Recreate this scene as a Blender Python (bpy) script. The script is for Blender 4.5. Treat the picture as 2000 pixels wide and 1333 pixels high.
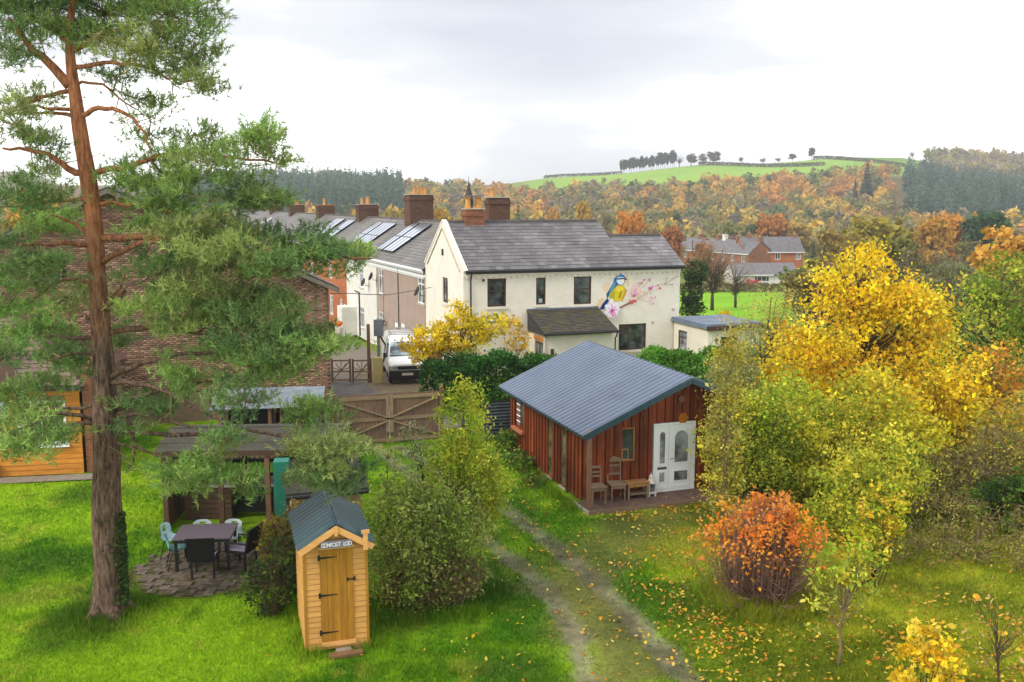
import bpy, math, random
import numpy as np
from mathutils import Vector, Matrix, noise as mnoise

for o in list(bpy.data.objects): bpy.data.objects.remove(o)
scene = bpy.context.scene
COL = scene.collection
R = math.radians
# ------------------------------------------------------------------ camera
CAM_H, PITCH, FPX = 8.0, R(8.3), 1850.0
cam = bpy.data.cameras.new('camera'); cam_o = bpy.data.objects.new('camera', cam); COL.objects.link(cam_o)
cam.sensor_width = 36; cam.lens = 36*FPX/2000; cam.clip_start = .2; cam.clip_end = 6000
cam_o.location = (0, 0, CAM_H); cam_o.rotation_euler = (R(90)-PITCH, 0, 0)
scene.camera = cam_o
scene.render.resolution_x, scene.render.resolution_y = 1024, 682
# ------------------------------------------------------------------ world: overcast sky
SUN_AZ, SUN_EL = R(-128), R(42)          # azimuth measured from +Y towards +X (behind the camera, to the left)
world = bpy.data.worlds.new('World'); scene.world = world; world.use_nodes = True
nt = world.node_tree; nt.nodes.clear()
N = nt.nodes.new; L = nt.links.new
out = N('ShaderNodeOutputWorld'); bg = N('ShaderNodeBackground')
sky = N('ShaderNodeTexSky'); sky.sky_type = 'NISHITA'; sky.sun_disc = False
sky.sun_elevation = SUN_EL; sky.sun_rotation = SUN_AZ
tc = N('ShaderNodeTexCoord'); mp = N('ShaderNodeMapping'); mp.inputs['Scale'].default_value = (.75, .75, 3.4); mp.inputs['Rotation'].default_value = (0, 0, R(5))
mp.inputs['Location'].default_value = (1.1, 0.0, 0.13)
n1 = N('ShaderNodeTexNoise'); n1.inputs['Scale'].default_value = 1.35; n1.inputs['Detail'].default_value = 7; n1.inputs['Roughness'].default_value = .5
cr = N('ShaderNodeValToRGB'); e = cr.color_ramp.elements
e[0].position = .345; e[0].color = (.44, .46, .51, 1)
e[1].position = .53; e[1].color = (1.22, 1.22, 1.20, 1)
k = e.new(.435); k.color = (.57, .58, .61, 1)
sc_ = N('ShaderNodeMix'); sc_.data_type = 'RGBA'; sc_.blend_type = 'MULTIPLY'; sc_.inputs[0].default_value = 1; sc_.inputs[7].default_value = (.1, .1, .1, 1)
mx = N('ShaderNodeMix'); mx.data_type = 'RGBA'; mx.inputs[0].default_value = .93
L(tc.outputs['Generated'], mp.inputs['Vector']); L(mp.outputs[0], n1.inputs['Vector']); L(n1.outputs['Fac'], cr.inputs[0])
L(sky.outputs[0], sc_.inputs[6]); L(sc_.outputs[2], mx.inputs[6]); L(cr.outputs[0], mx.inputs[7]); L(mx.outputs[2], bg.inputs['Color'])
bg.inputs['Strength'].default_value = 1.0
L(bg.outputs[0], out.inputs[0])
# ------------------------------------------------------------------ sun, exposure
sl = bpy.data.lights.new('sun', 'SUN'); sl.energy = 1.5; sl.angle = R(16); sl.color = (1, .94, .83)
so = bpy.data.objects.new('sun', sl); COL.objects.link(so)
sd = Vector((math.sin(SUN_AZ)*math.cos(SUN_EL), math.cos(SUN_AZ)*math.cos(SUN_EL), math.sin(SUN_EL)))
so.rotation_euler = sd.to_track_quat('Z', 'Y').to_euler(); so.location = (0, 0, 60)
vs = scene.view_settings; vs.view_transform = 'Standard'; vs.look = 'None'; vs.exposure = 0.78; vs.gamma = 1; vs.use_curve_mapping = False

# ------------------------------------------------------------------ helpers
rnd = random.Random(7); rng = np.random.default_rng(11)
def s2l(r, g, b, k=1.0):
    f = lambda c: (c/255/12.92 if c <= 10 else ((c/255+.055)/1.055)**2.4)*k
    return (f(r), f(g), f(b))
CP, SP = math.cos(PITCH), math.sin(PITCH)
def ray(px, py):
    u = (px-1000)/FPX; v = (666.5-py)/FPX
    return Vector((u, CP+v*SP, -SP+v*CP))
def at(px, py, Y):                       # a place at distance Y seen at that pixel of the photograph
    d = ray(px, py); return Vector((0, 0, CAM_H))+d*(Y/d.y)
def grd(px, py, z=0.0):
    d = ray(px, py); return Vector((0, 0, CAM_H))+d*((z-CAM_H)/d.z)

GY = np.array([-200, 32, 42, 50, 60, 80, 140, 200, 320, 420, 550, 700, 760, 900, 960, 1150, 1400, 1900], float)
GZ = np.array([0, 0, -.3, -.7, -1.3, -2.8, -6.8, -9, -10, -4.5, 8, 22, 28, 44, 46, 30, 10, 0], float)
UX = np.array([-1.2, -.5, -.36, -.27, -.1, 0, .05, .162, .25, .324, .405, .46, .54, .7, 1.2])
UT = np.array([.55, .62, .66, .66, .66, .67, .74, .86, .99, 1.10, 1.11, .98, .84, .74, .6])
def gz(x, y):
    x = np.asarray(x, float); y = np.asarray(y, float)
    z = np.interp(y, GY, GZ)
    s = np.interp(x/np.maximum(y, 30), UX, UT)
    w = np.clip((y-330)/250, 0, 1); w = w*w*(3-2*w)
    z = z*(1-w)+((z+10)*s*1.02-10)*w
    z = z+w*(2.0*np.sin(x*.017+y*.006)+1.2*np.sin(x*.041-y*.013))
    return z
def gz1(x, y): return float(gz(x, y))

MATS = {}
def _new(name):
    m = bpy.data.materials.new(name); m.use_nodes = True; MATS[name] = m
    b = m.node_tree.nodes['Principled BSDF']; return m, m.node_tree, b
def pmat(name, col, col2=None, scale=4, stretch=(1, 1, 1), rough=.75, bump=.15, metal=0, rand=.0, spec=.3, detail=6, contrast=.25, dirt=0, coat=0):
    """procedural surface: two tones through noise, per-piece variation, fine relief"""
    if name in MATS: return MATS[name]
    m, t, b = _new(name); n = t.nodes.new; l = t.links.new
    col2 = col2 or tuple(c*.72 for c in col)
    tc = n('ShaderNodeTexCoord'); mp = n('ShaderNodeMapping'); mp.inputs['Scale'].default_value = stretch
    oi = n('ShaderNodeObjectInfo'); ad = n('ShaderNodeVectorMath'); ad.operation = 'ADD'
    l(tc.outputs['Object'], ad.inputs[0])
    mu = n('ShaderNodeMath'); mu.operation = 'MULTIPLY'; mu.inputs[1].default_value = 37 if rand else 0
    l(oi.outputs['Random'], mu.inputs[0]); l(mu.outputs[0], ad.inputs[1]); l(ad.outputs[0], mp.inputs[0])
    no = n('ShaderNodeTexNoise'); no.inputs['Scale'].default_value = scale; no.inputs['Detail'].default_value = detail; no.inputs['Roughness'].default_value = .6
    l(mp.outputs[0], no.inputs['Vector'])
    cr = n('ShaderNodeValToRGB'); e = cr.color_ramp.elements
    e[0].position = .5-contrast; e[0].color = (*col2, 1); e[1].position = .5+contrast; e[1].color = (*col, 1)
    l(no.outputs['Fac'], cr.inputs[0]); c = cr.outputs[0]
    if dirt:
        n2 = n('ShaderNodeTexNoise'); n2.inputs['Scale'].default_value = .9; n2.inputs['Detail'].default_value = 8; l(tc.outputs['Object'], n2.inputs['Vector'])
        r2 = n('ShaderNodeValToRGB'); r2.color_ramp.elements[0].position = .35; r2.color_ramp.elements[0].color = (1-dirt,)*3+(1,); r2.color_ramp.elements[1].position = .62; r2.color_ramp.elements[1].color = (1, 1, 1, 1)
        l(n2.outputs['Fac'], r2.inputs[0]); mm = n('ShaderNodeMix'); mm.data_type = 'RGBA'; mm.blend_type = 'MULTIPLY'; mm.inputs[0].default_value = 1
        l(c, mm.inputs[6]); l(r2.outputs[0], mm.inputs[7]); c = mm.outputs[2]
    if rand:
        hs = n('ShaderNodeHueSaturation'); mr = n('ShaderNodeMapRange'); mr.inputs[3].default_value = 1-rand; mr.inputs[4].default_value = 1+rand
        l(oi.outputs['Random'], mr.inputs[0]); l(mr.outputs[0], hs.inputs['Value']); l(c, hs.inputs['Color']); c = hs.outputs[0]
    l(c, b.inputs['Base Color']); b.inputs['Roughness'].default_value = rough; b.inputs['Metallic'].default_value = metal
    b.inputs['Specular IOR Level'].default_value = spec
    if coat: b.inputs['Coat Weight'].default_value = coat
    if bump:
        bp = n('ShaderNodeBump'); bp.inputs['Strength'].default_value = bump; bp.inputs['Distance'].default_value = .02
        l(no.outputs['Fac'], bp.inputs['Height']); l(bp.outputs[0], b.inputs['Normal'])
    return m
def amat(name, rough=.8, spec=.2, trans=0., noise=0., nscale=6., bump=0., objcol=False):
    """colour from the mesh attribute Col (each piece's own colour), optional leaf translucency"""
    if name in MATS: return MATS[name]
    m, t, b = _new(name); n = t.nodes.new; l = t.links.new
    a = n('ShaderNodeAttribute'); a.attribute_name = 'Col'; c = a.outputs['Color']
    if objcol:
        oi = n('ShaderNodeObjectInfo'); mm = n('ShaderNodeMix'); mm.data_type = 'RGBA'; mm.blend_type = 'MULTIPLY'; mm.inputs[0].default_value = 1
        l(c, mm.inputs[6]); l(oi.outputs['Color'], mm.inputs[7]); c = mm.outputs[2]
    if noise or bump:
        tc = n('ShaderNodeTexCoord'); no = n('ShaderNodeTexNoise'); no.inputs['Scale'].default_value = nscale; no.inputs['Detail'].default_value = 8; no.inputs['Roughness'].default_value = .65
        l(tc.outputs['Object'], no.inputs['Vector'])
    if noise:
        mr = n('ShaderNodeMapRange'); mr.inputs[1].default_value = .28; mr.inputs[2].default_value = .72; mr.inputs[3].default_value = 1-noise; mr.inputs[4].default_value = 1+noise
        l(no.outputs['Fac'], mr.inputs[0]); hs = n('ShaderNodeHueSaturation'); l(mr.outputs[0], hs.inputs['Value']); l(c, hs.inputs['Color']); c = hs.outputs[0]
    if bump:
        bp = n('ShaderNodeBump'); bp.inputs['Strength'].default_value = bump; bp.inputs['Distance'].default_value = .03
        l(no.outputs['Fac'], bp.inputs['Height']); l(bp.outputs[0], b.inputs['Normal'])
    l(c, b.inputs['Base Color']); b.inputs['Roughness'].default_value = rough; b.inputs['Specular IOR Level'].default_value = spec
    if trans:
        tr = n('ShaderNodeBsdfTranslucent'); ms = n('ShaderNodeMixShader'); ms.inputs[0].default_value = trans
        l(c, tr.inputs['Color']); l(b.outputs[0], ms.inputs[1]); l(tr.outputs[0], ms.inputs[2]); l(ms.outputs[0], t.nodes['Material Output'].inputs[0])
    return m
def glassmat(name, tint=(.04, .05, .05), rough=.06):
    if name in MATS: return MATS[name]
    m, t, b = _new(name); n = t.nodes.new; l = t.links.new
    tc = n('ShaderNodeTexCoord'); no = n('ShaderNodeTexNoise'); no.inputs['Scale'].default_value = 2.2; no.inputs['Detail'].default_value = 4
    l(tc.outputs['Object'], no.inputs['Vector']); cr = n('ShaderNodeValToRGB'); cr.color_ramp.elements[0].position = .38; cr.color_ramp.elements[1].position = .7
    cr.color_ramp.elements[0].color = (*[c*.35 for c in tint], 1); cr.color_ramp.elements[1].color = (*[c*2.6 for c in tint], 1)
    l(no.outputs['Fac'], cr.inputs[0]); l(cr.outputs[0], b.inputs['Base Color'])
    b.inputs['Roughness'].default_value = rough; b.inputs['Specular IOR Level'].default_value = .5
    return m

def rawmesh(name, V, F4=None, col=None, smooth=False):
    """fast mesh from numpy vertices and quads (or triangles) with a point colour attribute"""
    me = bpy.data.meshes.new(name); V = np.asarray(V, np.float32); F = np.asarray(F4, np.int32); k = F.shape[1]
    me.vertices.add(len(V)); me.vertices.foreach_set('co', V.ravel())
    me.loops.add(F.size); me.loops.foreach_set('vertex_index', F.ravel())
    me.polygons.add(len(F)); me.polygons.foreach_set('loop_start', np.arange(0, F.size, k, dtype=np.int32))
    if smooth: me.polygons.foreach_set('use_smooth', np.ones(len(F), bool))
    if col is not None:
        a = me.color_attributes.new('Col', 'FLOAT_COLOR', 'POINT')
        c = np.ones((len(V), 4), np.float32); c[:, :3] = col; a.data.foreach_set('color', c.ravel())
    me.update(calc_edges=True); me.validate()
    return me
def link(name, me, mat=None, parent=None, loc=None, rot=None):
    o = bpy.data.objects.new(name, me); COL.objects.link(o)
    if mat is not None and me is not None and not me.materials: me.materials.append(mat)
    if parent is not None: o.parent = parent
    if loc is not None: o.location = loc
    if rot is not None: o.rotation_euler = rot
    return o
def tag(o, label=None, cat=None, group=None, kind=None):
    if label: o['label'] = label
    if cat: o['category'] = cat
    if group: o['group'] = group
    if kind: o['kind'] = kind
    return o
def thing(name, label, cat, loc=(0, 0, 0), rz=0, group=None):
    o = bpy.data.objects.new(name, None); COL.objects.link(o); o.location = loc; o.rotation_euler = (0, 0, rz); o.empty_display_size = .2
    return tag(o, label, cat, group)
def copy_tree(o, parent=None):
    c = o.copy(); COL.objects.link(c); c.parent = parent
    for ch in list(o.children): copy_tree(ch, c)
    return c

class MB:
    """collects faces, builds ONE mesh object"""
    def __init__(s): s.v = []; s.f = []; s.c = []; s.col = None
    def add(s, vs, fs):
        b = len(s.v); s.v += [tuple(p) for p in vs]; s.f += [tuple(i+b for i in f) for f in fs]
        s.c += [s.col or (1, 1, 1)]*len(vs); return s
    def box(s, x0, x1, y0, y1, z0, z1):
        return s.add([(x0, y0, z0), (x1, y0, z0), (x1, y1, z0), (x0, y1, z0), (x0, y0, z1), (x1, y0, z1), (x1, y1, z1), (x0, y1, z1)],
                     [(0, 3, 2, 1), (4, 5, 6, 7), (0, 1, 5, 4), (1, 2, 6, 5), (2, 3, 7, 6), (3, 0, 4, 7)])
    def bar(s, a, b, w, h, up=(0, 0, 1)):
        a, b = Vector(a), Vector(b); d = (b-a).normalized(); u = Vector(up)
        if abs(d.dot(u)) > .98: u = Vector((1, 0, 0))
        x = d.cross(u).normalized(); y = x.cross(d).normalized(); x *= w/2; y *= h/2
        return s.add([a-x-y, a+x-y, a+x+y, a-x+y, b-x-y, b+x-y, b+x+y, b-x+y],
                     [(0, 1, 2, 3)[::-1], (4, 5, 6, 7), (0, 4, 5, 1)[::-1], (1, 5, 6, 2)[::-1], (2, 6, 7, 3)[::-1], (3, 7, 4, 0)[::-1]])
    def prism(s, pts, off):
        n = len(pts); P = [Vector(p) for p in pts]; o = Vector(off)
        return s.add(P+[p+o for p in P], [tuple(range(n))[::-1], tuple(range(n, 2*n))]+[(i, (i+1) % n, n+(i+1) % n, n+i) for i in range(n)])
    def poly(s, pts): return s.add(pts, [tuple(range(len(pts)))])
    def tube(s, pts, rad, n=6, cap=True):
        P = [Vector(p) for p in pts]; rad = rad if hasattr(rad, '__len__') else [rad]*len(P); rings = []
        u = None
        for i, p in enumerate(P):
            d = (P[min(i+1, len(P)-1)]-P[max(i-1, 0)]).normalized()
            if u is None: u = d.orthogonal().normalized()
            else:
                u = (u-d*u.dot(d)); u = u.normalized() if u.length > 1e-5 else d.orthogonal().normalized()
            w = d.cross(u)
            rings += [p+(u*math.cos(2*math.pi*j/n)+w*math.sin(2*math.pi*j/n))*rad[i] for j in range(n)]
        fs = [(i*n+j, i*n+(j+1) % n, (i+1)*n+(j+1) % n, (i+1)*n+j) for i in range(len(P)-1) for j in range(n)]
        if cap: fs += [tuple(range(n))[::-1], tuple(range((len(P)-1)*n, len(P)*n))]
        return s.add(rings, fs)
    def lathe(s, c, prof, n=10):
        c = Vector(c); vs = [c+Vector((r*math.cos(2*math.pi*j/n), r*math.sin(2*math.pi*j/n), z)) for r, z in prof for j in range(n)]
        fs = [(i*n+j, i*n+(j+1) % n, (i+1)*n+(j+1) % n, (i+1)*n+j) for i in range(len(prof)-1) for j in range(n)]
        fs += [tuple(range(n))[::-1], tuple(range((len(prof)-1)*n, len(prof)*n))]
        return s.add(vs, fs)
    def mesh(s, name, col=False, smooth=False):
        me = bpy.data.meshes.new(name); me.from_pydata(s.v, [], s.f)
        if col:
            a = me.color_attributes.new('Col', 'FLOAT_COLOR', 'POINT'); c = np.ones((len(s.v), 4), np.float32); c[:, :3] = np.array(s.c); a.data.foreach_set('color', c.ravel())
        if smooth: me.polygons.foreach_set('use_smooth', np.ones(len(me.polygons), bool))
        me.update(); return me
    def build(s, name, mat, parent=None, col=False, smooth=False, bevel=0, **kw):
        o = link(name, s.mesh(name, col, smooth), mat, parent)
        if bevel:
            b = o.modifiers.new('bevel', 'BEVEL'); b.width = bevel; b.segments = 2; b.limit_method = 'ANGLE'
        for k_, v_ in kw.items(): o[k_] = v_
        return o
def box(name, mat, parent, x0, x1, y0, y1, z0, z1, bevel=0): return MB().box(x0, x1, y0, y1, z0, z1).build(name, mat, parent, bevel=bevel)
def boxmesh(x0, x1, y0, y1, z0, z1): return MB().box(x0, x1, y0, y1, z0, z1).mesh('box')

def window(parent, x, z, w, h, y, frame, pane, fw=.06, depth=.06, bars=(), sill=None, name='window', facing=-1, sillm=None, reveal=0):
    """window in the local plane y=const facing -y: frame pieces, pane; bars: ('v',t) or ('h',t) fractions"""
    f = MB(); y0, y1 = y-depth, y+.02
    f.box(x, x+w, y0, y1, z, z+fw); f.box(x, x+w, y0, y1, z+h-fw, z+h); f.box(x, x+fw, y0, y1, z+fw, z+h-fw); f.box(x+w-fw, x+w, y0, y1, z+fw, z+h-fw)
    for k_, t in bars:
        if k_ == 'v': f.box(x+w*t-fw*.4, x+w*t+fw*.4, y0+.01, y1-.005, z+fw, z+h-fw)
        else: f.box(x+fw, x+w-fw, y0+.012, y1-.006, z+h*t-fw*.4, z+h*t+fw*.4)
    o = f.build(name, frame, parent)
    MB().box(x+fw*.5, x+w-fw*.5, y-depth*.45, y-depth*.25, z+fw*.5, z+h-fw*.5).build('pane', pane, o)
    if sill:
        MB().box(x-.06, x+w+.06, y-.14, y, z-.09, z-.003).build('sill', sillm or frame, o)
    return o
# ------------------------------------------------------------------ noise, ground colour
_lat = np.random.default_rng(3).random((64, 256, 256))
def vnoise(x, y, s, seed=0):
    t = _lat[seed % 64]; x = np.asarray(x)/s+1000; y = np.asarray(y)/s+1000
    xi = np.floor(x).astype(int); yi = np.floor(y).astype(int); fx = x-xi; fy = y-yi
    fx = fx*fx*(3-2*fx); fy = fy*fy*(3-2*fy)
    a = t[xi % 256, yi % 256]; b = t[(xi+1) % 256, yi % 256]; c = t[xi % 256, (yi+1) % 256]; d = t[(xi+1) % 256, (yi+1) % 256]
    return (a*(1-fx)+b*fx)*(1-fy)+(c*(1-fx)+d*fx)*fy
def sstep(a, b, x):
    t = np.clip((np.asarray(x, float)-a)/(b-a), 0, 1); return t*t*(3-2*t)
def pldist(x, y, pts):
    d = np.full(np.shape(x), 1e9)
    for (x0, y0), (x1, y1) in zip(pts[:-1], pts[1:]):
        dx, dy = x1-x0, y1-y0; t = np.clip(((x-x0)*dx+(y-y0)*dy)/(dx*dx+dy*dy), 0, 1)
        d = np.minimum(d, np.hypot(x-x0-t*dx, y-y0-t*dy))
    return d
def gpl(l): return [tuple(grd(*p)[:2]) for p in l]
RUT1 = gpl([(735, 872), (790, 920), (860, 985), (930, 1040), (990, 1085), (1055, 1140), (1120, 1230), (1150, 1345), (1160, 1600)])
RUT2 = gpl([(775, 872), (850, 915), (960, 978), (1050, 1040), (1140, 1112), (1225, 1192), (1310, 1280), (1390, 1400), (1420, 1600)])
TROD = gpl([(1010, 1030), (1100, 1120), (1170, 1220), (1230, 1420), (1250, 1600)]); TROD2 = gpl([(1150, 1100), (1230, 1040), (1290, 1003)])
def mixc(a, b, t): return a*(1-t[..., None])+b*t[..., None]
K = .88
def gcol(x, y):
    x = np.asarray(x, float); y = np.asarray(y, float); u = x/np.maximum(y, 20)
    C = lambda *c: np.array(s2l(*c, K))
    nA, nB, nC = vnoise(x, y, 2.6, 1), vnoise(x, y, .7, 2), vnoise(x, y, .25, 3)
    n = .5*nA+.32*nB+.18*nC
    c = mixc(C(70, 118, 12), C(140, 176, 28), sstep(.28, .72, n))
    c = mixc(c, C(158, 160, 56), .5*sstep(.62, .85, vnoise(x, y, .9, 40))*sstep(.4, .7, nC)); c = mixc(c, C(66, 104, 24), .7*sstep(.55, .8, vnoise(x, y, 1.7, 41))); c = mixc(c, C(126, 118, 62), .6*sstep(.66, .82, vnoise(x, y, 3.1, 42))*sstep(.35, .65, nB))
    # right of the drive: yellower, mossy with leaf mould
    c = mixc(c, mixc(C(112, 120, 24), C(164, 160, 40), sstep(.3, .7, n)), sstep(2.5, 5.5, x+.5*nA)*sstep(34, 26, y)*.75)
    # worn drive
    tr = np.maximum(sstep(1.3, .4, pldist(x, y, TROD)+(nB-.5)*1.1)*sstep(21.5, 18.5, y+(nA-.5)*2), .85*sstep(1.2, .3, pldist(x, y, TROD2)+(nB-.5)*.8))
    c = mixc(c, mixc(C(86, 86, 46), C(122, 122, 60), nB), tr*.9)
    d = np.minimum(pldist(x, y, RUT1)+(nB-.5)*.16, pldist(x, y, RUT2)+(nB-.5)*.18)
    rut = sstep(.33, .17, d+(nC-.5)*.18)*(.55+.45*sstep(13.2, 16, y+3*(nA-.5)))*(.75+.25*nA)
    c = mixc(c, mixc(C(92, 86, 70), C(136, 128, 108), sstep(.3, .7, .5*nB+.5*nC)), rut*.9)
    # paving slab edge of the yard, soil behind the gate, patio surround
    pat = sstep(2.0, 1.3, np.hypot((x+6.6)/1.05, y-20.3)+(nB-.5)*1.4)
    c = mixc(c, C(98, 84, 58), pat*.8)
    # behind the houses and the valley field
    far = sstep(44, 60, y); c = mixc(c, mixc(C(104, 118, 50), C(128, 140, 58), n), far)
    fld = sstep(84, 92, y)*sstep(172, 166, y)*sstep(.12, .17, u)*sstep(.42, .38, u)
    c = mixc(c, mixc(C(122, 174, 30), C(140, 190, 40), vnoise(x, y, 9, 5)), fld)
    w = sstep(300, 360, y); m1, m2 = vnoise(x, y, 28, 6), vnoise(x, y, 9, 7)
    c = mixc(c, mixc(C(84, 70, 50), C(122, 104, 62), .5*m1+.5*m2), w)
    edge = 735+24*(m1-.5)+10*np.sin(x*.03)-50*sstep(.05, .14, u)
    p = sstep(edge-8, edge+8, y)*sstep(-.02, .03, u)
    c = mixc(c, mixc(C(112, 152, 48), C(146, 180, 62), .6*vnoise(x, y, 60, 8)+.4*m1), p)
    top = sstep(.34, .36, u)*sstep(870, 880, y+(u-.35)*500)
    c = mixc(c, C(106, 140, 56), top*p)
    return np.clip(c, 0, 1), rut, tr, p
# ------------------------------------------------------------------ the ground, one sheet
ys = np.concatenate([np.arange(-60, 8, 4.), np.arange(8, 48, .2), np.geomspace(48, 1900, 110)])
us = np.concatenate([np.linspace(-1.05, -.66, 10)[:-1], np.linspace(-.66, .66, 240), np.linspace(.66, 1.05, 10)[1:]])
YY, UU = np.meshgrid(ys, us, indexing='ij'); XX = UU*(np.maximum(YY, 16)+8)
far_ridge = 58*np.exp(-((XX/np.maximum(YY, 20)+.19)/.07)**2)*np.exp(-((YY-1500)/150)**2)+55*np.exp(-((XX/np.maximum(YY, 20)+.52)/.07)**2)*np.exp(-((YY-1500)/150)**2)
ZZ = gz(XX, YY)+far_ridge
lawn = sstep(8, 12, YY)*sstep(46, 40, YY)
gc, rut_, tr_, _ = gcol(XX, YY)
ZZ = ZZ+lawn*(.05*(vnoise(XX, YY, 1.3, 9)-.5)+.025*(vnoise(XX, YY, .4, 10)-.5))-.05*rut_
nr, nc = XX.shape
idx = np.arange(nr*nc).reshape(nr, nc)
F = np.stack([idx[:-1, :-1], idx[:-1, 1:], idx[1:, 1:], idx[1:, :-1]], -1).reshape(-1, 4)
me = rawmesh('ground', np.stack([XX, YY, ZZ], -1).reshape(-1, 3), F, gc.reshape(-1, 3), smooth=True)
ground = link('ground', me, amat('ground', rough=.95, spec=.1, noise=.30, nscale=5., bump=.5)); tag(ground, kind='structure')
def hit(px, py, y0=40):
    """where the line of sight through that pixel meets the terrain"""
    d = ray(px, py); Y = np.geomspace(y0, 1500, 3000); x = d.x/d.y*Y; z = CAM_H+d.z/d.y*Y
    k = np.argmax(z < gz(x, Y)); k = k if z[k] < gz(x[k], Y[k]) else int(np.argmin(z-gz(x, Y)))
    return float(x[k]), float(Y[k]), gz1(x[k], Y[k])

# ------------------------------------------------------------------ foliage generators
def leafquads(P, size, aspect=.6, up=.5, g=rng, outward=None):
    n = g.normal(size=P.shape); n[:, 2] += up
    if outward is not None: n += outward
    n /= np.linalg.norm(n, axis=1, keepdims=True)+1e-9
    t = np.cross(n, g.normal(size=P.shape)); t /= np.linalg.norm(t, axis=1, keepdims=True)+1e-9
    b = np.cross(n, t); s = np.asarray(size)[:, None]
    V = np.stack([P-t*s, P+b*s*aspect-t*s*.1, P+t*s, P-b*s*aspect-t*s*.1], 1).reshape(-1, 3)
    return V, np.arange(len(P)*4).reshape(-1, 4)
def sample_blobs(blobs, n, shell, g):
    B = np.array([b[:6] for b in blobs], float); w = np.array([(b[6] if len(b) > 6 else 1)*(b[3]*b[4]*b[5])**.67 for b in blobs]); w /= w.sum()
    k = g.choice(len(B), n, p=w); d = g.normal(size=(n, 3)); d /= np.linalg.norm(d, axis=1, keepdims=True)
    r = g.random(n)**(1/3.)*(1-shell)+shell*g.random(n)**.12
    return B[k, :3]+d*r[:, None]*B[k, 3:6], k
def foliage(blobs, ncl, nleaf, clr, lsize, pal, g, shell=.5, cj=.18, lj=.22, aspect=.6, up=.6, topc=None):
    """clumps of leaves spread through a crown; each clump has its own tone"""
    pal = np.array(pal); cc, _ = sample_blobs(blobs, ncl, shell, g)
    col = pal[g.integers(0, len(pal), ncl)]*(1+g.normal(size=(ncl, 1))*cj)
    if topc is not None: col = topc(cc, col)
    k = g.integers(0, ncl, nleaf); P = cc[k]+g.normal(size=(nleaf, 3))*clr*np.array([1, 1, .75])
    c = col[k]*(1+g.normal(size=(nleaf, 1))*lj)*(1+g.normal(size=(nleaf, 3))*.05)
    s = lsize*np.exp(g.normal(size=nleaf)*.32)*.95
    V, F = leafquads(P, s, aspect, up, g)
    return V, F, np.repeat(np.clip(c, .002, .95), 4, 0), cc
def branches(mb, base, cc, g, r0=.03, r1=.006, n=40, trunk=None, sides=4, bend=.25):
    """limbs from the trunk out to some of the clumps"""
    base = np.array(base, float); sel = g.choice(len(cc), min(n, len(cc)), replace=False)
    for i in sel:
        e = cc[i]
        if trunk is not None:
            tp = np.array(trunk); h = np.clip((e[2]-base[2])*.55/max(tp[2]-base[2], .1), .08, .95); s = base+(tp-base)*h
        else: s = base+np.append(g.normal(size=2)*.08, 0)
        m = (s+e)/2; m[2] += bend*np.linalg.norm((e-s)[:2])*g.uniform(-.2, .6); m += g.normal(size=3)*.06*np.linalg.norm(e-s)
        q = s*.3+m*.4+e*.3+g.normal(size=3)*.03*np.linalg.norm(e-s)
        mb.tube([s, (s+m)/2+g.normal(size=3)*.02, m, q*.35+e*.65, e], [r0, r0*.8, r0*.55, r0*.3+r1*.5, r1], sides, cap=False)
LEAF = amat('leaf', rough=.6, spec=.25, trans=.42)
LEAFO = amat('leaf_tinted', rough=.7, spec=.2, trans=.3, objcol=True)
BARK = pmat('bark', s2l(112, 92, 74, .8), s2l(52, 42, 34, .8), scale=9, stretch=(1, 1, .25), rough=.95, bump=.6)
BARKL = pmat('bark_pale', s2l(170, 150, 112, .7), s2l(110, 92, 66, .7), scale=9, stretch=(1, 1, .25), rough=.95, bump=.4)
def P_(*l, k=.98): return [s2l(*c, k) for c in l]

# unit-height tree prototypes for the middle distance and the hills
def proto_round(seed, leaves, ncl, lump=6, wide=.36, ls=.035, cz=.6, shell=.65, clr=.035, low=.2):
    g = np.random.default_rng(seed)
    bl = [(0, 0, cz, wide*.72, wide*.72, .30, .7)]
    for i in range(lump):
        a = g.uniform(0, 6.28); r = g.uniform(.3, .65)*wide; h = g.uniform(low+.12, .86)
        q = wide*g.uniform(.32, .5); bl.append((r*math.cos(a), r*math.sin(a), h, q, q, q*.85))
    def tone(cc, col): return col
    V, F, C, cc = foliage(bl, ncl, leaves, clr, ls, [(1, 1, 1), (.82, .82, .8), (1.12, 1.08, .95)], g, shell=shell, cj=.10, lj=.16, topc=tone)
    t = MB(); t.tube([(0, 0, -.03), (0.006, .0, .2), (0, .01, .5)], [.026, .02, .008], 6); branches(t, (0, 0, .15), cc, g, .009, .002, 22, (0, .01, .5), 3)
    return V, F, C, t
def proto_conifer(seed, n=700, wide=.17, ls=.03):
    g = np.random.default_rng(seed); h = 1-g.random(n)**.62*.95; tier = np.round(h*16)/16+g.normal(size=n)*.012
    r = (1.02-h)*wide*(.35+.65*g.random(n)**.5)*(1+.25*np.sin(h*70)); a = g.uniform(0, 6.28, n)
    P = np.stack([r*np.cos(a), r*np.sin(a), tier-.25*r], 1); c = np.ones((n, 3))*(.75+.5*g.random((n, 1)))
    V, F = leafquads(P, ls*(.6+.8*g.random(n))*(1.25-h), .42, .3, g, np.stack([np.cos(a), np.sin(a), 0*a], 1)*.4)
    t = MB(); t.tube([(0, 0, -.03), (0, 0, .95)], [.016, .003], 5)
    return V, F, np.repeat(c, 4, 0), t
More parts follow.
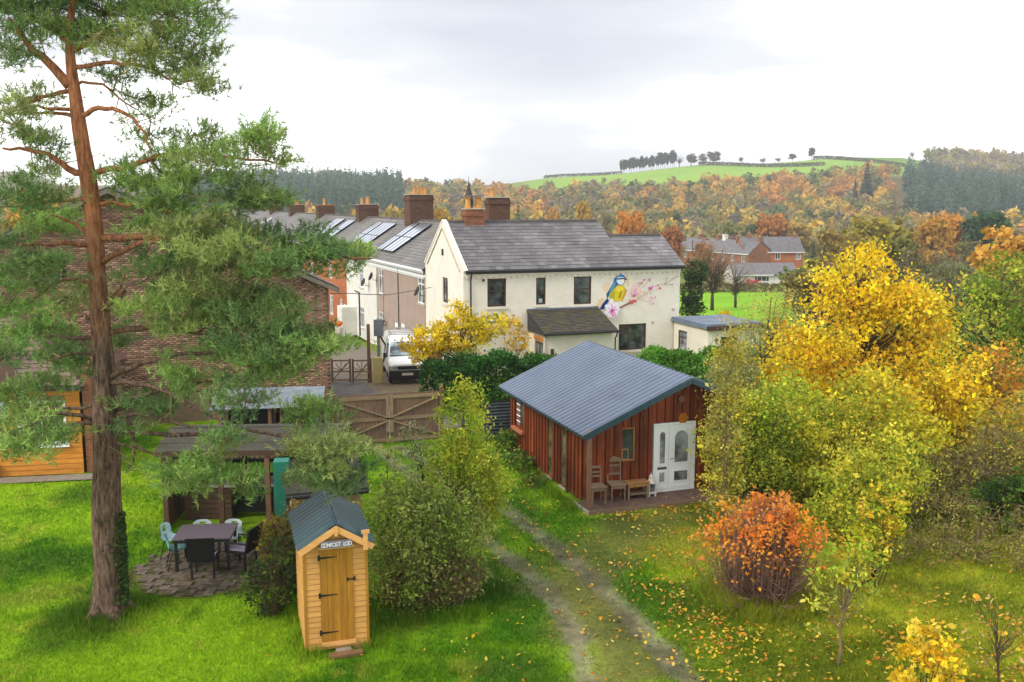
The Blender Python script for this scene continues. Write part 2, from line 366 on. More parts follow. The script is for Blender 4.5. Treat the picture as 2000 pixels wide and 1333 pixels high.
def proto_bare(seed, nb=150):
    g = np.random.default_rng(seed); t = MB(); t.tube([(0, 0, -.03), (0.01, 0, .2), (0, .02, .45)], [.03, .022, .012], 6)
    cc, _ = sample_blobs([(0, 0, .62, .32, .32, .33), (.15, 0, .5, .2, .2, .2), (-.15, .05, .55, .2, .2, .22)], nb, .7, g)
    branches(t, (0, 0, .12), cc, g, .008, .0016, nb, (0, .02, .45), 3)
    tw, _ = sample_blobs([(0, 0, .62, .36, .36, .36)], 900, .6, g)
    V, F = leafquads(tw, .03*(.5+g.random(900)), .07, .2, g)
    return V, F, np.repeat(np.ones((900, 3))*(.7+.5*g.random((900, 1))), 4, 0), t
PROTO = {}
def reg(key, t4):
    V, F, C, t = t4
    cm = rawmesh('crown', V, F, C); cm.materials.append(LEAFO); tm = t.mesh('trunk', smooth=True); tm.materials.append(BARK)
    PROTO[key] = (cm, tm)
for i in range(4): reg('round%d' % i, proto_round(20+i, 3000, 130, lump=7+i % 3, wide=.33+.05*(i % 3)))
for i in range(2): reg('sparse%d' % i, proto_round(40+i, 1500, 90, lump=8, wide=.36, ls=.028, clr=.05))
for i in range(2): reg('conif%d' % i, proto_conifer(50+i, 1600, .2 if i else .15, .035))
reg('bare0', proto_bare(60)); reg('bare1', proto_bare(61, 110))
def add_tree(key, name, label, cat, x, y, h, w, col, group=None, z=None, rz=None):
    z = gz1(x, y) if z is None else z
    r = thing(name, label, cat, (x, y, z), rnd.uniform(0, 6.28) if rz is None else rz, group)
    cm, tm = PROTO[key]
    for n_, m_ in (('trunk', tm), ('crown', cm)):
        o = link(n_, m_, None, r); o.scale = (w, w, h); o.color = (*col, 1)
    return r

# ------------------------------------------------------------------ hillside woods that read as one mass
far_p = [proto_round(80+i, 125, 46, lump=5, wide=.36+.05*(i % 3), ls=.088, clr=.045, low=.05)[:3] for i in range(6)]
far_s = [proto_round(90+i, 110, 40, lump=5, wide=.34, ls=.06, clr=.05, low=.05)[:3] for i in range(3)]
far_c = [proto_conifer(100+i, 115, .19, .10)[:3] for i in range(4)]
def wood(name, label, pts, kinds, cols, hs, g, ws=(.85, 1.2)):
    Vs, Fs, Cs = [], [], []; b = 0
    for (x, y), kd, c, h in zip(pts, kinds, cols, hs):
        V, F, C = kd; a = g.uniform(0, 6.28); ca, sa = math.cos(a), math.sin(a); w = h*g.uniform(*ws)
        v = np.stack([(V[:, 0]*ca-V[:, 1]*sa)*w+x, (V[:, 0]*sa+V[:, 1]*ca)*w+y, V[:, 2]*h+gz1(x, y)-.4], 1)
        Vs.append(v); Fs.append(F+b); Cs.append(C*np.array(c)); b += len(v)
    o = link(name, rawmesh(name, np.concatenate(Vs), np.concatenate(Fs), np.clip(np.concatenate(Cs), 0, .9)), LEAF)
    return tag(o, label, 'wood', kind='stuff')
def scatter(u0, u1, y0, y1, sp, g, cond=None):
    pts = []; y = y0
    while y < y1:
        n = int((u1-u0)*y/sp)
        for i in range(n):
            yy = y+g.uniform(-.5, .5)*sp; xx = (u0+(u1-u0)*(i+g.random())/n)*yy
            if cond is None or cond(xx, yy): pts.append((xx, yy))
        y += sp*.85
    return pts
g = np.random.default_rng(5)
RUST = P_((206, 154, 84), (192, 142, 80), (214, 170, 90), k=1.1); OCHRE = P_((216, 184, 88), (206, 172, 80), (190, 164, 80), k=1.1)
OLIVE = P_((152, 144, 84), (134, 136, 78), (164, 154, 96), k=1.1); GREYB = P_((160, 144, 124), (148, 134, 112), (140, 132, 114), k=1.05); GREEN = P_((104, 122, 74), (90, 114, 62), k=1.1)
def dec_cond(x, y):
    u = x/y
    if -.245 < u < -.12 and y > 440: return False
    if u > .40 and 430 < y < 690: return False
    ed = 731+24*(float(vnoise(x, y, 28, 6))-.5)+10*math.sin(x*.03)-50*float(sstep(.05, .14, u))-25*float(sstep(.27, .33, u))
    if -.01 < u < .425 and y > ed-8: return False
    if -.01 < u < .40 and 480 < y < 610 and g.random() < .35: return False
    return True
pts = scatter(-.30, .60, 318, 520, 8.6, g, dec_cond)+scatter(-.30, .60, 520, 760, 10.4, g, dec_cond)+scatter(-.58, -.30, 330, 560, 13, g, dec_cond)
kinds, cols, hs = [], [], []
for x, y in pts:
    u = x/y; q = float(vnoise(x, y, 34, 12)); q2 = g.random()
    rustz = (.10 < u < .40 and y > 500) or (-.03 < u < .05 and y > 430)
    if rustz and q2 < .36: c = RUST[g.integers(3)]
    elif q < .35: c = OLIVE[g.integers(3)] if q2 < .6 else GREYB[g.integers(3)]
    elif q < .6: c = OCHRE[g.integers(3)] if q2 < .45 else OLIVE[g.integers(3)]
    elif q < .8: c = GREYB[g.integers(3)] if q2 < .4 else (GREEN[g.integers(2)] if q2 < .6 else OLIVE[g.integers(3)])
    else: c = RUST[g.integers(3)] if q2 < .4 else OCHRE[g.integers(3)]
    if u < -.26: c = OCHRE[g.integers(3)] if q2 < .3 else OLIVE[g.integers(3)]
    kinds.append(far_p[g.integers(6)] if q2 < .75 else far_s[g.integers(3)]); cols.append(np.array(c)*g.uniform(.8, 1.15)); hs.append(g.uniform(7.5, 14) if y > 520 else g.uniform(6, 12.5))
wood('deciduous_wood', 'autumn wood of rust, ochre and olive trees covering the hillside below the pasture', pts, kinds, cols, hs, g)
CON = P_((84, 112, 98), (74, 102, 90), (98, 122, 104), k=.95)
pts = scatter(-.38, -.115, 440, 760, 7.6, g)
wood('conifer_wood', 'dark blue-green conifer plantation on the hill behind the terrace roofs', pts, [far_c[g.integers(4)] for _ in pts], [CON[g.integers(3)] for _ in pts], [g.uniform(16, 23) for _ in pts], g, (.8, 1.2))
pts = scatter(.40, .66, 440, 690, 6.8, g, lambda x, y: x/y > .405+.03*float(vnoise(x, y, 30, 14)))
wood('conifer_wood', 'dark conifer plantation on the slope below the skyline at the right edge', pts, [far_c[g.integers(4)] for _ in pts], [CON[g.integers(3)] for _ in pts], [g.uniform(12, 19) for _ in pts], g, (.9, 1.4))
pts = scatter(.425, .62, 740, 930, 9, g, lambda x, y: x/y > .44 or y > 900)
wood('deciduous_wood', 'brown rounded trees massed on the skyline above the right-hand plantation', pts, [far_p[g.integers(6)] for _ in pts], [(GREYB+OLIVE+OCHRE[2:])[g.integers(7)] for _ in pts], [g.uniform(11, 18) for _ in pts], g)
# ------------------------------------------------------------------ building materials
def brickmat(name, col, mortar, w=.22, h=.075, bump=.4, rough=.85, paint=False):
    m, t, b = _new(name); n = t.nodes.new; l = t.links.new
    tc = n('ShaderNodeTexCoord'); sx = n('ShaderNodeSeparateXYZ'); ad = n('ShaderNodeMath'); cb = n('ShaderNodeCombineXYZ')
    l(tc.outputs['Object'], sx.inputs[0]); l(sx.outputs[0], ad.inputs[0]); l(sx.outputs[1], ad.inputs[1]); l(ad.outputs[0], cb.inputs[0]); l(sx.outputs[2], cb.inputs[1])
    bt = n('ShaderNodeTexBrick'); bt.inputs['Scale'].default_value = 1; bt.inputs['Brick Width'].default_value = w; bt.inputs['Row Height'].default_value = h; bt.inputs['Mortar Size'].default_value = .006
    bt.inputs['Color1'].default_value = (*col, 1); bt.inputs['Color2'].default_value = (*[c*(.94 if paint else .62) for c in col], 1); bt.inputs['Mortar'].default_value = (*mortar, 1)
    l(cb.outputs[0], bt.inputs['Vector'])
    no = n('ShaderNodeTexNoise'); no.inputs['Scale'].default_value = .8; no.inputs['Detail'].default_value = 9; no.inputs['Roughness'].default_value = .65; l(tc.outputs['Object'], no.inputs['Vector'])
    mr = n('ShaderNodeMapRange'); mr.inputs[1].default_value = .3; mr.inputs[2].default_value = .7; mr.inputs[3].default_value = .90 if paint else .7; mr.inputs[4].default_value = 1.06 if paint else 1.25; l(no.outputs['Fac'], mr.inputs[0])
    hs = n('ShaderNodeHueSaturation'); l(bt.outputs['Color'], hs.inputs['Color']); l(mr.outputs[0], hs.inputs['Value']); l(hs.outputs[0], b.inputs['Base Color'])
    bp = n('ShaderNodeBump'); bp.inputs['Strength'].default_value = bump; bp.inputs['Distance'].default_value = .012; bp.invert = True
    l(bt.outputs['Fac'], bp.inputs['Height']); l(bp.outputs[0], b.inputs['Normal']); b.inputs['Roughness'].default_value = rough; b.inputs['Specular IOR Level'].default_value = .2
    return m
CREAM = brickmat('cream_painted_brick', s2l(236, 229, 216, .98), s2l(226, 218, 204, .97), bump=.5, paint=True)
BRICKM = brickmat('red_brick_far', s2l(168, 104, 74, .8), s2l(176, 150, 122, .7))
OBRICK = brickmat('orange_brick', s2l(205, 120, 76, .8), s2l(180, 130, 96, .7))
DBRICK = brickmat('dark_chimney_brick', s2l(112, 80, 66, .8), s2l(128, 108, 92, .6), bump=.8)
RENDER = pmat('pinkish_pebbledash', s2l(186, 164, 152, .85), s2l(166, 144, 134, .85), scale=60, rough=.95, bump=.3, dirt=.12)
WHITEW = pmat('white_render', s2l(236, 234, 228, .9), s2l(222, 218, 208, .9), scale=3, rough=.85, bump=.1, dirt=.12)
CREAMP = pmat('cream_smooth', s2l(236, 228, 214, .98), s2l(224, 214, 198, .95), scale=2, rough=.8, bump=.08, dirt=.10)
SLATEA = amat('slate', rough=.55, spec=.4, noise=.18, nscale=14, bump=.12)
ROOFU = pmat('roof_underlay', (.06, .055, .055), rough=.9)
UPVC = pmat('white_upvc', s2l(246, 248, 250, .97), s2l(236, 238, 242, .97), scale=2, rough=.35, bump=0, spec=.45)
BROWNF = pmat('brown_window_frame', s2l(92, 62, 54, .8), s2l(70, 46, 40, .8), scale=8, rough=.5, bump=.05)
BLACKP = pmat('black_plastic', s2l(36, 36, 42, .9), s2l(26, 26, 30, .9), rough=.45, bump=.05, spec=.45)
GLASS = glassmat('window_glass'); GLASSG = glassmat('window_glass_grey', (.16, .17, .18), .12); GLASSB = glassmat('windscreen', (.22, .28, .31), .08)
POT = pmat('buff_chimney_pot', s2l(226, 170, 96, .8), s2l(190, 126, 66, .8), scale=6, rough=.85)
STONE = pmat('stone_sill', s2l(206, 198, 182, .85), s2l(176, 168, 150, .85), scale=8, rough=.9)
PV = pmat('solar_glass_sky_sheen', s2l(206, 216, 232, .95), s2l(188, 200, 220, .95), scale=1, rough=.28, bump=0, spec=.8, coat=.6, metal=.9)  # dark panels given a pale metallic tone, reflected sky put into the colour
LEAD = pmat('lead_flashing', s2l(126, 136, 152, .8), s2l(104, 112, 126, .8), scale=3, rough=.5, bump=.1)
SLATE_P = [s2l(*c, .62) for c in ((122, 118, 122), (112, 109, 114), (132, 128, 130), (105, 102, 108), (140, 137, 140), (118, 112, 112), (148, 147, 150))]
SLATE_G = [s2l(*c, .62) for c in ((128, 122, 120), (116, 110, 108), (138, 132, 128), (110, 106, 104), (124, 120, 112))]
def slates(name, parent, o, xd, ud, length, run, gauge, width, pal, g, sub=None, moss=0, trim=None):
    """courses of single overlapping slates on a roof plane, joined as one part"""
    o, xd, ud = Vector(o), Vector(xd).normalized(), Vector(ud).normalized(); nn = xd.cross(ud).normalized()
    if nn.z < 0: nn = -nn
    V, F, C = [], [], []; rows = int(run/gauge)+1
    for r in range(rows):
        t0 = r*gauge; t1 = min(t0+gauge*1.25, run+.02); off = (r % 2)*width/2
        k = -1
        while True:
            s0 = k*width+off; s1 = s0+width-.008; k += 1
            if s0 > length: break
            a, b_ = max(s0, 0), min(s1, length)
            if b_-a < .03: continue
            if trim and not trim((a+b_)/2, t0+gauge*.5): continue
            j = g.uniform(-.008, .012); h0 = .028+g.uniform(-.004, .008); h1 = .006
            base = len(V)
            P = lambda s, t, n_: tuple(o+xd*s+ud*t+nn*n_)
            V += [P(a, t0+j, h0), P(b_, t0+j, h0), P(b_, t1, h1), P(a, t1, h1), P(a, t0+j, h0-.022), P(b_, t0+j, h0-.022)]
            F += [(base, base+1, base+2, base+3), (base+4, base+5, base+1, base), (base+4, base, base+3, base+3), (base+1, base+5, base+2, base+2)]
            c = (np.array(pal[g.integers(len(pal))])*.45+np.mean(np.array(pal), 0)*.55)*g.uniform(.9, 1.1)
            if sub is not None: c = sub(a, t0, c, g)
            if moss and g.random() < moss*(0.4+t0/run): c = c*.4+np.array(s2l(112, 104, 42, .7))*.6
            C += [c]*6
    fs = [tuple(dict.fromkeys(f)) for f in F]
    me = bpy.data.meshes.new(name); me.from_pydata(V, [], fs)
    a = me.color_attributes.new('Col', 'FLOAT_COLOR', 'POINT'); c4 = np.ones((len(V), 4), np.float32); c4[:, :3] = np.clip(np.array(C), 0, .9); a.data.foreach_set('color', c4.ravel()); me.update()
    return tag(link(name, me, SLATEA, parent), kind='stuff')
def holewall(mb, x0, x1, z0, z1, y0, y1, holes):
    xs = sorted({x0, x1, *[v for h in holes for v in (h[0], h[0]+h[2]) if x0 < v < x1]}); zs = sorted({z0, z1, *[v for h in holes for v in (h[1], h[1]+h[3]) if z0 < v < z1]})
    for a, b in zip(xs[:-1], xs[1:]):
        for c, d in zip(zs[:-1], zs[1:]):
            mx_, mz_ = (a+b)/2, (c+d)/2
            if not any(h[0] < mx_ < h[0]+h[2] and h[1] < mz_ < h[1]+h[3] for h in holes): mb.box(a, b, y0, y1, c, d)
def pot(parent, x, y, z, h=.55, r=.13, m=None):
    return MB().lathe((x, y, z), [(r*1.1, 0), (r*1.1, h*.15), (r*.92, h*.2), (r*.85, h*.82), (r*1.12, h*.86), (r*1.12, h), (r*.6, h)], 10).build('pot', m or POT, parent)
def chimney(parent, x0, x1, y0, y1, z0, z1, mat, pots=(), cap=None, name='chimney', step=.06):
    mb = MB(); hz = z1-.35; mb.box(x0, x1, y0, y1, z0, hz)
    mb.box(x0-step, x1+step, y0-step, y1+step, hz+.001, hz+.13); mb.box(x0-.015, x1+.015, y0-.015, y1+.015, hz+.131, hz+.26); mb.box(x0+.03, x1-.03, y0+.03, y1-.03, hz+.261, z1)
    o = mb.build(name, mat, parent)
    MB().box(x0-.02, x1+.02, y0-.02, y1+.02, z1+.001, z1+.05).build('capping', cap or STONE, o)
    for px_, py_, h_ in pots: pot(o, px_, py_, z1+.05, h_)
    return o
g = np.random.default_rng(9)
# ------------------------------------------------------------------ the white house with the mural
HZ = -.75
hr = thing('white_house', 'cream painted brick house with slate roof, brown windows and a bird mural', 'house', (-2.37, 46.06, HZ), R(19.6))
z_ = lambda z: z-HZ
LEN, DEP, EAV, RDG, MAIN = 11.95, 7.4, z_(4.78), z_(7.05), 8.75
wins = [(1.23, z_(2.91), .98, 1.40, 'dbl'), (3.80, z_(2.93), .52, 1.36, 'nar'), (5.85, z_(2.87), .98, 1.42, 'dbl'), (8.42, z_(.36), 1.6, 1.38, 'big')]
mb = MB(); holewall(mb, 0, LEN, 0, EAV-.12, 0, .28, [w[:4] for w in wins])
mb.build('wall', CREAM, hr)
mb = MB(); holewall(mb, -DEP+.0, 0-.28, 0, EAV-.12, 0, .28, [(-3.80, z_(2.84), 1.0, 1.32)])
ow = mb.build('wall', CREAM, hr); ow.rotation_euler = (0, 0, R(-90))
MB().prism([(0, 0, EAV-.12), (0, DEP, EAV-.12), (0, DEP/2, RDG+.02)], (.28, 0, 0)).build('gable', CREAM, hr)
MB().box(.28, MAIN, DEP-.28, DEP, 0, EAV-.12).build('wall', CREAM, hr)
MB().box(LEN-.28, LEN, .28, 4.8, 0, EAV-.12).build('wall', CREAM, hr)
MB().prism([(LEN-.28, 0.0, EAV-.12), (LEN-.28, 4.8, EAV-.12), (LEN-.28, 2.4, EAV+1.34)], (.28, 0, 0)).build('gable', CREAM, hr)
MB().prism([(MAIN-.3, 0, EAV-.12), (MAIN-.3, DEP, EAV-.12), (MAIN-.3, DEP/2, RDG-.06)], (.28, 0, 0)).build('gable', CREAM, hr)
MB().box(MAIN, LEN-.28, 4.55, 4.8, 0, EAV-.12).build('wall', CREAM, hr)
def hwin(x, z, w, h, kind, rot=False):
    bars = {'dbl': [('h', .55)], 'nar': [('h', .52)], 'big': [('v', .36)]}[kind]
    o = window(hr, x, z, w, h, .10, BROWNF, GLASS, .075, .06, bars)
    MB().box(x-.08, x+w+.08, -.07, .03, z-.12, z-.004).build('sill', CREAMP, o)
    if kind == 'dbl':
        MB().box(x+w-.30, x+w-.08, .078, .084, z+.1, z+h-.08).build('curtain', pmat('curtain', s2l(214, 196, 168, .8), rough=.9), o)
        MB().lathe((x+.3, .19, z+.06), [(.09, 0), (.11, .12), (.07, .2), (.02, .3)], 8).build('vase', pmat('vase', s2l(150, 140, 120, .7)), o)
    if kind == 'nar': MB().box(x+.16, x+.36, .066, .072, z+.1, z+.3).build('sticker', pmat('sticker', s2l(190, 200, 214, .8)), o)
    if kind == 'big':
        MB().box(x+w-.28, x+w-.09, .079, .087, z+.28, z+h-.1).build('curtain', pmat('blue_curtain', s2l(126, 160, 208, .8), rough=.9), o)
        for k_ in range(3): MB().box(x+.06, x+.54, .04, .06, z+.85+.17*k_, z+.93+.17*k_).build('louvre', BROWNF, o)
    return o
for w in wins: hwin(*w)
o = window(hr, -3.80, z_(2.84), 1.0, 1.32, .12, BROWNF, GLASSG, .06, .06, [('h', .5), ('v', .5)]); o.rotation_euler = (0, 0, R(-90))
MB().box(-3.9, -2.7, -.08, .03, z_(2.84)-.12, z_(2.84)-.004).build('sill', CREAMP, o)
# roof: structure, single slates, ridge tiles, gutter, corbel
ud = Vector((0, DEP/2+.14, RDG-EAV+.0)); run = ud.length; udn = ud.normalized()
MB().prism([(.26, -.14, EAV-.06), (.26, DEP/2, RDG-.04), (.26, DEP+.14, EAV-.06), (.26, DEP+.14, EAV-.14), (.26, DEP/2, RDG-.14), (.26, -.14, EAV-.14)], (MAIN-.20, 0, 0)).build('roof', ROOFU, hr)
t_w = 2.4/(DEP/2)
MB().prism([(MAIN+.08, -.14, EAV-.06), (MAIN+.08, 2.4, EAV+(RDG-EAV)*2.54/3.84-.05), (MAIN+.08, 4.94, EAV-.06), (MAIN+.08, 4.94, EAV-.14), (MAIN+.08, 2.4, EAV+(RDG-EAV)*2.54/3.84-.15), (MAIN+.08, -.14, EAV-.14)], (LEN-MAIN+.06, 0, 0)).build('roof', ROOFU, hr)
def worn(s, t, c, g):
    q = float(vnoise(s, t, 1.4, 20)); q2 = float(vnoise(s*2, t*.5, 1.0, 21))
    c = np.array(c)
    if s > 8: c = c*1.12+.012
    if q > .66: c = c*1.22
    if q2 < .25: c = c*.8
    if g.random() < .012: c = c*1.35
    return c
slates('slates', hr, (.24, -.16, EAV-.045), (1, 0, 0), udn, MAIN-.1, run, .305, .36, SLATE_P, g, worn)
slates('slates', hr, (MAIN+.15, -.16, EAV-.045), (1, 0, 0), udn, LEN-MAIN+.02, run*2.54/3.84, .305, .36, SLATE_P, g, lambda s, t, c, g: worn(s+9, t, c, g))
slates('slates', hr, (.24, DEP+.16, EAV-.045), (1, 0, 0), Vector((0, -udn.y, udn.z)), MAIN-.1, run, .305, .36, SLATE_P, g)
RT = pmat('ridge_tile', s2l(112, 104, 104, .6), s2l(80, 76, 74, .6), scale=9, rough=.8, rand=.15)
rtm = MB().prism([(0, -.13, -.07), (0, -.10, .0), (0, 0, .055), (0, .10, 0), (0, .13, -.07)], (.43, 0, 0)).mesh('ridge_tile'); rtm.materials.append(RT)
for i in range(19): link('ridge_tile', rtm, None, hr, (.3+i*.447, DEP/2, RDG+.005))
for i in range(7): link('ridge_tile', rtm, None, hr, (MAIN+.1+i*.447, 2.4, EAV+(RDG-EAV)*2.54/3.84))
for s in (-1, 1):
    a = (0.09, DEP/2, RDG+.06); b_ = (0.09, DEP/2+s*(DEP/2+.16), EAV-.08)
    MB().bar(a, b_, .22, .10).build('verge_coping', CREAMP, hr)
    MB().bar((-.03, DEP/2-.0, RDG-.32), (-.03, DEP/2+s*(DEP/2-.5), EAV-.12), .05, .06).build('bargeboard', STONE, hr)
mb = MB(); mb.tube([(.1, -.22, EAV-.10), (LEN+.12, -.22, EAV-.10)], .075, 8); mb.box(.1, LEN+.1, -.15, -.11, EAV-.22, EAV-.06); mb.build('gutter', BLACKP, hr)
MB().box(.0, LEN, -.06, -.001, EAV-.36, EAV-.23).build('corbel_band', CREAMP, hr)
cm = boxmesh(-.06, .06, -.08, 0, -.08, 0); cm.materials.append(CREAMP)
for i in range(40): link('corbel', cm, None, hr, (.15+i*.3, -.001, EAV-.365))
MB().tube([(.36, -.22, EAV-.14), (.36, -.20, EAV-.32), (.36, -.07, EAV-.5), (.36, -.07, .05)], .04, 8).build('drainpipe', BLACKP, hr)
MB().tube([(.36, -.05, z_(2.12)), (1.4, -.05, z_(2.16)), (2.4, -.05, z_(2.15)), (3.0, -.05, z_(1.9))], .025, 6).build('cable', BLACKP, hr)
MB().box(-.05, 0.02, 3.55, 3.8, z_(5.3), z_(5.62)).build('alarm_box', BLACKP, hr)
MB().lathe((1.0, -.1, z_(4.25)), [(.02, -.06), (.06, -.05), (.06, .05), (.02, .06)], 8).build('camera_dome', BLACKP, hr)
for x, z in ((10.3, 1.7), (11.5, 2.35), (3.5, 4.42), (7.2, 4.45), (9.4, 4.47)): MB().box(x, x+.16, -.02, .0, z_(z), z_(z)+.12).build('air_brick', STONE, hr)
# chimneys
o = chimney(hr, 1.15, 2.2, 3.35, 4.05, RDG-.5, z_(7.66), brickmat('orange_brown_chimney', s2l(160, 104, 78, .8), s2l(150, 120, 96, .6), bump=.8), ())
for x in (1.38, 1.95):
    p = pot(o, x, 3.7, z_(7.71), .62, .17); MB().prism([(x-.24, 3.46, z_(8.34)), (x+.24, 3.46, z_(8.34)), (x+.24, 3.94, z_(8.34)), (x-.24, 3.94, z_(8.34))], (0, 0, .05)).build('cowl_plate', LEAD, p)
MB().lathe((1.68, 4.5, z_(7.9)), [(.2, -.3), (.26, .2), (.19, .55), (.08, .9), (.012, 1.2), (.008, 1.5)], 10).build('conical_cowl', pmat('dark_lead', s2l(70, 72, 80, .7), rough=.6), o)
chimney(hr, 3.5, 4.75, 6.6, 7.3, EAV-.5, z_(8.28), DBRICK, ((3.8, 6.95, .5),))
# porch with mossy slates
px0, px1, pdp = 3.3, 7.2, 2.25
PZ1, PZ0 = z_(2.68), z_(1.82)
mb = MB(); holewall(mb, px0+.15, px1-.15, 0, PZ0-.12, -pdp+.15, -pdp+.35, [(5.2, .75, 1.3, 1.05)]); mb.box(px1-.35, px1-.15, -pdp+.35, 0, 0, PZ0-.12)
mb.build('porch_wall', CREAMP, hr)
window(hr, 5.2, .75, 1.3, 1.05, -pdp+.22, BROWNF, GLASS, .06, .06, [('v', .5)])
mb = MB(); holewall(mb, .001, pdp-.15, 0, PZ0-.12, 0, .2, [(.75, 0, 1.2, 2.02)]); o = mb.build('porch_wall', CREAMP, hr); o.rotation_euler = (0, 0, R(-90)); o.location = (px0+.15, 0, 0)
o = MB().box(.75, 1.95, .06, .12, 0.02, 2.0).build('door', BROWNF, hr); o.rotation_euler = (0, 0, R(-90)); o.location = (px0+.15, 0, 0)
for a, b_ in ((.82, 1.28), (1.42, 1.88)): MB().box(a, b_, .04, .058, .12, 1.9).build('pane', GLASSG, o)
o = MB().box(.7, 1.9, -.03, -.004, 2.06, 2.3).build('timber_panel', pmat('orange_timber', s2l(222, 150, 62, .85), s2l(190, 120, 46, .85), scale=8, rough=.6), hr); o.rotation_euler = (0, 0, R(-90)); o.location = (px0+.15, 0, 0)
pud = Vector((0, pdp+.15, PZ1-PZ0)); prun = pud.length
MB().prism([(px0, -pdp-.13, PZ0-.09), (px0, -.002, PZ1-.09), (px0, -.002, PZ1-.02), (px0, -pdp-.13, PZ0-.02)], (px1-px0, 0, 0)).build('porch_roof', ROOFU, hr)
slates('slates', hr, (px0, -pdp-.15, PZ0-.01), (1, 0, 0), pud, px1-px0, prun, .16, .24, [s2l(*c, .6) for c in ((96, 90, 82), (82, 78, 72), (108, 102, 94), (72, 69, 66))], g, None, .25)
MB().prism([(px0+.03, -pdp, PZ0-.15), (px0+.03, -.01, PZ0-.15), (px0+.03, -.01, PZ1-.13)], (.09, 0, 0)).build('slate_cheek', pmat('dark_slate_cheek', s2l(84, 80, 82, .6), s2l(66, 62, 64, .6), scale=6, rough=.6), hr)
MB().box(px0, px1, -.10, -.005, PZ1-.01, PZ1+.07).build('flashing', LEAD, hr)
MB().tube([(px0-.02, -pdp-.2, PZ0-.07), (px1+.05, -pdp-.2, PZ0-.07)], .065, 8).build('gutter', BLACKP, hr)
MB().tube([(px1-.05, -pdp-.2, PZ0-.1), (px1-.02, -pdp-.05, PZ0-.35), (px1-.02, -pdp+.1, PZ0-.4), (px1-.02, -pdp+.1, .02)], .035, 8).build('drainpipe', BLACKP, hr)
MB().box(3.75, 3.9, -pdp+.08, -pdp+.145, .9, 1.75).build('plank_ornament', BROWNF, hr)
# flat-roofed extension coming forward at the right end
ex = 11.62
mb = MB(); holewall(mb, .1, 3.5, 0, z_(1.8), 0, .25, [(.55, z_(.3), .9, 1.1)]); o = mb.build('extension_wall', CREAMP, hr); o.rotation_euler = (0, 0, R(-90)); o.location = (ex, 0, 0)
o = window(hr, .55, z_(.3), .9, 1.1, .1, BROWNF, GLASSG, .07, .06, [('h', .68)], sill=True); o.rotation_euler = (0, 0, R(-90)); o.location = (ex, 0, 0)
mb = MB(); holewall(mb, ex+.25, ex+3, 0, z_(1.8), -3.5, -3.25, [(ex+.75, 0, 1.0, 2.1)]); mb.box(ex+2.75, ex+3, -3.25, -.001, 0, z_(1.8)); mb.build('extension_wall', CREAMP, hr)
MB().box(ex+.75, ex+1.75, -3.36, -3.3, 0, 2.1).build('door', BROWNF, hr)
mb = MB(); mb.box(ex-.15, ex+3.15, -3.65, -.005, z_(1.8)+.002, z_(1.8)+.16); mb.box(ex-.1, ex+3.1, -3.6, -.006, z_(1.8)+.161, z_(1.8)+.22); mb.build('flat_roof', pmat('blue_grey_felt', s2l(146, 160, 182, .72), s2l(110, 122, 142, .72), scale=1.5, rough=.7, bump=.1, dirt=.2), hr)
MB().box(ex-.19, ex+3.19, -3.69, -3.655, z_(1.8)-.08, z_(1.8)+.13).build('fascia', BROWNF, hr)
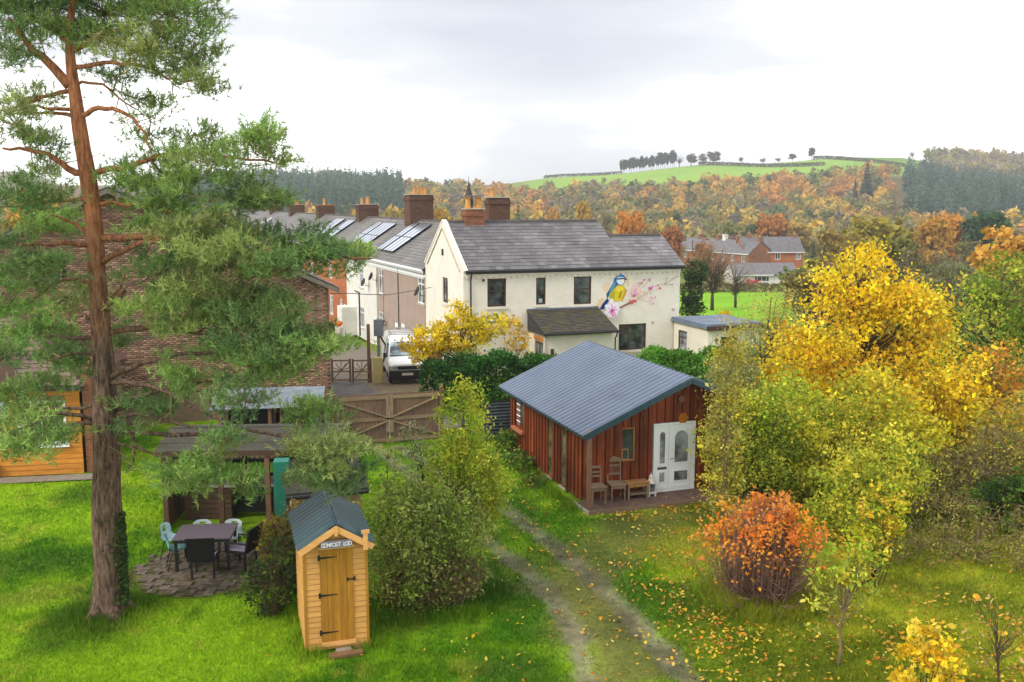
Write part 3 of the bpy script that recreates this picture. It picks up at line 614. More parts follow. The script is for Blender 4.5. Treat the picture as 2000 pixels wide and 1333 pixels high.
# the mural, painted shapes lying on the wall (x along the wall, z above the floor, 2 mm apart)
def mural():
    mb = MB(); lay = [0]
    def sh(col, pts, k=.9):
        lay[0] += 1; mb.col = s2l(*col, k); y = -.002-.0012*lay[0]
        mb.poly([(x, y, z_(z)) for x, z in pts])
    def blob(col, cx, cz, rx, rz, rot=0, n=14, jit=.0, k=.9):
        a = R(rot); p = []
        for i in range(n):
            t = -2*math.pi*i/n; q = 1+rnd.uniform(-jit, jit); dx, dz = rx*math.cos(t)*q, rz*math.sin(t)*q
            p.append((cx+dx*math.cos(a)-dz*math.sin(a), cz+dx*math.sin(a)+dz*math.cos(a)))
        sh(col, p[::-1], k)
    def stroke(col, pts, w, k=.9):
        for (a, b), (c, d) in zip(pts[:-1], pts[1:]):
            l_ = math.hypot(c-a, d-b); nx, nz = -(d-b)/l_*w/2, (c-a)/l_*w/2; sh(col, [(a+nx, b+nz), (a-nx, b-nz), (c-nx, d-nz), (c+nx, d+nz)], k)
    M = lambda px_, py_: (7.33+(px_-1173)*.0301, 4.41-(py_-535)*.0284+(px_-1173)*.0)   # photo position -> wall position
    def Z(zx, zy): return M(1140+zx/9.52, 500+zy/9.52)
    P = lambda l: [Z(*p) for p in l]
    blob((238, 214, 184), *Z(420, 570), .22, .28, 20, jit=.2); blob((240, 206, 168), *Z(320, 850), .18, .36, -30, jit=.2); blob((240, 206, 164), *Z(790, 470), .13, .3, 10, jit=.2); blob((236, 216, 196), *Z(1060, 740), .32, .26, 10, jit=.25)
    blob((238, 208, 206), *Z(960, 640), .36, .3, 30, jit=.2); blob((242, 224, 222), *Z(1250, 800), .28, .22, 0, jit=.2)
    sh((30, 60, 130), P([(300, 950), (360, 850), (440, 760), (470, 800), (400, 930), (360, 955)]))
    sh((44, 100, 150), P([(440, 770), (420, 690), (470, 620), (540, 500), (560, 420), (640, 500), (620, 560), (520, 660), (470, 720)]))
    sh((96, 158, 196), P([(480, 640), (540, 520), (570, 440), (600, 500), (560, 580), (500, 660)]))
    sh((224, 200, 40), P([(470, 770), (480, 690), (560, 600), (620, 540), (730, 540), (760, 600), (740, 700), (690, 800), (600, 830), (520, 800)]))
    sh((178, 178, 50), P([(480, 750), (500, 680), (560, 620), (580, 700), (560, 790), (510, 790)])); sh((240, 220, 70), P([(600, 580), (720, 560), (730, 620), (660, 660), (600, 640)]))
    sh((150, 130, 40), P([(640, 760), (680, 640), (700, 650), (670, 770)])); sh((222, 150, 50), P([(690, 800), (740, 690), (770, 600), (790, 640), (740, 760), (700, 830)]))
    sh((36, 110, 190), P([(560, 420), (610, 380), (680, 350), (720, 360), (770, 420), (760, 440), (740, 520), (690, 545), (620, 540), (575, 500)]))
    sh((236, 242, 248), P([(600, 450), (640, 420), (740, 430), (740, 500), (700, 535), (640, 525), (610, 490)])); sh((216, 232, 244), P([(590, 420), (640, 390), (740, 410), (750, 425), (640, 415)]))
    sh((48, 140, 208), P([(610, 400), (640, 365), (690, 352), (725, 375), (735, 400), (660, 395)])); sh((30, 44, 80), P([(610, 432), (690, 418), (770, 424), (770, 436), (690, 440), (620, 446)]))
    sh((60, 56, 60), P([(745, 430), (800, 436), (750, 462)])); blob((20, 24, 40), *Z(702, 428), .035, .03)
    stroke((150, 96, 92), P([(660, 940), (790, 880), (870, 845), (960, 820)]), .09); stroke((186, 140, 130), P([(560, 1000), (670, 930)]), .07)
    stroke((190, 156, 150), P([(960, 820), (1080, 740), (1160, 700), (1200, 640), (1290, 590), (1360, 560), (1490, 540)]), .025); stroke((170, 140, 140), P([(1490, 540), (1640, 455), (1735, 410)]), .025); stroke((170, 140, 140), P([(1490, 540), (1620, 560)]), .02); stroke((170, 140, 140), P([(1490, 540), (1525, 430)]), .02)
    stroke((196, 164, 156), P([(1080, 600), (1180, 480)]), .02); stroke((196, 164, 156), P([(980, 600), (1050, 520), (1100, 460)]), .02); stroke((200, 170, 160), P([(1060, 800), (1180, 850), (1310, 780)]), .016); stroke((200, 170, 160), P([(1180, 850), (1250, 740)]), .015)
    for x, y, r, c in ((1100, 460, .075, (206, 108, 140)), (1050, 525, .07, (198, 96, 126)), (1000, 520, .06, (222, 150, 170)), (1200, 460, .10, (212, 140, 164)), (1215, 600, .12, (206, 90, 168)), (1245, 590, .10, (226, 140, 200)), (1350, 560, .06, (176, 90, 120)), (1390, 625, .085, (206, 90, 130)), (1525, 440, .05, (190, 120, 140)), (1612, 560, .05, (190, 110, 130)), (1640, 455, .04, (180, 110, 130)), (1490, 542, .05, (170, 96, 116)), (900, 735, .1, (216, 90, 130)), (930, 640, .13, (228, 164, 196)), (880, 690, .12, (236, 190, 210)), (960, 700, .1, (226, 160, 184)), (845, 800, .09, (226, 110, 120)), (880, 840, .12, (216, 84, 100)), (940, 830, .07, (190, 100, 100)), (1230, 780, .07, (212, 150, 168)), (1300, 775, .06, (206, 130, 150)), (1220, 855, .05, (220, 160, 176)), (1265, 880, .06, (220, 164, 180)), (1210, 690, .05, (190, 140, 140)), (1100, 670, .06, (220, 180, 170))):
        for j in range(3): blob(tuple(min(255, int(v+rnd.uniform(-12, 16))) for v in c), *[q+rnd.uniform(-.5, .5)*r for q in Z(x, y)], r*rnd.uniform(.45, .8), r*rnd.uniform(.35, .7), rnd.uniform(0, 180), 9, .15)
    cx, cz = Z(512, 985)
    for a, l_ in ((95, .62), (55, .48), (20, .42), (140, .5), (190, .42), (235, .36), (285, .36), (330, .34)):
        dx, dz = math.cos(R(a))*l_, math.sin(R(a))*l_; blob((236, 232, 246), cx+dx*.55, cz+dz*.55, l_*.52, .14, a, 12, .06, .95)
    for a, l_ in ((95, .4), (55, .3), (20, .3), (140, .3), (190, .26), (235, .24), (285, .26), (330, .24)):
        stroke((226, 140, 210), [(cx, cz), (cx+math.cos(R(a))*l_, cz+math.sin(R(a))*l_)], .045)
    blob((206, 50, 150), cx, cz, .12, .1, 0, 10, .2); blob((236, 168, 216), cx+.08, cz-.16, .12, .2, 30, 10, .2); stroke((190, 40, 120), [(cx, cz), (cx+.02, cz-.3)], .02)
    o = mb.build('mural', amat('mural_paint', rough=.8, noise=.06, nscale=9), hr, col=True); o['label'] = 'painted mural of a blue tit on a blossoming branch'
mural()
# ------------------------------------------------------------------ the terrace running away behind it
TB = Vector((-4.85, 53, 0)); TD = Vector((-math.sin(R(22)), math.cos(R(22)), 0)); TRZ = R(-68)
def terrace_house(d0, d1, wall, label, wins, door=(), chim=None, panels=(), far=False, pal=SLATE_G, extra=None):
    o = TB+TD*d1; gzz = -1.45-.02*d0; ln = d1-d0
    r = thing('terraced_house', label, 'house', (o.x, o.y, gzz), TRZ, 'terraced houses in the row behind the white house')
    q = lambda z: z-gzz
    E_, RG, DP = q(4.28), q(6.8), 7.4
    holes = [(ln-(a-d0), q(z0), a-b, z1-z0) for a, b, z0, z1 in wins]+[(ln-(a-d0), 0.001, w, h) for a, w, h in door]
    mb = MB(); holewall(mb, 0, ln-.002, 0, E_, 0, .25, holes); mb.box(0, ln-.002, DP-.25, DP, 0, E_); mb.prism([(0, .25, 0), (0, DP-.25, 0), (0, DP-.25, E_), (0, DP/2, RG-.1), (0, .25, E_)], (.2, 0, 0)); mb.build('wall', wall, r)
    for a, b, z0, z1 in wins: window(r, ln-(a-d0), q(z0), a-b, z1-z0, .1, UPVC, GLASSG, .07, .07, [('v', .5), ('h', .72)], sill=True, sillm=STONE)
    for a, w, h in door:
        x = ln-(a-d0); dr = MB().box(x, x+w, .05, .11, .01, h).build('door', UPVC, r); MB().box(x+w*.3, x+w*.7, .035, .048, h*.45, h*.85).build('pane', GLASS, dr)
    MB().prism([(0, -.18, E_-.02), (0, DP/2, RG), (0, DP+.18, E_-.02), (0, DP+.18, E_-.10), (0, DP/2, RG-.1), (0, -.18, E_-.10)], (ln-.004, 0, 0)).build('roof', ROOFU, r)
    u_ = Vector((0, DP/2+.18, RG-E_+.02)); slates('slates', r, (0, -.2, E_-.005), (1, 0, 0), u_, ln-.004, u_.length, .28, .33, pal, g, lambda s, t, c, g: np.array(c)*(1.25 if vnoise(s+d0, t, 1.8, 22) > .62 else 1))
    for i in range(int(ln/.45)): link('ridge_tile', rtm, None, r, (i*.45, DP/2, RG+.04))
    mb = MB(); mb.tube([(0, -.24, E_-.04), (ln-.01, -.24, E_-.04)], .07, 8); mb.box(0, ln-.004, -.19, -.13, E_-.2, E_-.03); mb.build('gutter', UPVC, r)
    if not far:
        mb = MB(); mb.box(0, ln-.004, -.06, -.001, E_-.42, E_-.28); n = int(ln/.22)
        for i in range(n): mb.box(i*.22+.03, i*.22+.13, -.07, -.001, E_-.54, E_-.421)
        mb.build('corbel_band', UPVC, r)
    if chim:
        cy, w, h, pts_ = chim; x = ln-(cy-d0)
        chimney(r, x-w/2, x+w/2, DP/2-.75, DP/2+.95, RG-.9, RG+h, DBRICK, [(x+a, DP/2+b, c) for a, b, c in pts_], POT if far else STONE)
    for a, b, r0, r1, n in panels:      # rows of solar panels on rails over the slates
        nn = Vector((0, -u_.z, u_.y)).normalized(); un = u_.normalized(); rows = 2
        for i in range(n):
            for j in range(rows):
                x0 = ln-(a-d0)+(a-b)/n*i; x1 = x0+(a-b)/n-.03; t0 = r0+(r1-r0)/rows*j; t1 = t0+(r1-r0)/rows-.03
                o_ = Vector((0, -.2, E_)); P = [o_+Vector((x, 0, 0))+un*t+nn*.11 for x, t in ((x0, t0), (x1, t0), (x1, t1), (x0, t1))]
                pn = MB().prism(P, nn*.035).build('solar_panel', PV, r)
                fr = MB()
                for A_, B_ in zip(P, P[1:]+P[:1]): fr.bar(A_+nn*.02, B_+nn*.02, .04, .05, nn)
                fr.build('panel_frame', BLACKP, pn)
    if extra: extra(r, ln, q)
    return r
PW = lambda a, b, z0, z1: (a, b, z0, z1)
DISH = pmat('satellite_dish', s2l(92, 84, 92, .8), rough=.6)
def dish(r, x, z):
    mb = MB(); mb.tube([(x, -.01, z-.1), (x, -.25, z-.05), (x, -.3, z+.1)], .02, 5); o = mb.build('dish_bracket', BLACKP, r)
    d = MB().lathe((0, 0, 0), [(.02, 0), (.14, .02), (.25, .07), (.31, .13), (.30, .14), (.02, .02)], 14).build('satellite_dish', DISH, r, smooth=True); d.location = (x, -.34, z+.15); d.rotation_euler = (R(70), 0, R(-30))
def pink_near(r, ln, q):
    dish(r, ln-1.15+.9, q(2.9))
    MB().box(ln-.9, ln-.2, -.5, -.02, q(.25), q(.28)).build('shelf', UPVC, r)
    MB().tube([(.01, -.05, .1), (.01, -.05, q(4.0))], .03, 6).build('drainpipe', BLACKP, r)
def pink_far(r, ln, q):
    dish(r, .25, q(2.95)); MB().tube([(1.9, -.04, .1), (1.9, -.04, q(3.6))], .022, 6).build('drainpipe', RENDER, r)
    o = MB().tube([(2.5, -.01, q(.55)), (2.5, -.3, q(.6))], .015, 5).build('basket_bracket', BLACKP, r)
    V, F_, C, cc = foliage([(2.5, -.3, q(.25), .22, .2, .22)], 24, 160, .05, .05, P_((70, 90, 50), (90, 110, 60)), g); link('hanging_basket', rawmesh('hanging_basket', V, F_, C), LEAF, r)
terrace_house(0, 5.7, RENDER, 'grey-pink rendered terraced house adjoining the white house gable', [PW(1.6, .25, 2.3, 3.85), PW(1.6, .25, -.6, .85)], [(5.45, .95, 2.15)], None, (), extra=pink_near)
terrace_house(5.7, 11.4, RENDER, 'grey-pink rendered terraced house with a hanging basket and solar panels', [PW(10.8, 9.5, 2.05, 3.7), PW(10.8, 9.5, -.65, .85)], [(7.0, .95, 2.15)], None, [(11.3, 8.8, .9, 4.1, 3)], extra=pink_far)
def white_extra(r, ln, q):
    dish(r, ln-2.0, q(2.4)); MB().tube([(3.0, -.06, q(1.6)), (4.4, -.06, q(1.6)), (4.4, -.06, .1)], .05, 6).build('waste_pipe', pmat('purple_pipe', s2l(70, 52, 96, .8)), r)
    MB().box(1.6, 3.2, -1.1, -.01, 0, 2.1).build('porch_box', WHITEW, r)
terrace_house(11.4, 20.8, WHITEW, 'white rendered terraced house with a purple waste pipe and tall chimney', [PW(16.4, 15.2, 2.0, 3.4), PW(16.4, 15.2, -.9, .6)], [], (14, 1.5, 1.75, [(-.4, .5, .45), (0, .1, .5), (.35, -.3, .45), (.3, .5, .45)]), [(13.0, 11.6, .9, 4.1, 2), (20.6, 17.0, .6, 3.9, 4)], extra=white_extra)
terrace_house(20.8, 30.0, OBRICK, 'orange brick terraced house seen past the brick gable', [PW(27.5, 26.3, 1.9, 3.4), PW(27.5, 26.3, -1.1, .5), PW(23.5, 22.6, -1.1, .5)], [(22.3, .9, 2.1)], (29.6, 1.3, 1.05, [(-.3, .2, .5), (0, .2, .62), (.35, -.4, .5)]), [(22.6, 20.9, .6, 3.9, 2)])
terrace_house(30, 40, OBRICK, 'terraced house with two banks of solar panels beyond the orange brick one', [PW(36, 34.8, 1.7, 3.2)], [], None, [(33.0, 30.4, .9, 3.9, 3), (38.5, 35.0, .6, 4.0, 4)], far=True)
terrace_house(40, 50, BRICKM, 'slate roofed terraced house with one capped buff chimney pot', [PW(46, 44.8, 1.6, 3.1)], [], (48, 1.4, .95, [(0, 0, .7)]), (), far=True)
terrace_house(50, 67, BRICKM, 'plain slate roofed terraced house whose stack carries two pots', [PW(60, 58.8, 1.6, 3.1)], [], (66, 1.5, .95, [(-.2, 0, .55), (.3, .2, .4)]), (), far=True)
def roof_lights(r, ln, q):
    for i, (a, b) in enumerate(((4, 1.0), (5.2, 1.6), (6.4, 2.2))):
        u_ = Vector((0, 3.88, 2.54)).normalized(); nn = Vector((0, -u_.z, u_.y)); o_ = Vector((a, -.2, q(4.28)))
        MB().prism([o_+u_*b+nn*.06, o_+Vector((.6, 0, 0))+u_*b+nn*.06, o_+Vector((.6, 0, 0))+u_*(b+1)+nn*.06, o_+u_*(b+1)+nn*.06], nn*.05).build('roof_light', UPVC, r)
terrace_house(67, 84, BRICKM, 'terraced house with pale roof lights further along the row', [], [], (83, 1.2, .8, []), (), far=True, extra=roof_lights)
terrace_house(84, 104, BRICKM, 'terraced house beside the bare stack near the far end of the row', [], [], (102, 1.2, .75, []), (), far=True)
terrace_house(104, 128, BRICKM, 'last terraced house in view at the far end of the row', [], [], (126, 1.2, .7, []), (), far=True)
# ------------------------------------------------------------------ houses in the valley
def far_house(name, label, loc, rz, ln, dp, he, hr_, wall, wins, doors=(), chims=(), pal=SLATE_P, over=.35, group=None, roofc=1.0, fascia=UPVC):
    r = thing(name, label, 'house', loc, rz, group)
    mb = MB(); holewall(mb, 0, ln, -1, he, 0, .25, [w[:4] for w in wins]+list(doors)); mb.box(0, ln, dp-.25, dp, -1, he)
    for x in (0, ln-.25): mb.prism([(x+.001, .25, -1), (x+.001, dp-.25, -1), (x+.001, dp-.25, he), (x+.001, dp/2, hr_-.08), (x+.001, .25, he)], (.248, 0, 0))
    mb.build('wall', wall, r)
    for w in wins: window(r, *w[:4], .1, UPVC, GLASS if len(w) < 5 else GLASSG, .09, .08, [('v', .5)] if w[2] < 2 else [('v', .2), ('v', .5), ('v', .8)], sill=True, sillm=STONE)
    for d in doors: MB().box(d[0], d[0]+d[2], .12, .2, d[1], d[1]+d[3]).build('door', BROWNF, r)
    k = (hr_-he)/(dp/2); e = he-over*k
    MB().prism([(-over*.4, -over, e), (-over*.4, dp/2, hr_), (-over*.4, dp+over, e), (-over*.4, dp+over, e-.12), (-over*.4, dp/2, hr_-.12), (-over*.4, -over, e-.12)], (ln+over*.8, 0, 0)).build('roof', ROOFU, r)
    for s in (1, -1):
        u_ = Vector((0, s*(dp/2+over), hr_-e)); slates('slates', r, (-over*.4, -over if s > 0 else dp+over, e+.01), (1, 0, 0), u_, ln+over*.8, u_.length, .35, .5, [tuple(np.array(c)*roofc) for c in pal], g)
    MB().box(-over*.3, ln+over*.3, -over-.08, -over+.0, e-.16, e+.01).build('gutter', fascia, r)
    for c in chims: chimney(r, *c[:4], hr_-1, c[4], BRICKM if len(c) < 6 else WHITEW, [((c[0]+c[1])/2, (c[2]+c[3])/2, .7)])
    return r
bz = -9.3
far_house('bungalow', 'long white bungalow with grey tiled roof beyond the green field', (46.6, 199, bz), R(2), 13.6, 8, 2.6, 4.6, WHITEW, [(4.4, .9, 3.2, 1.15)], [(10.8, 0, 1.0, 2.1)], (), SLATE_P, .5, roofc=1.2)
far_house('brick_house', 'orange brick house with slate roof and two white windows behind the bungalow', (58.5, 240, -9.6), R(4), 15.5, 8, 5.6, 9.0, OBRICK, [(2.0, 3.4, 1.3, 1.7), (8.2, 3.4, 1.3, 1.7), (13.6, 3.4, 1.2, 1.6, 1)], (), ((2.0, 3.2, 3.6, 4.4, 9.9), (14, 15, 3.6, 4.4, 9.7)), SLATE_P, .4, roofc=1.1)
TZ = R(-62)
for i, (x, y, lab, wl) in enumerate(((55.5, 244, 'red brick terraced house next to the far orange brick house', BRICKM), (51.9, 251, 'red brick terraced house with a white chimney band in the far row', BRICKM), (48.3, 258, 'pinkish brick terraced house midway along the far row', OBRICK), (44.7, 265, 'terraced house with pale roof at the left end of the far row', BRICKM))):
    far_house('far_terraced_house', lab, (x-.0, y, -9.7), TZ, 7.8, 8, 5.2, 8.2, wl, [(1.2, 3.0, 1.1, 1.5), (5.2, 3.0, 1.1, 1.5)], (), ((6.6, 7.6, 3.5, 4.6, 9.3),)+(((1.2, 2.4, 3.5, 4.5, 9.5, 1),) if i == 1 else ()), SLATE_P, .3, 'far row of brick terraced houses', 1.15)
# telegraph pole beside the far row
tp = at(1352, 500, 235); o = MB().tube([(0, 0, -.5), (0, 0, 8.2)], [.14, .10], 8).build('telegraph_pole', pmat('pole_wood', s2l(104, 96, 84, .8), rough=.9)); o.location = (tp.x, tp.y, gz1(tp.x, tp.y)); tag(o, 'telegraph pole standing in front of the far brick row', 'pole')
# ------------------------------------------------------------------ timber and metal
def wood_(name, a, b, k=.85, **kw): return pmat(name, s2l(*a, k), s2l(*b, k), **{**dict(scale=7, stretch=(1, 1, 1), rough=.7, bump=.15, rand=.14), **kw})
REDW = wood_('red_stained_boards', (160, 76, 38), (92, 40, 20), 1.0, stretch=(6, 6, .5), scale=3.2, rough=.6, rand=.42, dirt=.35)
DECKW = wood_('deck_planks', (124, 100, 88), (92, 74, 64), stretch=(4, .6, 4), scale=4)
POSTW = wood_('weathered_post', (150, 112, 88), (110, 80, 62), stretch=(5, 5, .6))
LOOW = wood_('pale_shiplap', (218, 166, 96), (192, 136, 68), .9, stretch=(.8, .8, 6), scale=4, rand=.10)
LOOD = wood_('honey_door_planks', (188, 134, 42), (148, 98, 24), .9, stretch=(6, 6, .6), scale=4, rand=.12)
LOOT = wood_('fresh_trim', (232, 178, 112), (206, 148, 84), .92, stretch=(1, 1, 4), scale=4, rand=.06)
GATEW = wood_('grey_brown_gate', (142, 112, 88), (98, 76, 60), stretch=(6, 6, .6), scale=4, rand=.16)
GATER = wood_('pale_gate_rail', (164, 142, 112), (128, 108, 82), stretch=(.7, .7, 4), scale=4, rand=.08)
ORW = wood_('orange_cladding', (224, 152, 60), (180, 110, 34), .9, stretch=(.7, .7, 6), scale=4, rand=.12)
OAKW = wood_('weathered_chair', (156, 132, 108), (116, 96, 78), stretch=(3, 3, 3), scale=6)
BENW = wood_('honey_bench', (198, 146, 88), (150, 108, 66), stretch=(3, 3, 3), scale=5)
ROOFB = pmat('blue_grey_steel', s2l(122, 136, 158, .8), s2l(106, 120, 142, .8), scale=1.2, rough=.33, bump=.02, spec=.6, dirt=.10)
ROOFT = pmat('teal_steel', s2l(58, 92, 100, .8), s2l(44, 76, 84, .8), scale=1.5, rough=.36, bump=.02, spec=.6, dirt=.12)
TEALD = pmat('dark_teal_flashing', s2l(44, 78, 92, .8), s2l(36, 64, 78, .8), rough=.35, bump=0, spec=.5)
IRON = pmat('black_iron', (.012, .012, .013), rough=.5, bump=.1)
GALV = pmat('galvanised', s2l(176, 186, 196, .75), s2l(130, 140, 152, .75), scale=3, rough=.45, metal=.3, dirt=.2)
CONC = pmat('concrete', s2l(166, 156, 140, .8), s2l(120, 112, 98, .8), scale=5, rough=.95, bump=.3)
def corr(name, mat, parent, o, along, up, length, run, pitch=.24, hgt=.03, box_=True, thick=.006):
    """profiled sheet: ribs running up the slope"""
    o, a, u = Vector(o), Vector(along).normalized(), Vector(up).normalized(); n = a.cross(u).normalized(); n = n if n.z > 0 else -n
    prof = []; s = 0
    while s < length-1e-6:
        if box_: prof += [(s, 0), (s+pitch*.50, 0), (s+pitch*.62, hgt), (s+pitch*.84, hgt), (s+pitch*.96, 0)]
        else: prof += [(s+pitch*i/6, hgt*.5*(1-math.cos(2*math.pi*i/6))) for i in range(6)]
        s += pitch
    prof = [(min(x, length), h) for x, h in prof]+[(length, 0)]
    V = []; 
    for x, h in prof: V += [o+a*x+n*h, o+a*x+u*run+n*h, o+a*x+n*(h-thick), o+a*x+u*run+n*(h-thick)]
    F = []
    for i in range(len(prof)-1):
        b = i*4; F += [(b, b+4, b+5, b+1), (b+2, b+3, b+7, b+6), (b, b+2, b+6, b+4), (b+1, b+5, b+7, b+3)]
    m = MB(); m.add(V, F); return m.build(name, mat, parent)
def boards_v(parent, mat, x0, x1, y, zlo, ztop, w=.125, holes=(), alt=.03, rot=None, loc=None, name='board', th=.022, gap=.014):
    """vertical boards one by one in the plane y (facing -y), every other one proud"""
    n = int(round((x1-x0)/w)); w = (x1-x0)/n
    for i in range(n):
        a, b = x0+i*w+gap/2, x0+(i+1)*w-gap/2; yy = y-(alt if i % 2 else 0)
        seg = [(zlo(a) if callable(zlo) else zlo, None)]
        cuts = sorted([(h[1], h[1]+h[3]) for h in holes if h[0] < (a+b)/2 < h[0]+h[2]])
        z = zlo; pieces = []
        for c0, c1 in cuts:
            if c0 > z: pieces.append((z, c0, False))
            z = c1
        pieces.append((z, None, True))
        for z0, z1, top in pieces:
            if top:
                ta, tb = ztop(a), ztop(b)
                m = MB().prism([(a, yy, z0), (b, yy, z0), (b, yy, tb), (a, yy, ta)], (0, -th, 0))
            else: m = MB().box(a, b, yy-th, yy, z0, z1)
            o = m.build(name, mat, parent)
            if rot is not None: o.rotation_euler = (0, 0, rot); o.location = loc or (0, 0, 0)
# ------------------------------------------------------------------ the red cabin
cb = thing('timber_cabin', 'red-stained timber cabin with blue-grey steel roof and white double door', 'cabin', (1.976, 24.305, 0), R(18.7))
CW, CY0, CY1 = 5.55, .25, 6.25
rz = lambda x: 2.16+(min(x, 5.54-x)+.0)*.4315 if True else 0
roofz = lambda x: 2.035+(x+.33)*.431 if x < 2.77 else 2.035+(5.87-x)*.431
MB().box(.03, CW-.03, CY0+.03, CY1-.03, .02, .16).build('floor', CONC, cb)
holesF = [(1.08, 1.08, .42, .92), (2.06, 0, 1.28, 2.06)]
mb = MB(); holewall(mb, .05, CW-.05, .16, 1.95, CY0+.03, CY0+.1, holesF); mb.prism([(.05, CY0+.1, 1.95), (CW-.05, CY0+.1, 1.95), (CW-.05, CY0+.1, 2.1), (2.77, CY0+.1, 3.26), (.05, CY0+.1, 2.1)], (0, -.07, 0)); mb.build('wall_frame', REDW, cb)
boards_v(cb, REDW, .0, CW, CY0, .1, lambda x: roofz(x)-.05, .125, holesF)
holesL = [(-5.75, .92, .85, .92), (-2.92, .1, .46, 1.78), (-1.84, .1, .46, 1.74)]
mb = MB(); holewall(mb, -CY1+.05, -CY0-.1, .16, 2.08, .03, .1, holesL); o = mb.build('wall_frame', REDW, cb); o.rotation_euler = (0, 0, R(-90))
boards_v(cb, REDW, -CY1, -CY0-.01, 0, .08, lambda x: 2.08, .125, holesL, rot=R(-90))
mb = MB(); mb.box(CW-.1, CW, CY0+.11, CY1, .16, 2.08); mb.prism([(.1, CY1-.08, .16), (CW-.1, CY1-.08, .16), (CW-.1, CY1-.08, 2.1), (2.77, CY1-.08, 3.26), (.1, CY1-.08, 2.1)], (0, .08, 0)); mb.build('wall_frame', REDW, cb)
# windows
o = window(cb, 1.08, 1.08, .42, .92, CY0+.03, BENW, GLASS, .035, .05); window(o, 1.12, 1.12, .2, .3, CY0-.005, BENW, GLASS, .025, .02, name='open_pane_frame')
for x, z, w, h in holesL[1:]:
    o = window(cb, x, z, w, h, .05, REDW, glassmat('cabin_side_glass', (.07, .08, .05), .04), .03, .05); o.rotation_euler = (0, 0, R(-90))
    MB().box(x-.02, x+w+.02, -.07, -.03, z-.07, z-.003).build('sill', STONE, o)
x, z, w, h = holesL[0]
o = window(cb, x, z, w, h, .06, REDW, GLASS, .05, .05, [('v', .5)]); o.rotation_euler = (0, 0, R(-90)); MB().box(x-.08, x+w+.08, -.16, -.03, z-.09, z-.003).build('sill', pmat('pink_sill', s2l(196, 120, 84, .85)), o)
for i in range(9): MB().box(x+.06, x+w*.5-.04, .0, .008, z+.08+.09*i, z+.13+.09*i).build('blind_slat', UPVC if i % 2 else OAKW, o)
# white door pair
DX, DW, DH = 2.06, 1.28, 2.05
dr = MB().box(DX, DX+.06, CY0-.06, CY0+.06, .12, DH).build('door_frame', UPVC, cb); MB().box(DX+DW-.06, DX+DW, CY0-.06, CY0+.06, .12, DH).build('jamb', UPVC, dr); MB().box(DX+.06, DX+DW-.06, CY0-.06, CY0+.06, DH-.06, DH).build('head', UPVC, dr); MB().box(DX+.06, DX+DW-.06, CY0-.07, CY0+.06, .12, .17).build('threshold', UPVC, dr)
def arch(x0, x1, z0, z1, y, t, n=8):
    r_ = (x1-x0)/2; c = (x0+x1)/2; return MB().prism([(x0, y, z0), (x1, y, z0)]+[(c+r_*math.cos(math.pi*i/n), y, z1-r_+r_*math.sin(math.pi*i/n)) for i in range(n+1)], (0, -t, 0))
def leaf(x0, x1, narrow):
    d = MB().box(x0, x1, CY0-.05, CY0+.0, .18, DH-.07).build('door', UPVC, cb); m = (x0+x1)/2; w = (x1-x0)
    a, b = (m-.075, m+.075) if narrow else (m-.2, m+.2)
    arch(a-.05, b+.05, .88, 1.86, CY0-.051, .012).build('moulding', UPVC, d); arch(a, b, .93, 1.81, CY0-.064, .006).build('pane', GLASSG, d)
    MB().box(a-.05, b+.05, CY0-.065, CY0-.051, .36, .72).build('moulding', UPVC, d); MB().box(a, b, CY0-.072, CY0-.0655, .41, .67).build('pane', GLASSG, d)
    MB().box(x0+.05, x1-.05, CY0-.06, CY0-.0505, .22, .29).build('rail', UPVC, d)
    if narrow: MB().box(a-.06, b+.06, CY0-.075, CY0-.0515, .76, .82).build('letter_plate', pmat('bronze_plate', s2l(96, 90, 106, .8), rough=.4), d)
    else: MB().tube([(x0+.05, CY0-.07, 1.02), (x0+.05, CY0-.1, 1.05), (x0+.14, CY0-.1, 1.05)], .012, 6).build('handle', GALV, d)
leaf(DX+.065, DX+.46, True); leaf(DX+.47, DX+DW-.065, False)
# hexagonal ornament, round lamp
MB().prism([(2.94+.155*math.cos(R(60*i)), CY0-.03, 2.15+.155*math.sin(R(60*i))) for i in range(6)], (0, -.035, 0)).build('hexagon_ornament', pmat('amber_hexagon', s2l(206, 128, 34, .9), s2l(160, 90, 20, .9), scale=8, rough=.4), cb)
o = MB().prism([(2.86+.1*math.cos(R(30*i)), CY0-.03, 2.70+.1*math.sin(R(30*i))) for i in range(12)], (0, -.07, 0)).build('round_lamp', pmat('lamp_housing', s2l(150, 110, 90, .8)), cb)
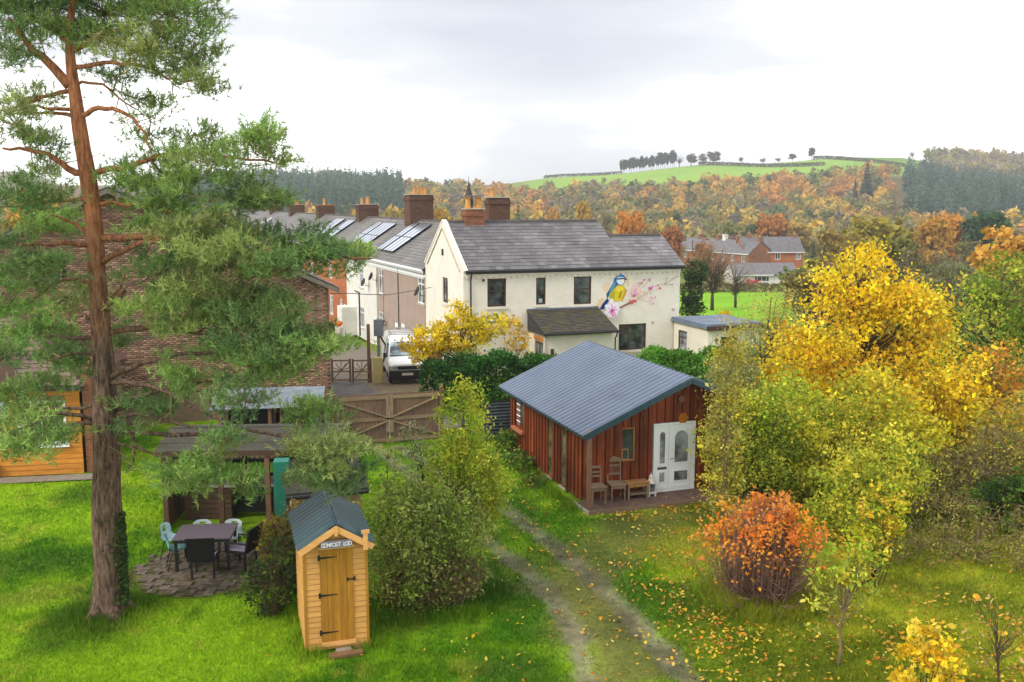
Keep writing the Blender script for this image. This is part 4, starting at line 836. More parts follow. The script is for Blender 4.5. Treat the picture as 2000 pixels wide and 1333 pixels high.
# roof
ROW, RY0, RY1 = 3.1, -.55, 6.5
for s in (1, -1):
    ox = -.33 if s > 0 else 5.87
    u_ = Vector((s*3.1, 0, 3.371-2.035))
    un = u_.normalized(); corr('roof_sheet', ROOFB, cb, (ox, RY0, 2.055), (0, 1, 0), u_, RY1-RY0, u_.length*.55, .245, .055); corr('roof_sheet', ROOFB, cb, Vector((ox, RY0, 2.068))+un*u_.length*.5, (0, 1, 0), u_, RY1-RY0, u_.length*.5-.02, .245, .055)
    un = u_.normalized(); nn = Vector((-un.z*s, 0, un.x*s))
    for yy in (RY0-.012, RY1+.012): MB().bar(Vector((ox, yy, 2.02)), Vector((2.77, yy, 3.356)), .025, .16).build('verge_flashing', TEALD, cb)
    a = Vector((2.77, RY0-.03, 3.42)); dn = Vector((-s*.95, 0, -.41)).normalized()*.36
    MB().prism([a, a+dn, a+dn+Vector((0, 0, -.012)), a+Vector((0, 0, -.012))], (0, RY1-RY0+.06, 0)).build('ridge_cap', ROOFB, cb)
    for k in range(6):
        p = Vector((ox, RY0+.3, 2.0))+un*(.25+k*.56); MB().box(p.x-.03, p.x+.03, RY0+.03, CY0+.02, p.z-.1, p.z-.01).build('purlin', OAKW, cb)
MB().box(-.30, -.26, RY0+.02, RY1-.02, 1.97, 2.045).build('eave_board', TEALD, cb)
sm = MB().box(-.012, .012, -.012, .012, 0, .018).mesh('screw'); sm.materials.append(TEALD)
for i in range(0, 28, 2):
    for t in (.12, .38, .62, .88): link('screw', sm, None, cb, (-.33+3.1*t, RY0+.19+i*.245, 2.055+1.336*t+.03))
# deck, post
n = 40; dm = MB().box(0, .138, -.66, CY0-.03, .09, .12).mesh('deck_plank'); dm.materials.append(DECKW)
for i in range(n): link('deck_plank', dm, None, cb, (-.22+i*.144, 0, 0))
MB().box(-.23, 5.55, -.7, -.662, -.02, .115).build('deck_fascia', OAKW, cb)
MB().box(-.262, -.232, -.7, CY0-.03, -.02, .115).build('deck_fascia', STONE, cb)
MB().box(-.19, -.08, -.52, -.41, .121, 2.0).build('post', POSTW, cb, bevel=.006); MB().box(5.35, 5.46, -.52, -.41, .121, 2.0).build('post', POSTW, cb)
MB().bar((-.25, -.47, 2.02), (-.05, -.47, 2.14), .09, .14).build('rafter_end', OAKW, cb)
# ------------------------------------------------------------------ things on the deck
F_c = Matrix.Translation(Vector((1.976, 24.305, 0))) @ Matrix.Rotation(R(18.7), 4, 'Z')
def onc(x, y, z=.121): return tuple(F_c @ Vector((x, y, z)))
def chair(label, x, y, rot, style):
    r = thing('wooden_chair', label, 'chair', onc(x, y), R(18.7)+rot); w, d = .2, .2; m = OAKW
    MB().box(-w-.02, w+.02, -d-.02, d+.01, .43, .47).build('seat', OAKW, r, bevel=.01)
    lm = [(-w+.02, -d+.02), (w-.02, -d+.02)]
    for a, b in lm:
        if style: MB().lathe((a, b, 0), [(.015, 0), (.022, .06), (.015, .1), (.024, .16), (.016, .22), (.026, .3), (.022, .36), (.026, .428)], 8).build('leg', m, r)
        else: MB().box(a-.02, a+.02, b-.02, b+.02, 0, .428).build('leg', m, r)
    H_ = 1.08 if style else .92
    for a in (-w+.02, w-.02): MB().bar((a, d-.03, 0), (a, d+.05, H_), .036, .036).build('back_post', m, r)
    MB().box(-w+.04, w-.04, -d+.005, -d+.03, .35, .428).build('apron', m, r)
    for s in (-1, 1): MB().box(s*(w-.02)-.008, s*(w-.02)+.008, -d+.05, d-.05, .15, .18).build('stretcher', m, r)
    rails = [(.62, .67), (.73, .78), (.86, .93)] if not style else [(.62, .68), (.86, .9), (.98, 1.08)]
    for z0, z1 in rails: MB().box(-w+.035, w-.035, d+.01, d+.035, z0, z1).build('back_rail', m, r)
    if style:
        for k in range(5): MB().lathe((-.12+.06*k, d+.022, .681), [(.007, 0), (.013, .05), (.007, .09), (.012, .13), (.007, .178)], 6).build('spindle', m, r)
        MB().prism([(-.12, d+.035, 1.081), (.12, d+.035, 1.081), (.06, d+.035, 1.12), (0, d+.035, 1.14), (-.06, d+.035, 1.12)], (0, -.025, 0)).build('crest', m, r)
    return r
chair('low ladder-back wooden chair on the deck beside the corner post', .27, -.06, R(-4), 0)
chair('tall spindle-back wooden chair with turned legs beside the bench on the deck', .86, -.02, R(-6), 1)
r = thing('wooden_bench', 'small honey-coloured bench table with a low shelf on the deck', 'bench', onc(1.43, -.06), R(18.7))
MB().box(-.32, .32, -.16, .16, .43, .47).build('top', BENW, r, bevel=.006)
for a in (-.28, .28):
    for b in (-.12, .12): MB().box(a-.025, a+.025, b-.025, b+.025, 0, .429).build('leg', OAKW, r)
MB().box(-.25, .25, -.12, .12, .12, .15).build('shelf', OAKW, r); MB().box(-.254, .254, -.14, -.12, .34, .429).build('apron', BENW, r)
r = thing('garden_lantern', 'small white lantern with a peaked top beside the white door', 'lantern', onc(1.89, -.02), R(18.7)); WL = pmat('white_metal', s2l(226, 216, 206, .9), rough=.6)
for a in (-.09, .09):
    for b in (-.09, .09): MB().box(a-.02, a+.02, b-.02, b+.02, 0, .08).build('foot', WL, r)
MB().box(-.12, .12, -.12, .12, .081, .13).build('base', WL, r)
mb = MB()
for a in (-.1, .1):
    for b in (-.1, .1): mb.box(a-.014, a+.014, b-.014, b+.014, .131, .36)
mb.build('frame', WL, r); MB().box(-.08, .08, -.08, .08, .131, .36).build('glass', GLASSG, r)
MB().lathe((0, 0, .361), [(.15, 0), (.13, .03), (.07, .1), (.05, .16), (.07, .17), (.03, .22), (.015, .27)], 8).build('top', WL, r)
# ------------------------------------------------------------------ the compost loo
lo = thing('compost_loo', 'small honey timber toilet hut with a teal corrugated roof and name board', 'toilet hut', (-3.68, 15.94, 0), R(17))
LW, LD, LE, LR = 1.14, 1.72, 2.0, 2.34
wl = lambda x: LE+min(x, LW-x)*(LR-LE)/(LW/2)
for x0, x1, y0, y1 in ((.02, .06, .02, LD-.02), (LW-.06, LW-.02, .02, LD-.02)): MB().box(x0, x1, y0, y1, .1, LE).build('side_panel', LOOW, lo)
MB().box(.0, LW, .0, LD, .06, .1).build('floor', LOOW, lo)
MB().prism([(.06, LD-.02, .1), (LW-.06, LD-.02, .1), (LW-.06, LD-.02, LE), (LW/2, LD-.02, LR), (.06, LD-.02, LE)], (0, .02, 0)).build('back_panel', LOOW, lo)
DL, DR = .29, .87
MB().prism([(.061, .06, .1), (LW-.061, .06, .1), (LW-.061, .06, LE), (LW/2, .06, LR-.01), (.061, .06, LE)], (0, -.02, 0)).build('front_panel', LOOW, lo)
nb = 19; bh = (LE-.08)/nb
def ship(x0, x1, z, h, y=0.0): return MB().prism([(x0, y+.0395, z+.003), (x0, y+.006, z+.003), (x0, y+.016, z+h-.012), (x0, y+.028, z+h-.002), (x0, y+.0395, z+h-.002)], (x1-x0, 0, 0))
for i in range(nb):
    z = .085+i*bh
    ship(.045, DL-.002, z, bh).build('shiplap_board', LOOW, lo); ship(DR+.002, LW-.045, z, bh).build('shiplap_board', LOOW, lo)
    o = ship(-LD+.03, -.045, z, bh, -.02).build('shiplap_board', LOOW, lo); o.rotation_euler = (0, 0, R(-90))
for i in range(2): ship(.05+.28*i, LW-.05-.28*i, LE+.0+i*bh, bh).build('shiplap_board', LOOW, lo)
for x in (0, LW-.044): MB().box(x, x+.044, -.002, .042, .06, LE-.01).build('corner_trim', LOOD, lo)
dz0, dz1 = .2, 1.93; nd = 5; dwid = (DR-DL)/nd
door = MB().box(DL+.01, DR-.01, .018, .036, dz0, dz1).build('door', LOOD, lo)
for i in range(nd): MB().box(DL+i*dwid+.002, DL+(i+1)*dwid-.002, -.008, .0175, dz0, dz1).build('door_plank', LOOD, door)
MB().box(DL-.01, DR+.02, -.03, .03, .12, .195).build('sill', LOOT, lo); MB().box(DL-.02, DR+.03, -.04, .03, dz1+.008, dz1+.06).build('lintel', LOOT, lo)
for z in (.38, 1.08, 1.78):
    h_ = MB().prism([(DL-.0, -.010, z-.02), (DL+.3, -.010, z-.006), (DL+.3, -.010, z+.006), (DL, -.010, z+.02)], (0, -.006, 0)).build('hinge', IRON, door); MB().box(DL-.035, DL-.001, -.012, .004, z-.05, z+.05).build('hinge_plate', IRON, h_)
b_ = MB().box(DR-.11, DR+.03, -.018, -.009, 1.325, 1.35).build('bolt', IRON, door); MB().box(DR-.115, DR-.09, -.02, -.0095, 1.30, 1.375).build('bolt_plate', IRON, b_); MB().box(DR+.012, DR+.035, -.022, .004, 1.30, 1.375).build('keeper', IRON, b_)
for s in (1, -1):
    ox = -.1 if s > 0 else LW+.1; u_ = Vector((s*(LW/2+.1), 0, LR-LE+.07)); 
    corr('roof_sheet', ROOFT, lo, (ox, -.16, LE+.0), (0, 1, 0), u_, LD+.3, u_.length-.01, .19, .06, True)
    MB().bar(Vector((ox+.02*s, -.15, LE-.055)), Vector((LW/2+.002*s, -.15, LR+.005)), .03, .11).build('bargeboard', LOOT, lo)
    a = Vector((LW/2, -.17, LR+.10)); dn = Vector((-s*.86, 0, -.5)).normalized()*.17
    MB().prism([a, a+dn, a+dn-Vector((0, 0, .01)), a-Vector((0, 0, .01))], (0, LD+.32, 0)).build('ridge_cap', TEALD, lo)
MB().box(LW/2-.03, LW/2+.03, -.19, -.166, LR-.12, LR+.06).build('finial_block', LOOT, lo)
MB().box(LW-.1, LW-.02, -.2, -.167, LE-.08, LE+.22).build('cross_upright', LOOT, lo); MB().box(LW-.13, LW+.01, -.21, -.165, LE+.221, LE+.28).build('cross_top', LOOT, lo)
sg = MB().box(LW/2-.27, LW/2+.27, -.2, -.17, LE+.015, LE+.135).build('name_board', pmat('slate_grey_board', s2l(140, 138, 150, .8), s2l(116, 114, 128, .8), rough=.8), lo); sg['label'] = 'grey board hand-lettered COMPOST LOO'
WP = pmat('white_lettering', s2l(244, 242, 250, .95), rough=.6, bump=0)
def letters(txt, x0, x1, zc, size, y, parent, mat, wob=.0):
    n = len(txt)
    for i, ch in enumerate(txt):
        if ch == ' ': continue
        cu = bpy.data.curves.new('letter', 'FONT'); cu.body = ch; cu.size = size*(1+rnd.uniform(-wob, wob)); cu.extrude = .002; cu.offset = size*.006; cu.align_x = 'CENTER'
        to = bpy.data.objects.new('tmp', cu); COL.objects.link(to); bpy.context.view_layer.update()
        me = bpy.data.meshes.new_from_object(to.evaluated_get(bpy.context.evaluated_depsgraph_get())); bpy.data.objects.remove(to)
        me.materials.clear(); me.materials.append(mat)
        o = link('letter', me, None, parent, (x0+(x1-x0)*(i+.5)/n, y, zc-size*.34+rnd.uniform(-1, 1)*wob*size*.4), (R(90), rnd.uniform(-wob, wob)*1.2, 0))
letters('COMPOST LOO', LW/2-.255, LW/2+.255, LE+.075, .105, -.203, sg, WP, .05)
FL = Matrix.Translation(Vector((-3.68, 15.94, 0))) @ Matrix.Rotation(R(17), 4, 'Z')
for nm, lb, a in (('timber_bearer', 'rough timber bearer under the right front corner of the loo', (.85, 1.17, -.06, .3, .0, .058)), ('timber_bearer', 'rough timber bearer under the left front corner of the loo', (.02, .32, -.02, .3, .0, .058)), ('timber_step', 'long sleeper step lying in the grass before the loo door', (.38, .98, -.34, -.2, .0, .09)), ('paving_stone', 'flat stone between the step and the loo sill', (.52, .8, -.17, -.03, .0, .075))):
    o = MB().box(*a).build(nm, wood_('sleeper', (150, 112, 74), (98, 74, 50), stretch=(.7, 4, 4)) if 'timber' in nm else CONC, bevel=.012); o.matrix_world = FL @ Matrix.Translation((0, 0, 0)); tag(o, lb, 'stone' if 'stone' in nm else 'timber')
# ------------------------------------------------------------------ drive gate
GO = grd(762, 868); ga = thing('drive_gate', 'pair of tall weathered board gates with diagonal braces across the drive', 'gate', (GO.x, GO.y, 0), R(17)); GH = 1.72
for s in (-1, 1):
    lf = MB().box(*sorted((s*.02, s*1.68)), .0, .03, GH-.17, GH-.06).build('top_rail', GATER, ga)
    nb = 12; bw = 1.66/nb
    for i in range(nb):
        a = s*(.02+i*bw); b = s*(.02+(i+1)*bw-.008); lo_, hi = sorted((a, b)); MB().box(lo_, hi, .031, .055, .06, GH+rnd.uniform(-.004, .004)).build('board', GATEW, ga)
    for z in (.1, .82): MB().box(*sorted((s*.02, s*1.68)), .0, .03, z, z+.11).build('rail', GATER, ga)
    MB().bar((s*.08, .012, .93), (s*1.62, .012, GH-.2), .04, .1, (0, 1, 0)).build('brace', GATER, ga); MB().bar((s*.08, .012, .80), (s*1.62, .012, .24), .04, .1, (0, 1, 0)).build('brace', GATER, ga)
    MB().box(*sorted((s*.022, s*.12)), -.012, -.001, .06, GH-.02).build('stile', GATER, ga)
    MB().box(*sorted((s*.05, s*.08)), -.03, -.013, .28, .42).build('drop_bolt', IRON, ga)
MB().box(-.12, .12, -.03, -.013, .86, .9).build('latch', IRON, ga)
for s in (-1, 1):
    o = MB().box(-.06, .06, -.06, .06, -.05, 1.95 if s > 0 else 1.8).build('gate_post', GATEW, bevel=.01); p = Matrix.Translation(GO) @ Matrix.Rotation(R(17), 4, 'Z') @ Vector((s*1.78, .04, 0)); o.location = (p.x, p.y, 0); o.rotation_euler = (0, 0, R(17))
    tag(o, 'square gate post on the brick house side of the drive gate' if s < 0 else 'square gate post on the hedge side of the drive gate', 'post')
for i, (dx, ln_, lean) in enumerate(((0, 1.35, .12), (.16, 1.5, .34))):
    p = grd(640, 868); o = MB().box(-.07, .07, -.02, .02, 0, ln_).build('leaning_plank', LOOT); o.location = (p.x+dx, p.y+.2, 0); o.rotation_euler = (R(-14), lean, 0); tag(o, ['pale upright plank leaning beside the gate post', 'pale slanting plank leaning across its neighbour by the gate post'][i], 'plank')
# ------------------------------------------------------------------ yard and drive behind the gate
def sheet(name, poly, mat, dz, step=1.0):
    """a paved sheet that follows the terrain"""
    (x0, y0), (x1, y1), (x2, y2), (x3, y3) = poly; n = 14; V = []
    for i in range(n+1):
        for j in range(n+1):
            a, b = i/n, j/n; x = (x0*(1-a)+x1*a)*(1-b)+(x3*(1-a)+x2*a)*b; y = (y0*(1-a)+y1*a)*(1-b)+(y3*(1-a)+y2*a)*b; V.append((x, y, gz1(x, y)+dz))
    F = [(i*(n+1)+j, (i+1)*(n+1)+j, (i+1)*(n+1)+j+1, i*(n+1)+j+1) for i in range(n) for j in range(n)]
    m = MB(); m.add(V, F); return tag(m.build(name, mat), kind='structure')
sheet('yard', [(-6.6, 31.6), (-1.6, 33.0), (-3.2, 47.0), (-10.0, 44.5)], pmat('yard_tarmac', s2l(150, 146, 142, .75), s2l(112, 108, 104, .75), scale=3, rough=.95, bump=.3, dirt=.35), .03)
sheet('hardstanding', [(-5.9, 40.5), (-2.6, 41.4), (-4.2, 48.4), (-8.0, 47.4)], pmat('sandy_concrete', s2l(176, 158, 126, .75), s2l(126, 112, 84, .75), scale=3, rough=.95, bump=.3, dirt=.3), .036)
sheet('lane', [(-10.5, 44.5), (-4.5, 46.5), (-9.8, 62), (-52, 160)], pmat('lane_gravel', s2l(150, 142, 128, .75), s2l(112, 104, 92, .75), scale=6, rough=.95, bump=.4), .02)
# ------------------------------------------------------------------ the van
vp = grd(796, 751, -.33); vn = thing('parked_van', 'white panel van with black bumper and roof rack parked facing the gate', 'van', (vp.x, vp.y, gz1(vp.x, vp.y)+.035), R(12))
VW = pmat('white_van_paint', s2l(248, 249, 250, .98), s2l(242, 243, 244, .98), scale=1, rough=.25, bump=0, spec=.5, coat=.3)
st = [(-.02, .62, .92, .76), (.06, .45, 1.0, .82), (.35, .40, 1.08, .845), (.78, .36, 1.18, .85), (1.05, .36, 1.48, .85), (1.36, .36, 1.80, .85), (1.62, .36, 1.93, .85), (2.6, .36, 1.98, .85), (4.5, .36, 1.96, .85), (4.66, .45, 1.86, .82)]
V, F = [], []
for y, z0, zt, w in st:
    zb = min(1.1, zt-.12); k = max(0, (zt-1.1))/.88; wt = w-.16*k
    ring = [(-w*.96, z0), (-w, z0+.18), (-w, zb), (-(wt-.02), zt-.07), (-(wt-.12), zt), (0, zt+.02), (wt-.12, zt), (wt-.02, zt-.07), (w, zb), (w, z0+.18), (w*.96, z0)]
    V += [(x, y, z) for x, z in ring]
nR = 11
for i in range(len(st)-1):
    for j in range(nR): F.append((i*nR+j, i*nR+(j+1) % nR, (i+1)*nR+(j+1) % nR, (i+1)*nR+j))
F += [tuple(range(nR))[::-1], tuple(range((len(st)-1)*nR, len(st)*nR))]
body = MB().add(V, F).build('body', VW, vn, smooth=True); md = body.modifiers.new('edge', 'EDGE_SPLIT'); md.split_angle = R(38)
wsh = MB().prism([(-.74, .83, 1.235), (.74, .83, 1.235), (.635, 1.345, 1.79), (-.635, 1.345, 1.79)], (0, -.02, .018)).build('windscreen', GLASSB, vn); MB().box(-.74, .74, .79, .83, 1.2, 1.235).build('wiper_panel', BLACKP, wsh)
for s in (-1, 1):
    MB().prism([(s*.858, 1.0, 1.14), (s*.858, 1.9, 1.14), (s*.73, 1.9, 1.72), (s*.74, 1.42, 1.70)], (s*.006, 0, 0)).build('side_window', GLASS, vn)
    h_ = MB().box(*sorted((s*.46, s*.78)), -.05, .02, .70, .86).build('headlight', glassmat('lamp_glass', (.3, .32, .34), .1), vn); MB().box(*sorted((s*.785, s*.845)), -.02, .1, .71, .86).build('indicator', pmat('amber_lens', s2l(236, 120, 50, .9), rough=.3), h_)
    m_ = MB().box(*sorted((s*.88, s*1.02)), .95, 1.05, 1.12, 1.34).build('mirror', BLACKP, vn)
    for y in (.62, 3.9):
        w_ = MB().lathe((0, 0, -.1), [(.2, 0), (.31, .005), (.33, .04), (.33, .16), (.31, .195), (.2, .2)], 18).build('wheel', pmat('tyre', (.015, .015, .016), rough=.8), vn, smooth=False); w_.rotation_euler = (0, R(90), 0); w_.location = (s*.72, y, .332)
        r_ = MB().lathe((0, 0, -.108), [(.19, 0), (.19, .216)], 14).build('rim', GALV, w_)
MB().box(-.46, .46, -.045, .02, .70, .86).build('grille', BLACKP, vn); 
bm = MB().box(-.84, .84, -.12, .1, .34, .66).build('bumper', BLACKP, vn, bevel=.03)
pl = MB().box(-.26, .26, -.135, -.122, .44, .55).build('number_plate', pmat('plate', s2l(226, 222, 206, .9), rough=.4), vn)
gm = boxmesh(-.018, .018, -.004, 0, -.032, .032); gm.materials.append(BLACKP)
MB().box(-.75, .75, .2, 4.2, .2, .42).build('chassis', BLACKP, vn)
rk = MB()
for y in (1.75, 2.3, 2.9, 3.5, 4.1): rk.tube([(-.66, y, 1.96), (-.64, y, 2.1), (.64, y, 2.1), (.66, y, 1.96)], .018, 6)
for x in (-.6, .6): rk.tube([(x, 1.7, 2.125), (x, 4.2, 2.125)], .018, 6)
rk.build('roof_rack', pmat('rack_grey', s2l(160, 154, 150, .8), rough=.5), vn)
# ------------------------------------------------------------------ bits round the yard
y0g = 43.6
def ygate(x0, label):
    r = thing('garden_gate', label, 'gate', (x0, y0g, gz1(x0, y0g)+.03), R(6)); w = .92
    for a in (0, w-.09): MB().box(a, a+.09, -.03, .03, .03, 1.15).build('stile', POSTW, r)
    for z in (.1, .5, 1.02): MB().box(.09, w-.09, -.02, .02, z, z+.08).build('rail', GATER, r)
    for k in range(5): MB().bar((w/2, 0, .58), (w/2+.42*math.cos(R(20+35*k)), 0, .58+.44*math.sin(R(20+35*k))), .03, .035).build('sunray', GATER, r)
    MB().bar((.1, .025, .18), (w-.1, .025, .98), .03, .05).build('brace', GATER, r)
ygate(-8.45, 'left leaf of the low timber garden gate at the back of the yard'); ygate(-7.48, 'right leaf of the low timber garden gate at the back of the yard')
o = MB().box(-.22, .2, -.12, .12, -.3, 1.22).build('cream_pier', pmat('cream_pier', s2l(222, 208, 140, .85), s2l(200, 182, 116, .85), rough=.85)); o.location = (-6.28, 43.7, -.36); tag(o, 'short cream painted pier at the end of the garden gate', 'pier')
o = MB().box(-.07, .07, -.07, .07, -.3, 2.75).build('timber_pole', POSTW); o.location = (-6.72, 43.9, -.36); tag(o, 'tall square timber pole in front of the cream pier', 'pole')
o = thing('meter_cabinet', 'grey metal meter cabinet fixed on a pole before the pink terrace', 'cabinet', (-6.5, 45.6, -.45)); MB().box(-.07, .07, 0, .08, -.1, 2.9).build('pole', GALV, o); MB().box(-.2, .25, -.12, -.005, 2.05, 2.85).build('case', pmat('grey_cabinet', s2l(120, 126, 136, .8)), o); MB().tube([(.1, -.05, 2.05), (.35, -.05, 1.6), (.3, -.05, 1.0), (.1, .0, .6)], .05, 6).build('hose', BLACKP, o)
def bin_(x, y, label):
    r = thing('wheelie_bin', label, 'bin', (x, y, gz1(x, y)+.03), R(10)); MB().add([(-.24, -.28, .06), (.24, -.28, .06), (.24, .26, .06), (-.24, .26, .06), (-.28, -.34, .98), (.28, -.34, .98), (.28, .34, .98), (-.28, .34, .98)], [(0, 3, 2, 1), (4, 5, 6, 7), (0, 1, 5, 4), (1, 2, 6, 5), (2, 3, 7, 6), (3, 0, 4, 7)]).build('body', BLACKP, r)
    MB().prism([(-.3, -.37, .985), (-.3, .36, .985), (-.3, .3, 1.07), (-.3, -.3, 1.04)], (.6, 0, 0)).build('lid', BLACKP, r)
    for s in (-.26, .26): w_ = MB().lathe((0, 0, -.03), [(.1, 0), (.1, .06)], 10).build('wheel', BLACKP, r); w_.rotation_euler = (0, R(90), 0); w_.location = (s, .3, .1)
bin_(-5.78, 45.4, 'black wheelie bin standing beside the van')
o = MB().box(0, 3.1, 0, .25, -.5, 1.1).build('brick_wall', BRICKM); o.location = (-6.6, 47.6, -.5); o.rotation_euler = (0, 0, R(18)); tag(o, 'low red brick wall behind the van and bin', 'wall')
V, F_, C, cc = foliage([(-5.2, 47.2, .5, .9, .25, .35)], 40, 500, .1, .06, P_((180, 60, 56), (150, 70, 50), (110, 84, 50)), np.random.default_rng(2)); o = link('red_creeper', rawmesh('red_creeper', V, F_, C), LEAF); tag(o, 'red-leaved creeper spilling over the brick wall behind the van', 'creeper')
p = D_ = at(662, 632, 66); o = thing('pumpkin', 'orange pumpkin on a wall by the orange brick house', 'pumpkin', (p.x, p.y, p.z-.2)); mb = MB()
mb.lathe((0, 0, 0), [(.08, 0), (.22, .06), (.28, .2), (.22, .34), (.06, .38)], 14); mb.build('fruit', pmat('pumpkin', s2l(240, 120, 30, .9), rough=.5), o, smooth=True); MB().tube([(0, 0, .36), (.02, 0, .46)], .025, 6).build('stalk', BARK, o)
o = MB().box(-.8, .8, -.12, .12, gz1(p.x, p.y)-.5-(p.z-.2), -.002).build('garden_wall', STONE); o.location = (p.x, p.y, p.z-.2); o.rotation_euler = (0, 0, R(-68)); tag(o, 'pale garden wall with the pumpkin on top', 'wall')
# overhead cable from the brick house to the white gable
a, b = at(646, 574, 36.6), at(842, 562, 50.5); m = (a+b)/2-Vector((0, 0, .22)); mb = MB(); mb.tube([a, a*.75+m*.25-Vector((0, 0, -.03)), a*.4+m*.6, m, m*.4+b*.6, b], .018, 5); o = mb.build('overhead_cable', BLACKP); tag(o, 'thin black cable strung from the brick house to the white gable', 'cable')
# corrugated fence panel behind the cabin
o = corr('corrugated_panel', pmat('dark_corrugated', s2l(96, 104, 116, .75), s2l(60, 66, 76, .75), scale=3, rough=.5, dirt=.3), None, (0, 0, 0), (0, 0, 1), (1, 0, 0), 1.35, 1.5, .11, .03, False); o.location = (-.95, 31.3, .0); o.rotation_euler = (0, 0, R(18)); tag(o, 'dark corrugated metal fence panel between the hedge and the cabin', 'fence')
# grey garden box at the foot of the white house
p = at(1298, 688, 47.5); o = thing('storage_box', 'grey-green plastic storage box against the white house wall', 'storage box', (p.x, p.y, gz1(p.x, p.y)), R(19.6)); GB = pmat('greygreen_plastic', s2l(104, 112, 112, .8), rough=.6); MB().box(-.55, .55, -.3, .3, 0, .95).build('body', GB, o); MB().prism([(-.6, -.36, .951), (-.6, .34, .951), (-.6, .3, 1.06), (-.6, -.3, 1.02)], (1.2, 0, 0)).build('lid', GB, o)
# hanging planter and shrub pot by the porch
p = at(1081, 682, 43.6); o = thing('plant_pot', 'round topiary plant pot standing at the porch corner', 'plant pot', (p.x, p.y, gz1(p.x, p.y))); MB().lathe((0, 0, 0), [(.16, 0), (.2, .35), (.22, .4), (.15, .4)], 10).build('pot', POT, o); MB().tube([(0, 0, .3), (0, 0, 1.0)], .02, 5).build('stem', BARK, o)
V, F_, C, cc = foliage([(0, 0, 1.15, .28, .28, .26)], 30, 420, .06, .04, P_((116, 104, 58), (90, 96, 50)), np.random.default_rng(3)); link('crown', rawmesh('crown', V, F_, C), LEAF, o)
# ------------------------------------------------------------------ big brick house on the left
bh_ = thing('brick_house', 'large brown brick gable house half hidden by the pine', 'house', (-7.05, 36.3, 0), R(19.6))
BW, BE, BA = 15.2, 4.76, 8.35
roofb = lambda x: BE+min(-x, BW+x)*(BA-BE)/(BW/2)
MORT = pmat('mortar', s2l(158, 134, 110, .7), s2l(128, 108, 88, .7), scale=8, rough=.95, bump=.2)
MB().prism([(-BW, .03, -.2), (0, .03, -.2), (0, .03, BE), (-BW/2, .03, BA), (-BW, .03, BE)], (0, .25, 0)).build('wall', MORT, bh_)
MB().box(-.28, 0, .29, 9, -.2, BE).build('wall', BRICKM, bh_); MB().box(-BW, -BW+.28, .29, 9, -.2, BE).build('wall', BRICKM, bh_)
gb = np.random.default_rng(31); BC = [s2l(*c, .98) for c in ((146, 114, 94), (130, 100, 84), (158, 124, 102), (116, 92, 80), (168, 136, 112), (138, 108, 92))]
single, rest = [], []
r_ = 0; z = 0.0; bl, bhh = .225, .075
while z < BA-.1:
    off = (r_ % 2)*bl/2; k = 0
    while True:
        x1 = -k*bl-off+.0; x0 = x1-bl+.012; k += 1
        if x1 < -BW: break
        x1 = min(x1, 0); x0 = max(x0, -BW)
        if z+bhh > roofb((x0+x1)/2)-.02 or x1-x0 < .05: continue
        if z < 1.0 and x1 < -2.2: continue
        (single if (x0 > -3.1 and 2.9 < z < 4.6 and len(single) < 300) else rest).append((x0, x1, z))
    z += bhh; r_ += 1
amat('brick_face', rough=.9, spec=.15, noise=.22, nscale=18, bump=.25)
stdm = {}
for i, (x0, x1, z) in enumerate(single):
    key = (round(x1-x0, 3), i % 6)
    if key not in stdm:
        m = MB(); m.col = BC[i % 6]; m.box(0, x1-x0, 0, .028, 0, bhh-.011); stdm[key] = m.mesh('brick', col=True); stdm[key].materials.append(MATS['brick_face'])
    link('brick', stdm[key], None, bh_, (x0, gb.uniform(-.004, .003), z))
V, F, C = [], [], []
for x0, x1, z in rest:
    b = len(V); y = gb.uniform(-.005, .004); c = np.array(BC[gb.integers(6)])*gb.uniform(.8, 1.15); z1 = z+bhh-.011
    V += [(x0, y, z), (x1, y, z), (x1, y, z1), (x0, y, z1), (x0, .031, z), (x1, .031, z), (x1, .031, z1), (x0, .031, z1)]; C += [c]*8
    F += [(b, b+1, b+2, b+3), (b+3, b+2, b+6, b+7), (b+1, b, b+4, b+5), (b, b+3, b+7, b+4), (b+2, b+1, b+5, b+6)]
o = link('bricks', rawmesh('bricks', V, F, np.array(C)), MATS['brick_face'], bh_); tag(o, kind='stuff')
MB().box(-1.6, .02, -.03, .0, 3.94, 4.02).build('string_course', MORT, bh_)
for s in (1, -1):
    ox = .35 if s > 0 else -BW-.35; u_ = Vector((-s*(BW/2+.35), 0, BA-BE+.17)); e = Vector((ox, 0, BE-.1))
    MB().prism([e+Vector((0, -.4, 0)), e+Vector((0, 9, 0)), e+u_+Vector((0, 9, 0)), e+u_+Vector((0, -.4, 0))], (0, 0, .12)).build('roof', ROOFU, bh_)
    slates('slates', bh_, e+Vector((0, -.4, .13)), (0, 1, 0), u_, 9.4, u_.length, .3, .34, SLATE_G, g)
    MB().bar(e+Vector((0, -.42, 0)), e+u_+Vector((0, -.42, 0)), .04, .15).build('bargeboard', pmat('weathered_barge', s2l(150, 140, 124, .7), s2l(116, 106, 92, .7)), bh_)
